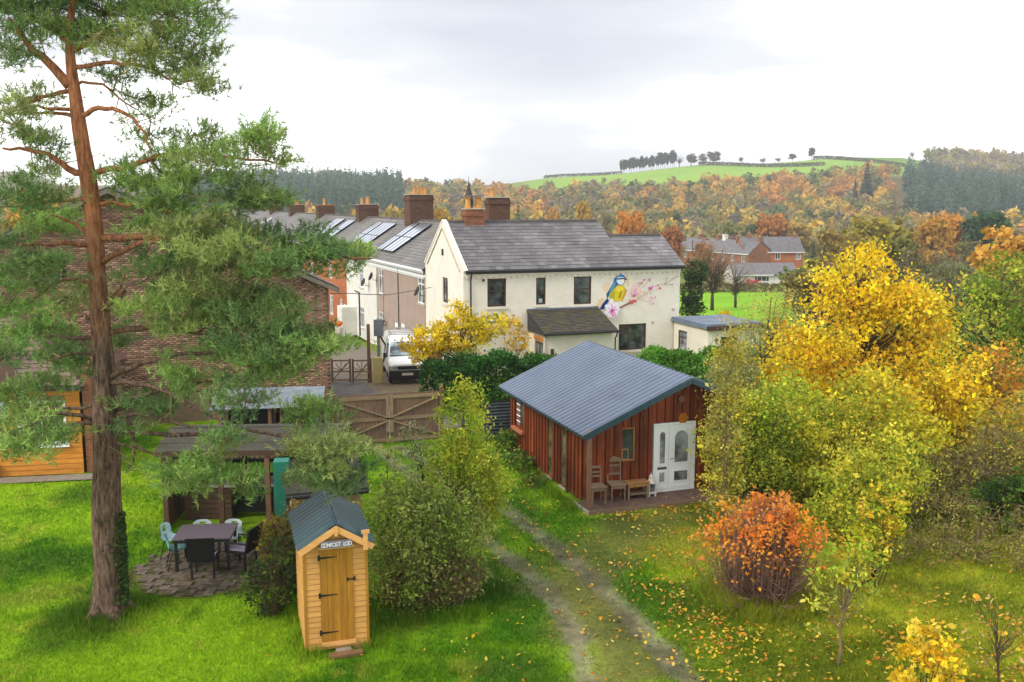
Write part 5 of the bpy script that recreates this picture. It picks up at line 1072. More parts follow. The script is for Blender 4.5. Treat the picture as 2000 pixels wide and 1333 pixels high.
# orange weatherboarded extension
we = thing('timber_extension', 'orange weatherboarded extension with a white window behind the pine trunk', 'extension', (-12.78, 27.44, 0), R(10))
EXW, EH = 7, 2.7
MB().box(-EXW, -.02, .03, 5.5, -.05, EH).build('wall_core', MORT, we)
nb = 17; hb = EH/nb; win = (-1.72, .95, 1.32, 1.3)
for i in range(nb):
    z0, z1 = i*hb+.02, (i+1)*hb+.02
    segs = [(-EXW+.3, -.0)] if not (z1 > win[1] and z0 < win[1]+win[3]) else [(-EXW+.3, win[0]), (win[0]+win[2], 0)]
    for a, b in segs: MB().prism([(a, .029, z0), (a, -.022, z0), (a, -.004, z1), (a, .029, z1)], (b-a-.002, 0, 0)).build('weatherboard', ORW, we)
window(we, *win, .02, UPVC, GLASS, .07, .06, [('v', .5), ('h', .74)], sill=True, sillm=UPVC)
o = MB().box(-2.22, -2.0, -.1, -.03, 1.96, 2.28).build('bulkhead_lamp', pmat('lamp_glass_white', s2l(190, 204, 206, .85), rough=.4), we)
MB().box(-3.4, -2.35, -.2, -.03, .06, .42).build('log_box', IRON, we)
SR = pmat('brown_tiles', s2l(136, 104, 92, .7), s2l(96, 72, 64, .7), scale=9, rough=.8)
tc_ = [s2l(*c, .7) for c in ((132, 104, 96), (112, 88, 82), (146, 116, 104))]
mb = MB(); mb.add([(-EXW-.2, -.25, EH), (.2, -.25, EH), (.2, 5.7, EH), (-EXW-.2, 5.7, EH), (-EXW+2.6, 2.7, EH+1.9), (-2.6, 2.7, EH+1.9)], [(0, 1, 5, 4), (1, 2, 5), (2, 3, 4, 5), (3, 0, 4), (0, 3, 2, 1)]); mb.build('roof', SR, we)
slates('tiles', we, (-EXW-.2, -.27, EH+.02), (1, 0, 0), (0, 2.95, 1.9), EXW+.4, 3.5, .2, .26, tc_, g, trim=lambda s, t: t*.8 < s < EXW+.4-t*.8)
gbl = MB().prism([(-2.75, -.34, EH+.0), (-1.35, -.34, EH+.0), (-2.05, -.34, EH+.72)], (0, 1.6, 0)).build('gablet', SR, we)
MB().box(-EXW-.2, .2, -.32, -.25, EH-.12, EH+.0).build('gutter', BLACKP, we)
# brick return wall beside it
o = MB().box(0, .22, 0, 8.2, -.05, 3.1).build('brick_wall', BRICKM); o.location = (-12.72, 27.5, 0); o.rotation_euler = (0, 0, R(19.6)); tag(o, 'brown brick return wall just right of the orange extension', 'wall')
MB_ = [(-18.5, 25.6), (-12.2, 26.75), (-12.35, 27.35), (-18.6, 26.3)]; sheet('path', MB_, CONC, .03)
# metal-roofed wood store against the house
ws = thing('wood_store', 'open wood store with pale metal sheet roof below the brick wall', 'store', (-6.05, 29.0, 0), R(8))
for x in (-3.0, -1.5, -.06):
    for y in (.05, 1.35): MB().box(x-.05, x+.05, y-.05, y+.05, 0, 1.66+.2*y).build('post', GALV if x > -.1 and y < 1 else POSTW, ws)
for i in range(5): o = corr('roof_sheet', GALV, ws, (-3.3+i*.68+.002*i, -.1, 1.70+.006*(i % 2)), (1, 0, 0), (0, 1, .2), .7, 1.72, .1, .02, False)
MB().box(-3.2, .05, 1.4, 1.44, 0, 1.75).build('back_boarding', IRON, ws); MB().box(-1.2, -1.16, .1, 1.39, 0, 1.7).build('partition', GATEW, ws)
lg = MB().lathe((0, 0, 0), [(.07, 0), (.075, .4)], 7).mesh('log'); lg.materials.append(BARKL)
for i in range(22):
    o = link('log', lg, None, ws, (-2.9+(i % 11)*.155, .75, .09+.145*(i//11))); o.rotation_euler = (R(90), 0, 0)
o = MB().box(-.05, .05, -.05, .05, -.1, 2.3).build('fence_post', GATEW); p = grd(627, 842); o.location = (p.x+.35, p.y-1.3, 0); tag(o, 'tall grey fence post beside the wood store', 'post')
# ------------------------------------------------------------------ garden shelter with kitchen counter
sh_ = thing('garden_shelter', 'felt-roofed timber garden shelter with an outdoor kitchen counter', 'shelter', (-8.6, 22.6, 0), R(3)); SW = 4.2
FELT = pmat('grey_roof_felt', s2l(112, 106, 96, .6), s2l(80, 78, 64, .6), scale=2.5, rough=.95, bump=.3, dirt=.3); BRW = wood_('dark_brown_timber', (104, 78, 58), (70, 52, 40), stretch=(4, 4, .6))
for s in (1, -1):
    for i in range(3):
        a = Vector((-.15, -.12, 1.98)) if s > 0 else Vector((-.15, 2.72, 1.98)); u_ = Vector((0, s*1.42, .24)); p = a+u_*(i/3)+Vector((0, 0, .012*i)); q = a+u_*((i+1)/3+.04)+Vector((0, 0, .012*i))
        MB().prism([p, p+Vector((SW+.3, 0, 0)), q+Vector((SW+.3, 0, 0)), q], (0, 0, .012)).build('felt_strip', FELT, sh_)
    yy = -.1 if s > 0 else 2.7; MB().box(-.12, SW+.12, yy-.03, yy+.03, 1.86, 1.975).build('fascia', BRW, sh_)
for x in (.05, 1.4, 2.55, 4.15):
    for y in (.0, 2.6): MB().box(x-.06, x+.06, y-.06, y+.06, 0, 1.859).build('post', BRW if y == 0 and x in (.05, 1.4) else IRON if y else POSTW, sh_)
MB().box(.0, .08, .1, 2.5, .0, 1.8).build('side_panel', BRW, sh_)
for z in (.95, .55): MB().box(.12, 4.1, 2.57, 2.63, z, z+.1).build('back_rail', IRON, sh_)
ct = MB().box(.3, 2.85, .55, 1.3, .86, .93).build('counter_top', STONE, sh_)
for x0, x1 in ((.32, 1.5), (2.55, 2.83)): MB().box(x0, x1, .6, 1.25, 0, .859).build('counter_front', BRW, sh_)
MB().box(1.52, 2.53, .8, 1.25, .12, .8).build('black_oven', IRON, sh_)
for i in range(6): MB().box(.33, 1.49, .575, .598, .04+i*.135, .155+i*.135).build('counter_board', BRW, sh_)
o = thing('teal_cabinet', 'tall teal-green metal cabinet standing at the shelter corner', 'cabinet', (-5.72, 22.0, 0), R(8)); TG = pmat('teal_green_paint', s2l(44, 150, 128, .85), s2l(36, 130, 112, .85), scale=2, rough=.45, bump=.02, spec=.4, dirt=.12)
MB().box(-.0, .36, 0, .4, .05, 1.86).build('body', TG, o, bevel=.01); MB().box(.01, .35, -.02, -.001, .1, 1.82).build('door', TG, o); MB().box(.29, .32, -.05, -.021, .8, 1.0).build('handle', IRON, o); MB().box(.365, .385, .05, .35, .3, .5).build('vent', IRON, o)
for a in (.03, .3): MB().box(a, a+.04, .05, .35, 0, .049).build('foot', IRON, o)
o = thing('garden_store', 'low felt-roofed garden store with peach rendered wall behind the loo', 'store', (-5.2, 21.0, 0), R(17)); PEACH = pmat('peach_render', s2l(218, 180, 140, .85), s2l(196, 156, 118, .85), scale=3, rough=.9, dirt=.15)
MB().box(.15, 1.75, .1, 2.9, -.02, 1.3).build('wall', PEACH, o); MB().prism([(.0, -.1, 1.34), (1.9, -.1, 1.34), (1.9, 3.3, 1.92), (.0, 3.3, 1.92)], (0, 0, .07)).build('roof', FELT, o); MB().tube([(0, -.16, 1.33), (1.9, -.16, 1.33)], .05, 8).build('gutter', BLACKP, o)
MB().box(.2, 1.7, 2.9, 3.1, 1.25, 1.86).build('rear_wall', PEACH, o)
# ------------------------------------------------------------------ patio, table, chairs
pt = MB().prism([(-6.7+1.5*math.cos(R(15*i)), 20.0+1.6*math.sin(R(15*i)), -.02) for i in range(24)], (0, 0, .035)).build('patio', pmat('patio_bed', s2l(112, 96, 70, .75), s2l(82, 74, 50, .75), scale=6, rough=.98, bump=.3)); tag(pt, kind='structure')
PAV = [pmat('paver_%d' % i, s2l(*c, .6), s2l(*[int(v*.72) for v in c], .6), scale=14, rough=.95, bump=.25) for i, c in enumerate(((142, 124, 110), (124, 110, 94), (150, 134, 116), (104, 98, 64)))]
pms = []
for m_ in PAV:
    for a, b in ((.2, .1), (.1, .2)):
        me = boxmesh(0, a-.008, 0, b-.008, 0, .03); me.materials.append(m_); pms.append(me)
cand = []
for i in range(-11, 12):
    for j in range(-11, 12):
        cx, cy = i*.2, j*.2
        for k in (0, 1):
            x, y = (cx, cy+.1*k) if (i+j) % 2 == 0 else (cx+.1*k, cy)
            if math.hypot((x+.25)/1.45, (y+.2)/1.5) < 1+.14*math.sin(i*3.1+j*1.7): cand.append((y, x, (i+j) % 2))
cand.sort(); gp = np.random.default_rng(4); restm = MB()
for n_, (y, x, t) in enumerate(cand):
    dz = gp.uniform(.012, .022)
    if gp.random() < .12+.25*(y > .1): continue
    if n_ < 310: link('paver', pms[gp.integers(4)*2+t], None, pt, (-6.55+x, 20.15+y, dz))
    else: a, b = ((.2, .1), (.1, .2))[t]; restm.box(-6.55+x, -6.55+x+a-.008, 20.15+y, 20.15+y+b-.008, dz, dz+.03)
tag(restm.build('pavers', PAV[1], pt), kind='stuff')
PZ = .051
tb = thing('garden_table', 'dark woven garden table laid out on the brick patio', 'table', (-6.8, 20.2, PZ), R(6)); TT = pmat('dark_woven_top', s2l(104, 92, 100, .75), s2l(84, 74, 82, .75), scale=30, rough=.7)
MB().box(-.62, .62, -.5, .5, .70, .735).build('top', TT, tb, bevel=.008); MB().box(-.6, .6, -.48, .48, .64, .699).build('frame', BLACKP, tb)
for a in (-.55, .55):
    for b in (-.43, .43): MB().box(a-.03, a+.03, b-.03, b+.03, 0, .639).build('leg', BLACKP, tb)
def shell_chair(x, y, rz, c, label):
    r = thing('shell_chair', label, 'chair', (x, y, PZ if math.hypot(x+6.55, y-20.15) < 2.1 else 0), rz); m = pmat('shell_%d_%d_%d' % c, s2l(*c, .88), s2l(*[int(v*.92) for v in c], .88), rough=.45, bump=0, spec=.4)
    # one moulded shell: seat running up into the back
    prof = [(-.22, .44), (-.2, .45), (0, .43), (.14, .44), (.19, .50), (.22, .60), (.25, .73), (.26, .78)]
    V, F = [], []; nW = 7
    for k, (yy, zz) in enumerate(prof):
        w = .22 if k < 5 else .21-.01*(k-5)
        for j in range(nW):
            t = j/(nW-1)*2-1; V.append((t*w, yy-(.05*t*t if k > 4 else 0), zz+(.035*t*t if k < 5 else 0)-(.05*t**4 if k == 7 else 0)))
    nV = len(V); V += [(a, b+.012, c_-.012) for a, b, c_ in V]
    for k in range(len(prof)-1):
        for j in range(nW-1):
            a = k*nW+j
            if k == 5 and j in (2, 3): continue
            F += [(a, a+1, a+nW+1, a+nW), (nV+a, nV+a+nW, nV+a+nW+1, nV+a+1)]
    MB().add(V, F).build('shell', m, r, smooth=True)
    for a in (-.17, .17):
        for b, e in ((-.14, -.22), (.12, .24)): MB().tube([(a, b, .43), (a*1.15, e, 0)], .011, 6).build('leg', IRON, r)
    MB().tube([(-.17, -.14, .42), (.17, -.14, .42), (.17, .12, .42), (-.17, .12, .42)], .01, 5).build('seat_frame', IRON, r)
shell_chair(-7.35, 19.95, R(115), (120, 176, 172), 'teal plastic shell chair at the near left corner of the table')
shell_chair(-7.65, 20.55, R(80), (186, 220, 226), 'pale blue shell chair at the far left of the table')
shell_chair(-7.05, 20.62, R(8), (206, 222, 226), 'pale shell chair behind the table, left of its twin')
shell_chair(-6.4, 20.66, R(-6), (214, 226, 228), 'pale shell chair behind the table, right of its twin')
def wick(x, y, rz, label):
    r = thing('wicker_chair', label, 'chair', (x, y, PZ), rz); W_ = pmat('black_wicker', (.016, .015, .016), (.008, .008, .009), scale=60, rough=.6, bump=.5)
    MB().box(-.26, .26, -.26, .24, .38, .43).build('seat', W_, r, bevel=.01); MB().box(-.235, .235, -.24, .2, .431, .46).build('cushion', pmat('lilac_grey_cushion', s2l(150, 140, 158, .8), rough=.9), r, bevel=.012)
    MB().add([(-.26, .2, .40), (.26, .2, .40), (.30, .34, .95), (-.30, .34, .95), (-.26, .25, .40), (.26, .25, .40), (.30, .39, .96), (-.30, .39, .96)], [(0, 1, 2, 3), (4, 7, 6, 5), (0, 4, 5, 1), (1, 5, 6, 2), (2, 6, 7, 3), (3, 7, 4, 0)]).build('backrest', W_, r)
    for s in (-1, 1): MB().tube([(s*.27, -.24, .4), (s*.28, -.24, .62), (s*.29, .1, .63), (s*.28, .26, .62)], .022, 6).build('arm', W_, r)
    for a in (-.23, .23):
        for b in (-.22, .2): MB().box(a-.02, a+.02, b-.02, b+.02, 0, .379).build('leg', W_, r)
    return r
wick(-6.62, 19.5, R(186), 'black wicker chair with its back to the lawn at the front of the table')
wick(-5.95, 20.0, R(-105), 'dark wicker chair with a lilac cushion at the right end of the table')
# ------------------------------------------------------------------ trees of the middle distance
def C_(r, g_, b, k=1.02): return s2l(r, g_, b, k)
def mid(px, ptop, Y, wpx, key, col, name, label, cat='tree', group=None, base=None):
    p = at(px, ptop, Y); x, y = p.x, p.y; z0 = gz1(x, y); h = p.z-z0; zc = Y*CP
    return add_tree(key, name, label, cat, x, y, h, wpx*zc/FPX/.80, col, group, z0)
M = [
 (1012, 388, 290, 60, 'conif1', (70, 108, 66), 'evergreen_tree', 'dark green tree rising directly behind the white house ridge'),
 (1083, 392, 300, 50, 'round0', (206, 158, 60), 'autumn_tree', 'golden tree just right of the dark green one behind the ridge'),
 (1140, 390, 295, 46, 'round1', (196, 160, 62), 'autumn_tree', 'yellow tree above the middle of the white house roof'),
 (1180, 412, 250, 56, 'sparse0', (140, 130, 92), 'autumn_tree', 'thin grey-olive tree left of the tall orange one'),
 (1236, 405, 230, 62, 'round2', (216, 148, 58), 'autumn_tree', 'tall orange tree standing above the lower slate roof'),
 (1312, 428, 215, 56, 'round3', (182, 116, 70), 'autumn_tree', 'rust brown tree at the right end of the slate roof'),
 (1270, 432, 180, 40, 'sparse1', (150, 128, 96), 'autumn_tree', 'bare-looking brown tree between the orange and rust trees'),
 (1430, 426, 300, 70, 'round0', (122, 128, 62), 'autumn_tree', 'olive green tree above the far brick terrace'),
 (1475, 436, 310, 60, 'round1', (92, 116, 60), 'autumn_tree', 'mid green tree behind the far brick terrace chimneys'),
 (1505, 412, 305, 74, 'round2', (202, 138, 66), 'autumn_tree', 'broad rust-orange tree above the far orange brick house'),
 (1560, 428, 300, 66, 'round3', (176, 146, 66), 'autumn_tree', 'ochre tree to the right of the broad rust-orange one'),
 (1590, 470, 175, 46, 'conif1', (44, 74, 54), 'conifer_tree', 'dark conifer left of its taller neighbour by the bungalow'),
 (1612, 455, 172, 36, 'conif0', (40, 70, 56), 'conifer_tree', 'tall dark conifer right of the bungalow'),
 (1580, 516, 150, 44, 'round1', (176, 178, 40), 'rounded_bush', 'lime yellow rounded bush in front of the bungalow'),
 (1592, 538, 112, 80, 'round0', (136, 128, 66), 'rounded_bush', 'olive bush at the right end of the green field'),
 (1650, 440, 120, 120, 'sparse0', (156, 132, 74), 'autumn_tree', 'brown-olive tree left of the tall lime-ochre one behind the yellow tree'),
 (1702, 414, 150, 150, 'round2', (160, 146, 60), 'autumn_tree', 'tall lime-ochre tree behind the crown of the yellow tree'),
 (1765, 446, 130, 110, 'round3', (126, 124, 62), 'autumn_tree', 'dull olive tree right of the tall lime-ochre tree'),
 (1600, 490, 85, 130, 'round0', (146, 132, 60), 'autumn_tree', 'olive-brown shrubby tree at the left shoulder of the yellow tree'),
 (1820, 422, 210, 90, 'round1', (200, 152, 54), 'autumn_tree', 'golden tree below the right-hand plantation'),
 (1868, 412, 230, 90, 'round2', (212, 150, 50), 'autumn_tree', 'orange-gold tree left of the dark green oak'),
 (1935, 396, 220, 120, 'round3', (58, 92, 54), 'evergreen_tree', 'dark green rounded oak below the right-hand plantation'),
 (1965, 418, 80, 170, 'round0', (216, 168, 70), 'autumn_tree', 'large tan-gold tree at the right edge of the picture'),
 (1810, 474, 90, 150, 'bare0', (140, 122, 104), 'bare_tree', 'grey bare thicket tree right of the yellow tree top'),
 (1870, 490, 84, 120, 'bare1', (140, 126, 100), 'bare_tree', 'greyish bare tree behind the green tree at right'),
 (1770, 520, 62, 170, 'sparse1', (122, 118, 74), 'autumn_tree', 'thin olive tree between the yellow and the green trees'),
 (1850, 560, 55, 120, 'sparse0', (112, 116, 72), 'autumn_tree', 'grey-green shrubby tree in the gap right of the yellow tree'),
 (1395, 470, 118, 110, 'bare0', (150, 118, 96), 'bare_tree', 'brown leafless tree before the far terrace, nearest the ivy column'),
 (1440, 500, 126, 90, 'bare1', (146, 116, 98), 'bare_tree', 'smaller leafless tree left of the bungalow window'),
 (1372, 462, 150, 70, 'sparse1', (170, 124, 90), 'autumn_tree', 'russet thin tree hiding the left of the far terrace'),
 (1470, 545, 190, 36, 'sparse0', (214, 70, 66), 'red_shrub', 'small red-leaved shrub at the left of the bungalow'),
 (705, 402, 260, 46, 'round1', (204, 174, 70), 'autumn_tree', 'yellow tree between two terrace chimneys below the conifers'),
 (775, 400, 250, 60, 'round2', (170, 150, 80), 'autumn_tree', 'tan tree left of the tallest chimney stack'),
 (860, 392, 240, 70, 'round3', (186, 152, 60), 'autumn_tree', 'ochre tree right of the tallest chimney stack'),
 (905, 402, 225, 46, 'round0', (210, 174, 50), 'autumn_tree', 'bright yellow tree behind the twin chimney pots'),
 (968, 396, 250, 50, 'round1', (204, 140, 60), 'autumn_tree', 'orange tree behind the dark rear stack'),
 (612, 408, 230, 40, 'round2', (214, 160, 66), 'autumn_tree', 'small orange tree behind the terrace roofs'),
 (60, 338, 110, 120, 'round3', (214, 170, 60), 'autumn_tree', 'golden tree showing past the pine at the left edge'),
 (150, 372, 120, 110, 'sparse0', (170, 140, 110), 'autumn_tree', 'pinkish brown tree behind the brick gable'),
 (-30, 380, 90, 150, 'round0', (150, 140, 60), 'autumn_tree', 'olive tree at the far left edge behind the pine'),
]
for t in M: mid(t[0], t[1], t[2], t[3], t[4], C_(*t[5]), t[6], t[7], {'rounded_bush': 'bush', 'red_shrub': 'shrub'}.get(t[6], 'tree'))
g = np.random.default_rng(77); MC = [(168, 150, 80), (198, 160, 74), (142, 136, 74), (156, 136, 106), (198, 142, 80), (126, 132, 70)]
KN = {'round0': 'rounded', 'round1': 'bushy', 'round2': 'broad', 'round3': 'domed', 'sparse0': 'thin-leaved', 'sparse1': 'wispy', 'bare0': 'bare', 'bare1': 'leafless'}
CN = {0: 'olive-tan', 1: 'ochre', 2: 'olive', 3: 'grey-brown', 4: 'rust', 5: 'dull green'}
def where(u): return ('behind the tallest terrace chimney' if u < -.06 else 'behind the twin chimney pots' if u < .02 else 'above the middle of the slate roof' if u < .09 else 'above the right end of the slate roof' if u < .17 else 'above the far brick terrace' if u < .27 else 'right of the bungalow' if u < .35 else 'above the yellow maple' if u < .42 else 'below the right-hand plantation' if u < .5 else 'at the right edge of the valley')
KS = ['round0', 'round1', 'round2', 'round3', 'sparse0', 'sparse1', 'bare0']
for i in range(110):
    Y = g.uniform(205, 318); u = g.uniform(-.13, .58); x = u*Y
    if .17 < u < .33 and Y < 275: continue
    k, ci, h = KS[g.integers(7)], int(g.integers(6)), g.uniform(6.5, 11)
    add_tree(k, 'valley_tree', '%s %s %s tree in the valley %s' % ('tall' if h > 9.3 else 'low' if h < 7.8 else 'middling', KN[k], CN[ci], where(u)), 'tree', x, Y, h, g.uniform(7, 12), C_(*[int(v*g.uniform(.9, 1.1)) for v in MC[ci]]), 'valley floor belt of trees')
TC = [(136, 128, 70), (124, 118, 78), (150, 128, 90), (116, 120, 66)]; TN = ['olive', 'grey-olive', 'tan', 'green-olive']; KT = ['round0', 'round2', 'sparse0', 'sparse1', 'bare0', 'bare1']
for i in range(46):
    Y = g.uniform(58, 130); u = g.uniform(.30, .62); x = u*Y; k, ci, h = KT[g.integers(6)], int(g.integers(4)), g.uniform(4.0, 6.5)
    add_tree(k, 'thicket_tree', '%s %s %s tree in the thicket %s' % ('tall' if h > 5.6 else 'low' if h < 4.8 else 'middling', KN[k], TN[ci], 'just behind the yellow maple top' if u < .38 else 'between the yellow maple and green tree' if u < .46 else 'behind the green tree at right' if u < .54 else 'at the right edge'), 'tree', x, Y, h, g.uniform(4, 6.5), C_(*[int(v*g.uniform(.85, 1.1)) for v in TC[ci]]), 'thicket behind the yellow tree')
for i in range(18):
    x = -30-g.uniform(0, 60); Y = g.uniform(95, 170); ci = int(g.integers(6)); k = 'round%d' % g.integers(4)
    add_tree(k, 'valley_tree', '%s %s tree behind the terrace, mostly hidden by the pine' % (KN[k], CN[ci]), 'tree', x, Y, g.uniform(7, 10), g.uniform(7, 10), C_(*MC[ci]), 'trees behind the terrace')
def strip_hedge(name, label, P0, P1, h, w, n, ls, pal, seed, up=.4):
    g = np.random.default_rng(seed); a, b = np.array(P0, float), np.array(P1, float); L_ = np.linalg.norm(b-a); d = (b-a)/L_; nrm = np.array([-d[1], d[0]])
    m = max(8, int(L_/.5)); s = g.random((n,)); v = g.uniform(-1, 1, n); hh = g.random(n)
    face = g.random(n) < .6; v = np.where(face, np.sign(v)*(.8+.25*np.abs(v)), v); hh = np.where(face, hh, .85+.2*g.random(n))
    prof = 1+.10*np.sin(s*L_*1.7+seed)+.08*np.sin(s*L_*4.1)
    P = a[None]+np.outer(s*L_, d)+np.outer(v*w/2*(1-.25*hh**2), nrm); z = gz(P[:, 0], P[:, 1])+hh*h*prof
    Pt = np.column_stack([P, z])+g.normal(size=(n, 3))*.05*h/1.5
    c = np.array(pal)[g.integers(0, len(pal), n)]*(.65+.7*vnoise(s*L_, hh*h*2, .5*h/1.5, seed)[:, None])*(1+g.normal(size=(n, 1))*.18)
    V, F = leafquads(Pt, ls*(.6+.8*g.random(n)), .6, up, g, np.column_stack([nrm[0]*np.sign(v)*.6, nrm[1]*np.sign(v)*.6, 0*v]))
    r = thing(name, label, 'hedge', (float(a[0]), float(a[1]), gz1(*a)))
    o = link('foliage', rawmesh('foliage', V-np.array(r.location)[None], F, np.repeat(np.clip(c, .002, .9), 4, 0)), LEAF, r)
    mb = MB(); k = max(4, int(L_/.8))
    for i in range(k):
        p = a+d*L_*(i+.5)/k; z = gz1(*p)-r.location.z; mb.tube([(p[0]-a[0], p[1]-a[1], z-.05), (p[0]-a[0]+g.normal()*.1, p[1]-a[1]+g.normal()*.1, z+h*.75)], [.03*h/1.5, .012], 5)
    mb.build('stems', BARK, r); return r
HG = P_((62, 108, 34), (80, 134, 42), (50, 88, 32), (96, 146, 46))
strip_hedge('garden_hedge', 'thick green hedge between the yellow tree and the cabin roof', (-3.3, 36.4), (1.6, 39.4), 1.85, 1.5, 17000, .065, P_((44, 92, 26), (60, 116, 32), (34, 72, 22)), 3)
strip_hedge('garden_hedge', 'bright green hedge behind the right side of the cabin roof', (4.6, 40.4), (11.5, 43.6), 1.62, 1.4, 19000, .07, P_((96, 150, 40), (72, 126, 34), (112, 164, 52)), 4)
strip_hedge('field_hedge', 'clipped brown hedge along the far side of the green field', (29, 169), (66, 174), 1.35, 2.0, 4000, .2, P_((116, 106, 66), (100, 96, 60), (134, 116, 70)), 5)
strip_hedge('field_hedge', 'dark field hedge crossing the hilltop pasture below the lone dark tree', hit(1365, 321, 600)[:2], hit(1610, 324, 600)[:2], 2.6, 3, 2600, .7, P_((84, 84, 60), (96, 92, 62)), 6)
strip_hedge('field_hedge', 'dark field hedge running down from the skyline across the pasture', hit(1590, 304, 600)[:2], hit(1770, 328, 600)[:2], 2.6, 3, 2200, .7, P_((80, 84, 58), (92, 90, 60)), 7)
strip_hedge('field_hedge', 'thin hedge on the skyline left of the dark conifer stand', hit(1062, 338, 600)[:2], hit(1215, 326, 600)[:2], 2.2, 3, 1500, .7, P_((84, 86, 60),), 8)
# ------------------------------------------------------------------ skyline trees on the pasture
for i in range(24):
    px = 1212+i*4.6+rnd.uniform(-1.5, 1.5); x, y, z = hit(px, 327-i*.32, 650); h = rnd.uniform(13, 15)+(2.5 if i > 15 else 0)
    add_tree('round%d' % (i % 4), 'conifer_tree', 'slender dark conifer in the stand on the skyline', 'tree', x, y, h, h*.4, C_(52, 60, 58), 'conifer stand on the skyline', z)
for px, py, h, w, key, c, lab in ((1327, 312, 11, 13, 'bare0', (96, 92, 92), 'bare round tree at the right end of the skyline conifer stand'), (1350, 313, 12.5, 18, 'round0', (110, 96, 84), 'leftmost of three rounded brown trees on the skyline'), (1372, 312, 11, 15, 'sparse0', (112, 98, 86), 'middle one of three rounded trees on the skyline'), (1395, 311, 12.5, 17, 'round2', (110, 96, 84), 'rightmost of three rounded brown trees on the skyline'), (1447, 311, 6.5, 8, 'sparse1', (116, 104, 96), 'small lone round tree on the crest of the pasture'), (1548, 302, 7.5, 11, 'round1', (112, 98, 88), 'little domed tree left of the dark evergreen on the hilltop'), (1586, 301, 12.5, 12, 'round3', (48, 56, 48), 'dark evergreen dome on the hilltop'), (1490, 307, 5, 9, 'sparse0', (104, 96, 88), 'low straggling tree on the crest, left one of two'), (1520, 306, 4.5, 9, 'sparse1', (104, 96, 88), 'low straggling tree on the crest, right one of two'), (1782, 306, 9, 12, 'bare0', (130, 112, 100), 'bare tree on the right shoulder of the hill'), (1808, 305, 10, 13, 'bare1', (134, 112, 96), 'second bare tree on the right shoulder, nearer the dark wood')):
    x, y, z = hit(px, py, 650); add_tree(key, 'skyline_tree', lab, 'tree', x, y, h, w, C_(*c), None, z)
for px, py, h, w, lab in ((1690, 408, 26, 15, 'tall dark conifer on the hillside, larger of a pair'), (1668, 410, 17, 9, 'dark conifer on the hillside, smaller of a pair')):
    x, y, z = hit(px, py, 330); add_tree('conif1', 'conifer_tree', lab, 'tree', x, y, h, w*1.4, C_(44, 66, 60), None, z)
# sheep
sm_ = MB(); sm_.lathe((0, 0, .45), [(.1, -.05), (.3, 0), (.38, .25), (.3, .5), (.1, .55)], 8); sm_.box(-.55, -.3, -.12, .12, .7, .98)
for a in (-.2, .2):
    for b in (-.15, .15): sm_.box(a-.05, a+.05, b-.05, b+.05, 0, .46)
shm = sm_.mesh('sheep'); shm.materials.append(pmat('fleece', s2l(240, 236, 220, .9), rough=.95))
for i in range(34):
    px = rnd.uniform(1470, 1740); py = 309+(px-1470)*.035+rnd.uniform(0, 12)
    x, y, z = hit(px, py, 650); o = link('sheep', shm, None, None, (x, y, z), (0, 0, rnd.uniform(0, 6))); o.scale = (1.5, 1.2, 1.1); tag(o, 'white sheep grazing on the hilltop pasture', 'sheep', 'sheep on the hilltop')
# ------------------------------------------------------------------ garden plants
def plant(name, label, cat, loc, blobs, ncl, nleaf, clr, ls, pal, seed, stems=30, r0=.02, trunk=None, bark=BARK, pn=('stems', 'foliage'), shell=.5, aspect=.6, topc=None, up=.5, cj=.18, lj=.22, group=None, twigs=0, twigcol=None, trunk_r=None, sides=4):
    g = np.random.default_rng(seed); lx, ly = loc; z0 = gz1(lx, ly); r = thing(name, label, cat, (lx, ly, z0), 0, group)
    bl = [(b[0]-lx, b[1]-ly, b[2]-z0)+tuple(b[3:]) for b in blobs]
    V, F, C, cc = foliage(bl, ncl, nleaf, clr, ls, pal, g, shell, cj, lj, aspect, up, topc)
    keep = V.reshape(-1, 4, 3)[:, :, 2].min(1) > .01; idx = np.repeat(keep, 4); V, C = V[idx], C[idx]; F = np.arange(len(V)).reshape(-1, 4)
    mb = MB()
    if trunk is not None:
        tp = (trunk[0]-lx, trunk[1]-ly, trunk[2]-z0); tr = trunk_r or r0*2
        mb.tube([(0, 0, -.08), (tp[0]*.3+.03, tp[1]*.3, tp[2]*.3), (tp[0]*.65-.03, tp[1]*.65, tp[2]*.65), tp], [tr*1.2, tr, tr*.7, tr*.25], 7)
        branches(mb, (0, 0, tp[2]*.1), cc, g, r0, r0*.18, stems, tp, sides)
    else: branches(mb, (0, 0, -.03), cc, g, r0, r0*.2, stems, None, sides, bend=.1)
    mb.build(pn[0], bark, r, smooth=True); link(pn[1], rawmesh(pn[1], V, F, C), LEAF, r)
    if twigs:
        P, _ = sample_blobs(bl, twigs, shell*.8, g); P = P[P[:, 2] > .05]
        Vt, Ft = leafquads(P, .16*(.5+g.random(len(P))), .05, .0, g); link('twigs', rawmesh('twigs', Vt, Ft, np.repeat(np.array(twigcol)*(.6+.8*g.random((len(P), 1))), 4, 0)), LEAF, r)
    return r
WIL = P_((124, 136, 40), (98, 122, 36), (142, 150, 56), (84, 108, 34)); LIME = P_((166, 176, 40), (140, 164, 36), (184, 190, 60), (112, 142, 34))
OLV = P_((110, 116, 62), (92, 104, 54), (128, 128, 76), (138, 136, 92))
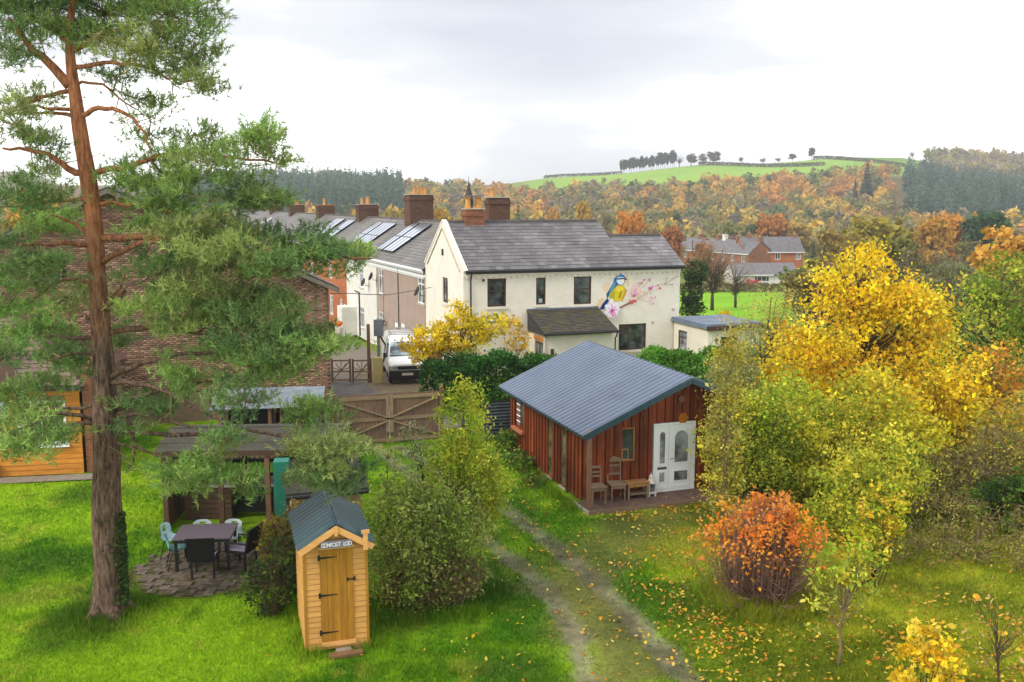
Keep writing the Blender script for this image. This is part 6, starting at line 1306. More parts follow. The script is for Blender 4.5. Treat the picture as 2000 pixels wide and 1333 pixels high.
plant('willow_bush', 'dense olive willow bush growing right beside the compost loo', 'bush', (-1.75, 18.5), [(-1.75, 18.5, 1.3, 1.15, .9, .85), (-2.25, 18.5, 1.7, .6, .6, .6), (-1.2, 18.7, 1.7, .75, .7, .75), (-2.1, 18.9, 2.1, .45, .45, .5, .6), (-1.6, 18.2, .7, 1.05, .75, .6, .8), (-2.4, 18.3, .8, .5, .5, .6), (-1.9, 17.75, .5, .8, .45, .5, .7), (-2.3, 19.0, 2.0, .5, .5, .6, .5)], 340, 15500, .18, .040, P_((150, 162, 76), (126, 148, 60), (168, 174, 98), (140, 166, 56)), 201, 90, .014, twigs=900, twigcol=s2l(110, 92, 70, .8), aspect=.45)
plant('willow_tree', 'tall upright lime-yellow willow rising above the olive bush', 'tree', (-1.15, 19.5), [(-1.02, 19.6, 3.3, .48, .45, 1.05), (-.85, 19.7, 2.2, .62, .55, .9), (-.7, 19.8, 1.4, .55, .5, .6, .7), (-1.35, 19.6, 2.6, .45, .4, .8, .6), (-.55, 19.9, 2.0, .5, .5, .7, .7)], 260, 11500, .13, .044, P_((184, 188, 48), (158, 176, 46), (200, 198, 76), (136, 158, 44)), 202, 60, .016, (-1.0, 19.6, 4.0), pn=('trunk', 'crown'), aspect=.4, cj=.14)
plant('bramble_thicket', 'brown bare bramble thicket at the foot of the willow bush', 'thicket', (-1.35, 18.0), [(-1.5, 18.05, .45, .8, .5, .5), (-.95, 18.3, .5, .4, .4, .45), (-2.2, 17.95, .4, .4, .35, .4)], 130, 3400, .16, .036, P_((132, 136, 70), (108, 132, 52), (148, 136, 86)), 203, 110, .008, twigs=1300, twigcol=s2l(140, 110, 86, .9))
plant('sapling', 'thin sapling with sparse pale leaves left of the willow bush', 'sapling', (-2.55, 18.9), [(-2.6, 18.9, 2.1, .12, .12, .5), (-2.5, 18.9, 2.7, .16, .16, .4)], 26, 240, .06, .035, P_((150, 160, 90), (126, 140, 70)), 204, 14, .008, (-2.55, 18.9, 3.0), trunk_r=.016, pn=('trunk', 'crown'))
plant('sapling', 'grey-green sapling leaning in front of the right gate leaf', 'sapling', (-1.75, 20.4), [(-1.95, 20.6, 2.3, .35, .3, .45), (-2.2, 20.8, 2.8, .3, .25, .4)], 40, 700, .09, .036, P_((150, 158, 116), (124, 136, 90), (166, 170, 130)), 205, 22, .01, (-2.1, 20.7, 2.9), trunk_r=.02, pn=('trunk', 'crown'), aspect=.4)
plant('dark_shrub', 'dark evergreen shrub left of the compost loo', 'shrub', (-4.75, 17.6), [(-4.75, 17.6, .55, .5, .45, .55), (-4.5, 18.2, .8, .4, .4, .6)], 60, 1800, .1, .04, P_((66, 92, 34), (52, 76, 30), (92, 108, 40)), 206, 30, .012, twigs=500, twigcol=s2l(86, 70, 54, .7))
plant('golden_shrub', 'yellow-green twiggy shrub between the table and the loo', 'shrub', (-5.05, 19.8), [(-5.1, 19.8, .75, .4, .4, .55), (-4.75, 20.2, 1.0, .35, .35, .5), (-5.3, 20.3, .55, .3, .3, .4)], 90, 2000, .11, .032, P_((150, 142, 36), (120, 122, 36), (168, 150, 50)), 207, 50, .010, twigs=900, twigcol=s2l(120, 96, 66, .7))
YEL = P_((240, 206, 34), (230, 194, 30), (246, 218, 66), (210, 186, 36)); YG = P_((196, 184, 36), (170, 172, 36))
plant('yellow_tree', 'bright yellow autumn tree in front of the white house beside the van', 'tree', (-2.2, 41.6), [(-2.3, 41.5, 2.3, 1.5, 1.1, .95), (-3.4, 41.2, 2.1, 1.0, .8, .6), (-2.35, 41.5, 3.2, .35, .35, .45), (-1.0, 41.8, 2.6, .8, .7, .7, .6), (-3.9, 40.9, 1.5, .5, .5, .5, .5), (-4.3, 40.8, 1.9, .45, .4, .3, .6)], 200, 5600, .16, .075, YEL+YG[:1], 208, 70, .03, (-2.3, 41.5, 3.2), pn=('trunk', 'crown'))
plant('laurel_bush', 'dark glossy laurel bush below the yellow tree by the gate', 'bush', (-2.45, 37.6), [(-2.5, 37.6, 1.0, .9, .7, .95), (-1.9, 37.7, 1.5, .6, .5, .5)], 90, 2600, .13, .07, P_((58, 92, 36), (84, 118, 50), (44, 74, 30)), 209, 30, .02)
plant('yellow_maple', 'big bright yellow maple rising behind the lime bushes', 'tree', (11.2, 30.2), [(11.2, 30, 3.3, 2.5, 2.0, 2.2), (10.95, 30.1, 5.3, 1.35, 1.2, 1.25), (13.2, 29.6, 2.5, 1.9, 1.6, 1.6), (9.4, 29.6, 2.8, 1.5, 1.3, 1.5), (12.4, 30, 4.4, 1.5, 1.2, 1.2), (13.9, 29, 1.4, 1.5, 1.3, 1.0), (11.2, 30, 6.3, .35, .35, .4)], 600, 29000, .26, .064, YEL+YEL[:2]+P_((222, 170, 36), (190, 172, 40)), 210, 110, .05, (11.2, 30.1, 6.3), pn=('trunk', 'crown'), shell=.6, cj=.13)
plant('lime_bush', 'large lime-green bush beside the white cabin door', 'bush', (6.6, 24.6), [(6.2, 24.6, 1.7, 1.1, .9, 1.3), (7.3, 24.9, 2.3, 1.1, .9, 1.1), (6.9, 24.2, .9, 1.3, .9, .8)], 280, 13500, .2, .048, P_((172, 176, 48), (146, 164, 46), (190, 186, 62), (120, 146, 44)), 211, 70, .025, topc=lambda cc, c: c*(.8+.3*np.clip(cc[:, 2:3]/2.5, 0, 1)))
plant('lime_bush', 'yellow-lime bush at the foot of the big yellow maple', 'bush', (8.8, 24.8), [(8.5, 24.6, 1.7, 1.2, 1.0, 1.4), (9.8, 25.4, 2.0, 1.3, 1.1, 1.5), (9.2, 24.4, .8, 1.5, 1.0, .7), (11.0, 25.6, 1.2, 1.1, 1.0, 1.1)], 320, 14500, .22, .05, P_((206, 192, 46), (184, 182, 46), (222, 202, 60), (156, 164, 46)), 212, 70, .025)
plant('olive_willow', 'grey-olive willow behind the cabin roof, left of the yellow maple', 'tree', (9.0, 33.4), [(8.7, 33.4, 2.6, 1.2, 1.0, 1.6), (9.9, 33.6, 3.6, 1.0, .9, 1.4), (7.9, 33, 1.7, .8, .7, 1.2), (9.0, 33.4, 4.4, .6, .5, .7)], 220, 9500, .2, .045, P_((166, 164, 92), (148, 152, 88), (182, 176, 110), (196, 180, 90)), 213, 60, .03, (9.2, 33.5, 4.7), pn=('trunk', 'crown'), aspect=.4)
plant('birch_sapling', 'slender pale-stemmed birch with sparse yellow leaves by the deck', 'tree', (4.94, 21.45), [(4.9, 21.45, 1.5, .5, .45, .9), (4.95, 21.5, 2.9, .55, .5, .9), (5.0, 21.5, 4.2, .38, .35, .9), (5.0, 21.5, 5.0, .2, .2, .5)], 170, 5200, .13, .034, P_((196, 180, 56), (160, 150, 50), (176, 166, 84), (140, 140, 60)), 214, 50, .010, (5.0, 21.5, 5.3), bark=BARKL, trunk_r=.032, pn=('trunk', 'crown'))
plant('olive_bush', 'pale grey-green bush above the right corner of the cabin roof', 'bush', (7.2, 29.6), [(7.2, 29.6, 2.2, .75, .6, 1.4), (7.5, 29.7, 3.3, .5, .45, .8), (6.7, 29.4, 2.4, .5, .4, .8)], 120, 5200, .16, .038, P_((164, 170, 110), (128, 140, 84), (170, 168, 110)), 215, 40, .02)
# orange-topped shrub: many thin brown stems, leaves only on the crown
g = np.random.default_rng(41); ox_, oy_ = 5.06, 18.35; r = thing('orange_shrub', 'round brown-stemmed shrub crowned with bright orange leaves', 'shrub', (ox_, oy_, 0))
mb = MB()
for i in range(520):
    a = g.uniform(0, 6.28); q = g.random()**.5; sx, sy = .35*q*math.cos(a), .32*q*math.sin(a); el = g.uniform(.25, 1.3) if i > 150 else g.uniform(.9, 1.5)
    R_ = 1.12*g.uniform(.72, 1.1); e_ = np.array([math.cos(a)*R_*math.cos(el)*1.02, math.sin(a)*R_*math.cos(el), .75+1.28*math.sin(el)*R_*.98]); m_ = np.array([sx+e_[0]*.62, sy+e_[1]*.62, e_[2]*.46])
    mb.tube([(sx, sy, -.02), (sx*.5+m_[0]*.55, sy*.5+m_[1]*.55, m_[2]*.5), tuple(m_), tuple(e_)], [.011, .009, .007, .003], 3, cap=False)
mb.build('stems', pmat('plum_brown_stem', s2l(140, 108, 92, .95), s2l(106, 80, 68, .95), scale=20, rough=.9), r)
ncl = 90; a = g.uniform(0, 6.28, ncl); el = np.arcsin(np.clip(.12+.88*g.random(ncl)**.7, 0, 1)); R_ = 1.08*(.72+.48*g.random(ncl)); cl = np.stack([np.cos(a)*np.cos(el)**.8*R_*1.14, np.sin(a)*np.cos(el)**.8*R_, .78+1.12*np.sin(el)*R_**.7], 1); cl = np.concatenate([cl, np.stack([g.normal(size=22)*.75, -.6-.4*g.random(22), .7+.5*g.random(22)], 1)])
wt = np.concatenate([np.clip((cl[:ncl, 2]-.85)/.9, .12, 1), np.full(22, .12)]); kk = g.choice(len(cl), 2500, p=wt/wt.sum()); P = cl[kk]+g.normal(size=(2500, 3))*np.array([.11, .11, .09])
pal = np.array(P_((236, 124, 40), (230, 148, 44), (222, 112, 50), (238, 168, 60), (206, 140, 80), (226, 170, 44), k=1.0)); cc_ = pal[g.integers(0, 6, len(cl))]; c = (cc_[kk]*.6+pal[g.integers(0, 6, 2500)]*.4)*(.75+.5*g.random((2500, 1)))
V, F = leafquads(P, .05*(.7+.6*g.random(len(P))), .55, .6, g); link('foliage', rawmesh('foliage', V, F, np.repeat(np.clip(c, 0, .9), 4, 0)), LEAF, r)
Pt = np.stack([g.normal(size=2600)*.55, g.normal(size=2600)*.5, .15+1.2*g.random(2600)], 1); V, F = leafquads(Pt, .14*(.5+g.random(2600)), .045, -.3, g); link('twigs', rawmesh('twigs', V, F, np.repeat(np.array(s2l(136, 106, 92, .95))*(.6+.8*g.random((2600, 1))), 4, 0)), LEAF, r)
plant('apple_sapling', 'young forked tree with lime leaves in front of the orange shrub', 'tree', (5.69, 15.56), [(5.35, 15.7, 1.35, .3, .28, .4), (5.95, 15.6, 1.5, .38, .3, .5), (6.2, 15.7, 1.9, .3, .3, .35), (5.3, 15.6, .8, .25, .22, .25, .6), (5.7, 15.7, 1.9, .28, .28, .35)], 70, 1000, .08, .042, P_((166, 180, 50), (190, 192, 80), (140, 160, 44), (206, 190, 60)), 216, 40, .010, (5.75, 15.6, 1.0), trunk_r=.032, pn=('trunk', 'crown'), bark=BARKL)
plant('lime_shrub', 'small lime and yellow shrub behind the forked young tree', 'shrub', (7.6, 19.1), [(7.5, 19.0, 1.15, .6, .5, .75), (7.9, 19.2, 1.6, .5, .45, .6), (7.1, 18.9, .7, .4, .4, .5)], 90, 2600, .1, .048, P_((166, 180, 40), (196, 186, 46), (130, 150, 36), (214, 180, 50)), 217, 40, .012)
plant('yellow_sapling', 'low bright yellow sapling at the bottom edge of the lawn', 'sapling', (6.55, 14.15), [(6.3, 14.1, .65, .32, .3, .42), (6.85, 14.2, .7, .34, .3, .42), (6.6, 14.2, 1.15, .34, .3, .28)], 60, 900, .07, .055, P_((246, 206, 40), (232, 190, 36), (250, 220, 80), (220, 190, 50)), 218, 30, .008)
plant('bare_sapling', 'nearly leafless sapling at the bottom right corner of the lawn', 'sapling', (7.85, 14.35), [(7.7, 14.4, 1.3, .5, .4, .7), (8.3, 14.4, 1.1, .4, .4, .6)], 80, 150, .1, .05, P_((236, 180, 60), (220, 170, 90), (206, 170, 120)), 219, 46, .006, (7.8, 14.4, 1.5), trunk_r=.02, pn=('trunk', 'crown'))
plant('green_maple', 'green-leaved tree with yellowing tips at the right edge', 'tree', (19.5, 38.5), [(18.6, 38, 3.0, 2.3, 1.8, 2.0), (21.0, 38.4, 4.2, 2.2, 1.8, 2.0), (16.6, 37.4, 2.0, 1.4, 1.2, 1.3), (20.5, 37.6, 1.8, 2.4, 1.6, 1.6), (22.5, 38, 2.2, 2, 1.6, 2)], 360, 15500, .28, .075, P_((142, 164, 44), (118, 146, 40), (164, 174, 54), (186, 178, 60), (100, 128, 38)), 220, 80, .05, (20, 38.4, 5.6), pn=('trunk', 'crown'))
plant('amber_tree', 'thin amber-leaved tree below the green one at the right edge', 'tree', (15.3, 29.5), [(15.0, 29.4, 2.7, 1.1, .9, 1.3), (16.0, 29.6, 1.9, 1.0, .8, 1.1), (14.3, 29, 1.7, .8, .7, .8)], 130, 2600, .18, .07, P_((222, 160, 44), (206, 140, 50), (190, 150, 60), (150, 136, 50)), 221, 70, .03, (15.2, 29.5, 3.6), pn=('trunk', 'crown'), bark=BARKL)
plant('twiggy_bush', 'grey-olive twiggy bush right of the yellow-lime bush', 'bush', (12.2, 24.0), [(11.6, 24, .9, 1.0, .8, .8), (13.0, 24.4, 1.3, .9, .8, .9), (10.8, 23.4, .5, .7, .7, .45), (12.4, 23.6, .7, .8, .7, .7)], 150, 4200, .2, .042, P_((134, 134, 60), (112, 120, 54), (150, 142, 76), (170, 160, 60)), 222, 120, .012, twigs=2200, twigcol=s2l(124, 106, 84, .75))
plant('yellow_shrub', 'golden shrub spilling out right of the yellow-lime bush', 'shrub', (11.6, 26.8), [(11.2, 26.8, 1.5, 1.3, 1.0, 1.3), (12.6, 27.2, 2.0, 1.2, 1.0, 1.2), (10.4, 26.2, .8, 1.0, .8, .7)], 190, 5200, .18, .07, YEL+P_((200, 160, 40), (160, 150, 40)), 241, 50, .02)
plant('lime_shrub', 'tall lime shrub between the orange shrub and the maple', 'shrub', (8.6, 21.9), [(8.1, 21.8, 1.2, .9, .7, 1.1), (9.2, 22.2, 1.6, .9, .7, 1.1), (7.5, 21.6, .7, .6, .5, .6)], 170, 6800, .17, .042, P_((186, 186, 50), (160, 174, 48), (206, 196, 62), (136, 154, 46)), 242, 50, .015)
plant('olive_shrub', 'dull yellow-olive shrub between the amber tree and the lawn', 'shrub', (14.2, 25.6), [(13.8, 25.6, 1.5, 1.2, .9, 1.2), (15.2, 26.0, 1.8, 1.1, .9, 1.3), (14.6, 25.2, .7, 1.3, .9, .7)], 160, 5600, .2, .05, P_((170, 160, 56), (146, 148, 52), (196, 170, 60), (216, 176, 60)), 243, 70, .015, twigs=1200, twigcol=s2l(150, 128, 96, .9))
plant('ivy_bush', 'dark green ivy-covered bush at the right edge of the lawn', 'bush', (12.6, 22.4), [(12.4, 22.4, .6, 1.1, .8, .7), (13.6, 22.8, .9, .9, .8, .8)], 110, 4200, .14, .06, P_((64, 96, 30), (84, 118, 36), (48, 74, 26)), 223, 40, .02)
plant('rough_scrub', 'olive rough scrub where the lawn meets the right-hand bushes', 'scrub', (10.2, 20.6), [(9.6, 20.4, .18, 1.2, .7, .3), (11.0, 20.4, .22, 1.2, .8, .35), (8.8, 21.2, .2, .9, .6, .35), (11.8, 19.6, .25, .9, .6, .4), (10.4, 21.6, .6, 1.2, .6, .6), (12.4, 21.0, .6, 1.2, .7, .6)], 190, 6800, .15, .038, P_((160, 156, 66), (134, 142, 52), (182, 168, 90)), 224, 60, .008, twigs=1800, twigcol=s2l(150, 130, 96, .75), aspect=.3)
plant('holly_bush', 'green bush filling the gap between maple and amber tree', 'bush', (14.6, 33.0), [(14.4, 33, 1.4, 1.4, 1.2, 1.4), (16.2, 33.2, 1.8, 1.3, 1.2, 1.5)], 120, 3800, .2, .075, P_((84, 116, 36), (108, 134, 44), (64, 92, 32)), 225, 40, .02)
FC = lambda x, y: tuple((F_c @ Vector((x, y, 0)))[:2])
p = FC(-.55, 4.2); q2 = FC(-.6, 2.3); q3 = FC(-.5, 5.6)
plant('wall_weeds', 'leafy weeds growing along the foot of the cabin side wall', 'weeds', p, [(*p, .22, .45, .9, .32), (*q3, .35, .4, .6, .45), (*q2, .1, .3, .8, .16)], 120, 2600, .1, .05, P_((84, 122, 34), (108, 142, 44), (130, 140, 50), (64, 100, 30)), 226, 50, .006)
p = grd(678, 866); plant('gate_shrub', 'small green shrub growing at the foot of the left gate leaf', 'shrub', (p.x, p.y-.2), [(p.x-.1, p.y-.2, .35, .4, .3, .4)], 40, 900, .08, .045, P_((70, 104, 32), (96, 128, 44)), 227, 16, .008)
p = at(1165, 672, 42.2); plant('rosemary_bush', 'spiky dark green rosemary bush in front of the house porch', 'bush', (p.x, p.y), [(p.x-.5, p.y, .6, .9, .6, .9), (p.x+.6, p.y, .3, .8, .6, .7)], 90, 2800, .14, .07, P_((78, 96, 60), (96, 112, 70), (62, 80, 50)), 228, 40, .015, aspect=.22)
p = at(1352, 560, 64); plant('ivy_column', 'tall ivy-smothered tree just behind the right end of the white house', 'tree', (p.x, p.y), [(p.x, p.y, .5, .75, .7, 1.6), (p.x+.1, p.y, 2.1, .75, .7, 1.4), (p.x+.2, p.y, 3.3, .8, .7, .8), (p.x-.2, p.y, -.9, .7, .7, 1.0)], 160, 5200, .2, .09, P_((58, 82, 40), (76, 98, 46), (44, 64, 34)), 229, 20, .03, (p.x, p.y, 3.4), pn=('trunk', 'crown'))
p = at(1385, 598, 60); plant('yellow_bush', 'lime and golden bush showing above the flat roof', 'bush', (p.x, p.y), [(p.x-.9, p.y, -.3, .7, .6, .8), (p.x+.5, p.y, .1, .8, .6, .8), (p.x+1.0, p.y, .6, .5, .5, .5)], 90, 2200, .18, .09, P_((170, 200, 40), (236, 190, 40), (226, 170, 40)), 230, 20, .02)
# wisteria on the house wall next to the yellow tree
p = at(1010, 660, 45.2); plant('wall_climber', 'half-bare yellow climber trained against the white house wall', 'climber', (p.x, p.y), [(p.x, p.y, 1.2, .5, .3, .9), (p.x-.4, p.y, 2.3, .6, .3, .3)], 50, 700, .14, .07, P_((230, 190, 50), (206, 170, 60)), 231, 24, .02, bark=BARKL)
# ------------------------------------------------------------------ the pine
PY = 17.65; g = np.random.default_rng(123); pine = thing('pine_tree', 'tall Scots pine with grey-brown lower and orange upper trunk', 'tree', (-7.9, PY, 0))
PB = Vector((-7.9, PY, 0)); KP = .0096
TR = [(216, 1222, 42), (215, 1195, 34), (213, 1100, 29.5), (209, 950, 27), (206, 860, 24), (205, 780, 22), (202, 700, 19.5), (194, 610, 17.5), (190, 540, 16.5), (186, 470, 16), (180, 400, 15.5), (165, 310, 14.5), (152, 220, 12.5), (140, 140, 9.5), (136, 60, 7), (148, -40, 5), (152, -140, 3)]
tpts = [at(a, b, PY)-PB for a, b, _ in TR]
def barkmat():
    m, t, b = _new('pine_bark'); n = t.nodes.new; l = t.links.new; tc = n('ShaderNodeTexCoord'); mp = n('ShaderNodeMapping'); mp.inputs['Scale'].default_value = (1, 1, .22)
    l(tc.outputs['Object'], mp.inputs[0]); vo = n('ShaderNodeTexNoise'); vo.inputs['Scale'].default_value = 17; vo.inputs['Detail'].default_value = 8; vo.inputs['Roughness'].default_value = .7; l(mp.outputs[0], vo.inputs['Vector'])
    sx = n('ShaderNodeSeparateXYZ'); l(tc.outputs['Object'], sx.inputs[0]); no = n('ShaderNodeTexNoise'); no.inputs['Scale'].default_value = 1.5; l(tc.outputs['Object'], no.inputs['Vector'])
    ad = n('ShaderNodeMath'); ad.operation = 'MULTIPLY_ADD'; ad.inputs[1].default_value = 2.0; l(no.outputs['Fac'], ad.inputs[0]); l(sx.outputs[2], ad.inputs[2])
    mr = n('ShaderNodeMapRange'); mr.inputs[1].default_value = 6.2; mr.inputs[2].default_value = 9.0; l(ad.outputs[0], mr.inputs[0])
    r1 = n('ShaderNodeValToRGB'); r1.color_ramp.elements[0].position = .36; r1.color_ramp.elements[1].position = .64; r1.color_ramp.elements[0].color = (*s2l(58, 46, 40, .8), 1); r1.color_ramp.elements[1].color = (*s2l(142, 116, 100, .8), 1); l(vo.outputs['Fac'], r1.inputs[0])
    r2 = n('ShaderNodeValToRGB'); r2.color_ramp.elements[0].position = .34; r2.color_ramp.elements[1].position = .66; r2.color_ramp.elements[0].color = (*s2l(118, 72, 50, .8), 1); r2.color_ramp.elements[1].color = (*s2l(206, 140, 98, .8), 1); l(vo.outputs['Fac'], r2.inputs[0])
    mx = n('ShaderNodeMix'); mx.data_type = 'RGBA'; l(mr.outputs[0], mx.inputs[0]); l(r1.outputs[0], mx.inputs[6]); l(r2.outputs[0], mx.inputs[7]); l(mx.outputs[2], b.inputs['Base Color'])
    bp = n('ShaderNodeBump'); bp.inputs['Strength'].default_value = .9; bp.inputs['Distance'].default_value = .05; l(vo.outputs['Fac'], bp.inputs['Height']); l(bp.outputs[0], b.inputs['Normal']); b.inputs['Roughness'].default_value = .95; b.inputs['Specular IOR Level'].default_value = .1
    return m
PBARK = barkmat()
def smooth_path(P, n=6):
    out = []
    for i in range(len(P)-1):
        p0, p1, p2, p3 = P[max(i-1, 0)], P[i], P[i+1], P[min(i+2, len(P)-1)]
        for k in range(n):
            t = k/n; out.append(.5*((2*p1)+(p2-p0)*t+(2*p0-5*p1+4*p2-p3)*t*t+(3*p1-p0-3*p2+p3)*t**3))
    return out+[P[-1]]
tr_s = smooth_path(tpts, 5); rr = np.interp(np.arange(len(tr_s))/5, np.arange(len(TR)), [c[2]*KP for c in TR])
mb = MB(); mb.tube(tr_s, list(rr), 18); V = np.array(mb.v)      # knobbly trunk
for i, p in enumerate(mb.v):
    k = i//18; c = tr_s[min(k, len(tr_s)-1)]; d = Vector(p)-c; a = math.atan2(d.y, d.x); f = 1+.05*math.sin(a*3+k*.7)+.05*math.sin(a*7-k*.4)+(.10*math.sin(a*5+1) if k < 4 else 0); mb.v[i] = tuple(c+d*f)
for i in range(5):
    a = R(72*i+20); mb.tube([(math.cos(a)*.22, math.sin(a)*.22, .22), (math.cos(a)*.42, math.sin(a)*.42, .06), (math.cos(a)*.62, math.sin(a)*.62, -.06)], [.14, .09, .03], 7)
mb.build('trunk', PBARK, pine, smooth=True)
LIMBS = [([(205, 745), (260, 715), (340, 695), (430, 690)], .075, -.6), ([(210, 748), (290, 752), (370, 790), (450, 832)], .06, -1.2), ([(215, 815), (290, 812), (360, 830), (425, 855)], .045, -.9), ([(226, 822), (258, 858), (262, 900), (246, 925)], .032, -.7), ([(226, 800), (290, 785), (360, 782)], .06, 1.2),
 ([(190, 820), (120, 808), (60, 830), (0, 862)], .05, -.6), ([(200, 828), (130, 830), (70, 852), (20, 880)], .05, -1.1), ([(170, 622), (215, 592), (245, 535)], .05, -.6), ([(203, 600), (235, 572), (250, 560)], .06, -.3), ([(205, 608), (262, 594), (330, 600)], .045, -.6), ([(196, 515), (262, 480), (330, 466), (420, 440)], .065, -.8),
 ([(186, 462), (300, 466), (400, 486), (520, 506), (640, 502), (724, 506)], .07, -1.0), ([(182, 395), (232, 398), (300, 405), (342, 416)], .045, -.4), ([(185, 400), (148, 388), (70, 400), (15, 402)], .05, -.7), ([(168, 345), (122, 322), (78, 296), (5, 290)], .075, -.3), ([(150, 226), (100, 220), (8, 222)], .045, .5), ([(146, 216), (72, 208), (8, 226)], .04, -.6), ([(142, 178), (82, 190), (8, 216)], .05, -.2),
 ([(136, 168), (92, 120), (46, 76), (16, 36)], .10, -.3), ([(158, 230), (190, 212), (242, 222), (272, 246), (296, 300)], .055, -.5), ([(150, 166), (202, 166), (242, 200), (292, 232)], .03, .5), ([(146, 134), (202, 126), (282, 126), (342, 160), (430, 150)], .045, -.4), ([(170, 340), (240, 330), (310, 304), (370, 291), (430, 306), (535, 318)], .06, -.7), ([(140, 100), (192, 72), (262, 50), (352, 42)], .055, .3), ([(184, 480), (122, 476), (40, 478)], .06, -.8), ([(190, 560), (122, 546), (60, 592)], .045, -.7), ([(186, 470), (150, 440), (100, 420)], .05, -.2),
 ([(204, 650), (300, 640), (420, 655), (560, 665), (660, 682)], .06, -1.1), ([(214, 790), (330, 760), (430, 740), (545, 720)], .05, -1.4), ([(226, 842), (380, 850), (500, 842), (600, 880), (652, 934)], .05, -.9), ([(203, 700), (150, 690), (90, 706)], .045, -.9), ([(220, 860), (330, 895), (430, 925)], .025, -1.2), ([(139, 90), (100, 60), (40, 20), (-20, 0)], .05, .4), ([(148, -20), (220, -20), (330, 0)], .04, -.3), ([(200, 660), (110, 660), (20, 640)], .05, .8), ([(205, 790), (110, 800), (30, 790)], .04, 1.0)]
lp = []; mbl = MB()
for pts, r0, dy in LIMBS:
    n = len(pts); P = [at(a, b, PY+dy*(i/(n-1))**1.2)-PB for i, (a, b) in enumerate(pts)]; S = smooth_path(P, 4)
    S = [p+Vector(g.normal(size=3)*.018) if 0 < i < len(S)-1 else p for i, p in enumerate(S)]
    mbl.tube(S, [r0*(1-.72*i/(len(S)-1)) for i in range(len(S))], 7)
    lp += [(p, r0*(1-.72*i/(len(S)-1))) for i, p in enumerate(S) if i > len(S)*.3]
BLOBS = [(60, 35, 110, 60, 1), (200, 25, 90, 60, 1), (330, 25, 85, 50, 1), (285, 92, 90, 42, .9), (375, 110, 48, 62, .8), (150, 82, 50, 32, .8), (25, 110, 50, 24, .35), (395, 165, 34, 16, .6), (225, 150, 70, 24, .35), (300, 188, 45, 28, .4), (60, 190, 60, 20, .35), (290, 262, 38, 36, .35), (35, 245, 55, 34, .8), (55, 290, 60, 34, .7), (95, 325, 55, 26, .6), (380, 262, 60, 26, .5), (485, 268, 70, 28, .8), (530, 298, 30, 26, 1), (440, 318, 100, 30, .9), (330, 352, 90, 36, 1), (450, 388, 105, 36, 1), (300, 402, 80, 36, .9), (50, 390, 70, 36, .9), (90, 440, 90, 36, .9), (250, 440, 60, 26, .6),
 (540, 474, 100, 26, 1.1), (620, 500, 90, 26, 1.1), (700, 504, 36, 24, 1), (450, 480, 90, 36, .9), (420, 440, 80, 30, .9), (60, 520, 90, 46, .9), (130, 580, 70, 36, .8), (310, 530, 80, 44, .9), (400, 560, 80, 44, .9), (490, 540, 70, 30, .8), (330, 602, 85, 36, .9), (60, 645, 80, 46, .9), (145, 705, 58, 36, 1.2), (240, 655, 55, 26, .5), (500, 640, 95, 38, 1), (600, 668, 75, 34, 1), (655, 682, 42, 26, 1), (520, 718, 95, 30, 1), (430, 690, 56, 26, .8), (40, 800, 68, 56, 1), (40, 862, 66, 46, 1), (105, 852, 40, 26, .7), (590, 822, 70, 36, .9), (628, 872, 72, 44, 1.2), (655, 930, 50, 38, 1.2), (610, 935, 42, 26, .9), (400, 925, 85, 30, 1.1), (470, 950, 40, 24, .8), (420, 885, 60, 20, .6), (300, 800, 66, 44, .8), (350, 735, 66, 36, .8), (480, 780, 80, 34, .6), (430, 610, 70, 34, .8), (560, 590, 60, 20, .4), (20, 590, 50, 50, .8), (10, 700, 50, 40, .8), (60, 1000, 30, 30, .0), (230, 350, 40, 30, .5), (440, 860, 50, 20, .3), (90, 760, 50, 34, .7), (500, 580, 50, 24, .5), (200, -60, 160, 60, 1), (350, -40, 80, 50, .8), (20, -40, 90, 60, .8), (345, 955, 56, 26, .8), (520, 690, 90, 30, .9), (400, 500, 80, 30, .9), (370, 640, 70, 30, .7), (560, 520, 80, 24, .9), (470, 600, 70, 30, .8), (350, 470, 70, 30, .8)]
S_, Dd, Cs = [], [], []; mbt = MB(); lpa = np.array([tuple(p) for p, _ in lp])
PAL = np.array(P_((126, 152, 80), (102, 132, 74), (142, 164, 84), (90, 118, 72), (150, 156, 92), (120, 154, 72), k=1.1))
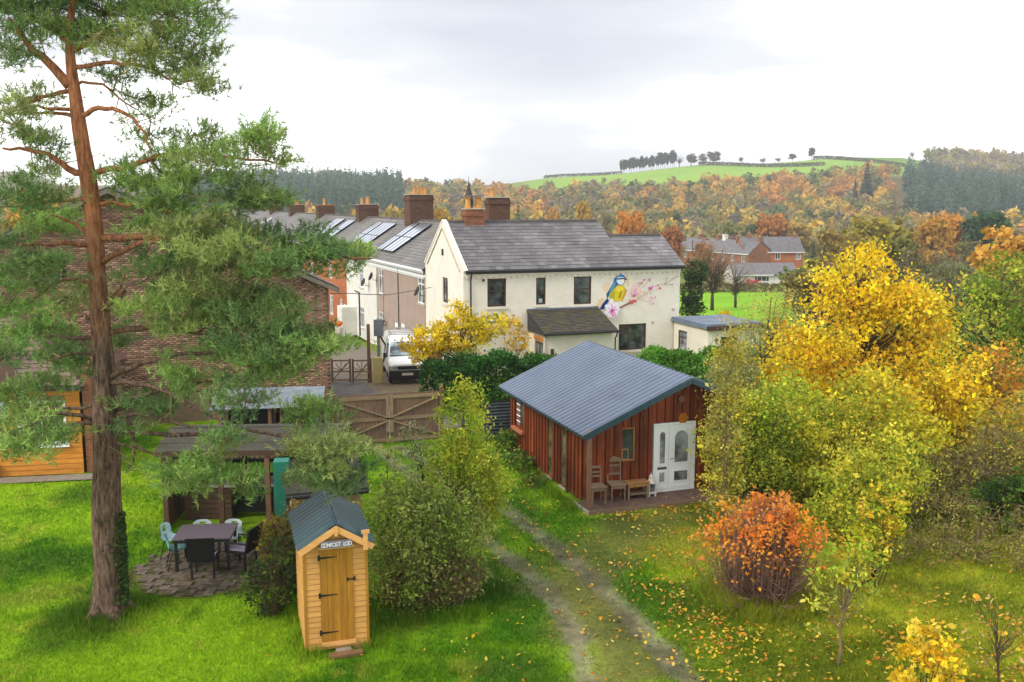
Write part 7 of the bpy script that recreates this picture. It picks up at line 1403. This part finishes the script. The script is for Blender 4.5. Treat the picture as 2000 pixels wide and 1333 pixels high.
for (bx, by, rx, ry, den) in BLOBS:
    if den <= 0: continue
    q = np.argmin([(bx-p[0])**2+(by-p[1])**2 for pts, _, _ in LIMBS for p in pts]); cnt = 0
    for pts, _, dy in LIMBS:
        if q < cnt+len(pts): dyb = dy*((q-cnt)/(len(pts)-1))**1.2; break
        cnt += len(pts)
    tx = np.interp(by, [c_[1] for c_ in TR][::-1], [c_[0] for c_ in TR][::-1])
    if abs(bx-tx) < rx+18 and by > 110 and (bx, by) != (145, 705): dyb = max(dyb, 1.0)+.35
    c = at(bx, by, PY+dyb+g.normal()*.3)-PB; rxm, rym = rx*KP*1.06, ry*KP*1.06; rd = min(.8, rxm*.85)
    nsub = max(6, int(rx*ry/165*(.35+.65*den))); i0 = np.argmin(((lpa-np.array(c))**2).sum(1)); a0 = lp[i0][0]
    mbt.tube([a0, (a0+c)/2+Vector(g.normal(size=3)*.05), c], [min(.03, lp[i0][1]*.7), .018, .01], 5, cap=False)
    tone = PAL[g.integers(len(PAL))]*g.uniform(.85, 1.15)
    for k in range(nsub):
        d = g.normal(size=3); d /= np.linalg.norm(d); rr_ = g.random()**.45
        sc = np.array(c)+d*rr_*np.array([rxm, rd, rym]); mbt.tube([c+Vector(g.normal(size=3)*.03), (c+Vector(sc))/2+Vector((0, 0, -.04)), Vector(sc)], [.014, .010, .005], 3, cap=False)
        ns = int(g.uniform(17, 27)*(.55+.45*den)); sh = sc+g.normal(size=(ns, 3))*np.array([.14, .14, .055]); out_ = (sh-np.array(c))*.6+np.array([0, 0, .55])+g.normal(size=(ns, 3))*.35
        S_.append(sh); Dd.append(out_/np.linalg.norm(out_, axis=1, keepdims=True)); t_ = tone*.6+PAL[g.integers(len(PAL))]*.4
        Cs.append(np.tile(t_*g.uniform(.75, 1.25), (ns, 1))*(1+g.normal(size=(ns, 1))*.14))
for k in range(90):     # dead twigs on the lower limbs
    p0, r0_ = lp[g.integers(len(lp))]; d = g.normal(size=3); d[2] -= .4; d /= np.linalg.norm(d); l_ = g.uniform(.25, .8); q1 = p0+Vector(d*l_*.5)+Vector(g.normal(size=3)*.05); q2_ = p0+Vector(d*l_)+Vector(g.normal(size=3)*.08)
    mbt.tube([p0, q1, q2_], [.012, .009, .003], 3, cap=False); mbt.tube([q1, q1+Vector(g.normal(size=3)*.16)], [.007, .002], 3, cap=False)
mbl.build('limbs', PBARK, pine, smooth=True); mbt.build('twigs', BARKL, pine)
S_, Dd, Cs = np.concatenate(S_), np.concatenate(Dd), np.concatenate(Cs); nN = 13; M_ = len(S_)
t = g.random((M_, nN, 1)); base = S_[:, None]+Dd[:, None]*t*.17; dr_ = Dd[:, None]*.75+g.normal(size=(M_, nN, 3))*.62; dr_ /= np.linalg.norm(dr_, axis=2, keepdims=True)
ln_ = (.08+.06*g.random((M_, nN, 1))); side = np.cross(dr_, g.normal(size=dr_.shape)); side /= np.linalg.norm(side, axis=2, keepdims=True)
w_ = .0088; V = np.stack([base-side*w_, base+side*w_, base+dr_*ln_], 2).reshape(-1, 3); C = np.repeat(np.repeat(np.clip(Cs, .003, .9), nN, 0)*(.8+.4*g.random((M_*nN, 1))), 3, 0)
V = V[:]; print('pine needles', len(V)//3)
link('needles', rawmesh('needles', V, np.arange(len(V)).reshape(-1, 3), C), amat('needle', rough=.55, spec=.25, trans=.25), pine)
# ivy climbing the lower trunk
P = []; 
for i in range(900):
    z = g.uniform(.3, 2.1); c = tr_s[int(np.argmin([abs(p.z-z) for p in tr_s]))]; a = g.normal()*.42-.25; r_ = np.interp(z, [0, 2], [.37, .31])+.03; P.append((c.x+math.cos(a)*r_, c.y-abs(math.sin(a+.35))*r_*.9, z))
P = np.array(P)+g.normal(size=(900, 3))*.015; V, F = leafquads(P, .035*(.6+.8*g.random(900)), .8, .2, g); link('ivy', rawmesh('ivy', V, F, np.repeat(np.array(P_((52, 76, 34), (70, 92, 42)))[g.integers(0, 2, 900)]*(.7+.6*g.random((900, 1))), 4, 0)), LEAF, pine)
# ------------------------------------------------------------------ lawn grass (blades), denser where it is seen close
g = np.random.default_rng(8); n = 330000
py = 1345-(1345-700)*g.random(n)**1.0; px = g.uniform(-60, 2060, n); vv = (666.5-py)/FPX; uu = (px-1000)/FPX; dz = -SP+vv*CP; tt = -CAM_H/dz; x = uu*tt; y = (CP+vv*SP)*tt
ok = (y < 33) & (y > 11); x, y = x[ok], y[ok]
_, rut, trd, _ = gcol(x, y)
ins = lambda o, a, x0, x1, y0, y1: (lambda lx, ly: (lx > x0) & (lx < x1) & (ly > y0) & (ly < y1))((x-o[0])*math.cos(a)+(y-o[1])*math.sin(a), -(x-o[0])*math.sin(a)+(y-o[1])*math.cos(a))
bad = (np.hypot((x+6.7)/1.55, (y-20.15)/1.75) < 1.0) | ins((1.976, 24.305), R(18.7), -.25, 5.6, -.68, 6.3) | ins((-3.68, 15.94), R(17), 0, 1.14, -.02, 1.72) | ins((-12.78, 27.44), R(10), -8, .3, 0, 9) | ins((-8.6, 22.6), R(3), -.1, 4.3, 0, 2.7) | ins((-5.2, 21.0), R(17), .1, 1.8, .05, 3.1) | ins((-18.5, 25.6), R(10.5), 0, 6.4, 0, .75) | (y > 31.3)
keep = ~bad & (g.random(len(x)) > rut*.85) & (g.random(len(x)) > trd*.6); x, y, rut, trd = x[keep], y[keep], rut[keep], trd[keep]
col, _, _, _ = gcol(x, y); m = len(x)
rough = np.clip(sstep(1.25, .35, np.hypot(x+7.9, y-17.65))+sstep(.55, .15, pldist(x, y, [(-2.9, 17.4), (-.9, 17.6), (-.3, 18.8)]))+sstep(1.5, 1.0, np.hypot(x-5.06, y-18.35))+sstep(.5, .1, pldist(x, y, [FC(-.35, 0), FC(-.3, 6)]))+.8*sstep(19, 23, y)*sstep(7, 9, x)+sstep(.3, .06, pldist(x, y, [(-3.45, 15.98), (-3.72, 15.9), (-4.25, 17.6), (-3.1, 18.0), (-2.55, 16.3), (-2.75, 16.2)]))*.8, 0, 1)
hgt = (.035+.035*g.random(m)+.05*vnoise(x, y, .35, 30)*vnoise(x, y, 1.6, 31))*(1-.55*trd)*(1+2.4*rough); hgt *= 1+.015*np.maximum(y-16, 0)
az = g.uniform(0, 6.28, m); lean = g.normal(size=(m, 2))*.45*hgt[:, None]; w = (.006+.005*g.random(m))*(1+.05*np.maximum(y-14, 0))
zb = gz(x, y)+.05*(vnoise(x, y, 1.3, 9)-.5)+.025*(vnoise(x, y, .4, 10)-.5)-.05*rut-.005
b0 = np.stack([x-np.cos(az)*w, y-np.sin(az)*w, zb], 1); b1 = np.stack([x+np.cos(az)*w, y+np.sin(az)*w, zb], 1); tp_ = np.stack([x+lean[:, 0], y+lean[:, 1], zb+hgt], 1)
col = col*(.75+.75*g.random((m, 1)))*(1+g.normal(size=(m, 3))*.06)*np.where(rough[:, None] > .3, .92, 1.0)
V = np.stack([b0, b1, tp_], 1).reshape(-1, 3); link_g = link('lawn_grass', rawmesh('lawn_grass', V, np.arange(m*3).reshape(-1, 3), np.repeat(np.clip(col, .003, .9), 3, 0)), amat('grass_blade', rough=.7, spec=.15, trans=.3)); tag(link_g, 'short bright green lawn grass over the garden', 'grass', kind='stuff'); print('blades', m)
# ------------------------------------------------------------------ fallen leaves
g = np.random.default_rng(14); n = 52000; x = g.uniform(-6, 15, n); y = g.uniform(11.5, 27, n)
dn = .05+.75*np.exp(-((pldist(x, y, [FC(.3, -1.0), FC(4.5, -1.2)]))/.5)**2)+.5*sstep(2.2, 3.6, x)*sstep(26, 22, y)*(.35+.9*vnoise(x, y, 1.2, 33))+.5*np.exp(-((np.hypot(x-4.3, y-17.2)-.8)/.9)**2)+.22*np.exp(-(pldist(x, y, [FC(-.7, 0), FC(-.9, 2.5)])/.7)**2)
dn += .16*sstep(-.5, 1, x)*sstep(3.4, 2.4, x)*sstep(25, 22, y)+.25*np.exp(-((x-7.6)**2+(y-15.5)**2)/3)
dn *= np.where(x < -1.0, .28, 1)*(.06+3.0*vnoise(x, y, .8, 35)**2*vnoise(x, y, .3, 34)); k = (g.random(n) < (dn*.75+.5*np.exp(-((pldist(x, y, [FC(.2, -1.0), FC(4.8, -1.1)]))/.38)**2)*(.4+.9*vnoise(x, y, .25, 36))+.20*np.exp(-(pldist(x, y, [(2.9, 20.5), (3.6, 17), (3.3, 13)])/.8)**2)*(.3+1.2*vnoise(x, y, .4, 37)))*1.0) & ~((ins2 := (lambda o, a, x0, x1, y0, y1: (lambda lx, ly: (lx > x0) & (lx < x1) & (ly > y0) & (ly < y1))((x-o[0])*math.cos(a)+(y-o[1])*math.sin(a), -(x-o[0])*math.sin(a)+(y-o[1])*math.cos(a))))((1.976, 24.305), R(18.7), -.25, 5.6, -.68, 6.3) | ins2((-3.68, 15.94), R(17), -.1, 1.3, -.2, 1.9))
x, y = x[k], y[k]; m = len(x); P = np.stack([x, y, gz(x, y)+.035+.03*g.random(m)], 1)
pal = np.array(P_((240, 196, 50), (232, 178, 44), (244, 214, 110), (226, 140, 44), (206, 160, 84), (236, 206, 70), (190, 120, 50))); c = pal[g.integers(0, 7, m)]*(.8+.4*g.random((m, 1)))
V, F = leafquads(P, .038*(.6+.9*g.random(m)), .62, 2.2, g); o = link('fallen_leaves', rawmesh('fallen_leaves', V, F, np.repeat(np.clip(c, 0, .92), 4, 0)), LEAF); tag(o, 'yellow and orange fallen leaves scattered over the grass', 'leaves', kind='stuff'); print('leaves', m)
# a few leaves on the deck
for i in range(7):
    q = onc(rnd.uniform(.5, 3.4), rnd.uniform(-.6, .0), .127); V, F = leafquads(np.zeros((1, 3)), np.array([.04]), .6, 6, g); o = link('fallen_leaf', rawmesh('fallen_leaf', V, F, np.repeat(pal[[i % 7]], 4, 0)), LEAF, None, q); tag(o, 'single yellow leaf lying on the cabin deck', 'leaf', 'leaves on the deck')
# ------------------------------------------------------------------ the damp air over the valley
hz = MB().box(-2050, 2050, -80, 1930, -14, 92).build('haze', None); hz.data.materials.clear()
m = bpy.data.materials.new('haze_air'); m.use_nodes = True; t = m.node_tree; t.nodes.clear(); o_ = t.nodes.new('ShaderNodeOutputMaterial'); pv = t.nodes.new('ShaderNodeVolumePrincipled')
pv.inputs['Color'].default_value = (.95, .97, 1, 1); pv.inputs['Density'].default_value = .00032; pv.inputs['Anisotropy'].default_value = 0.1; t.links.new(pv.outputs[0], o_.inputs['Volume']); hz.data.materials.append(m)
tag(hz, 'thin pale haze over the valley', 'haze', kind='stuff')
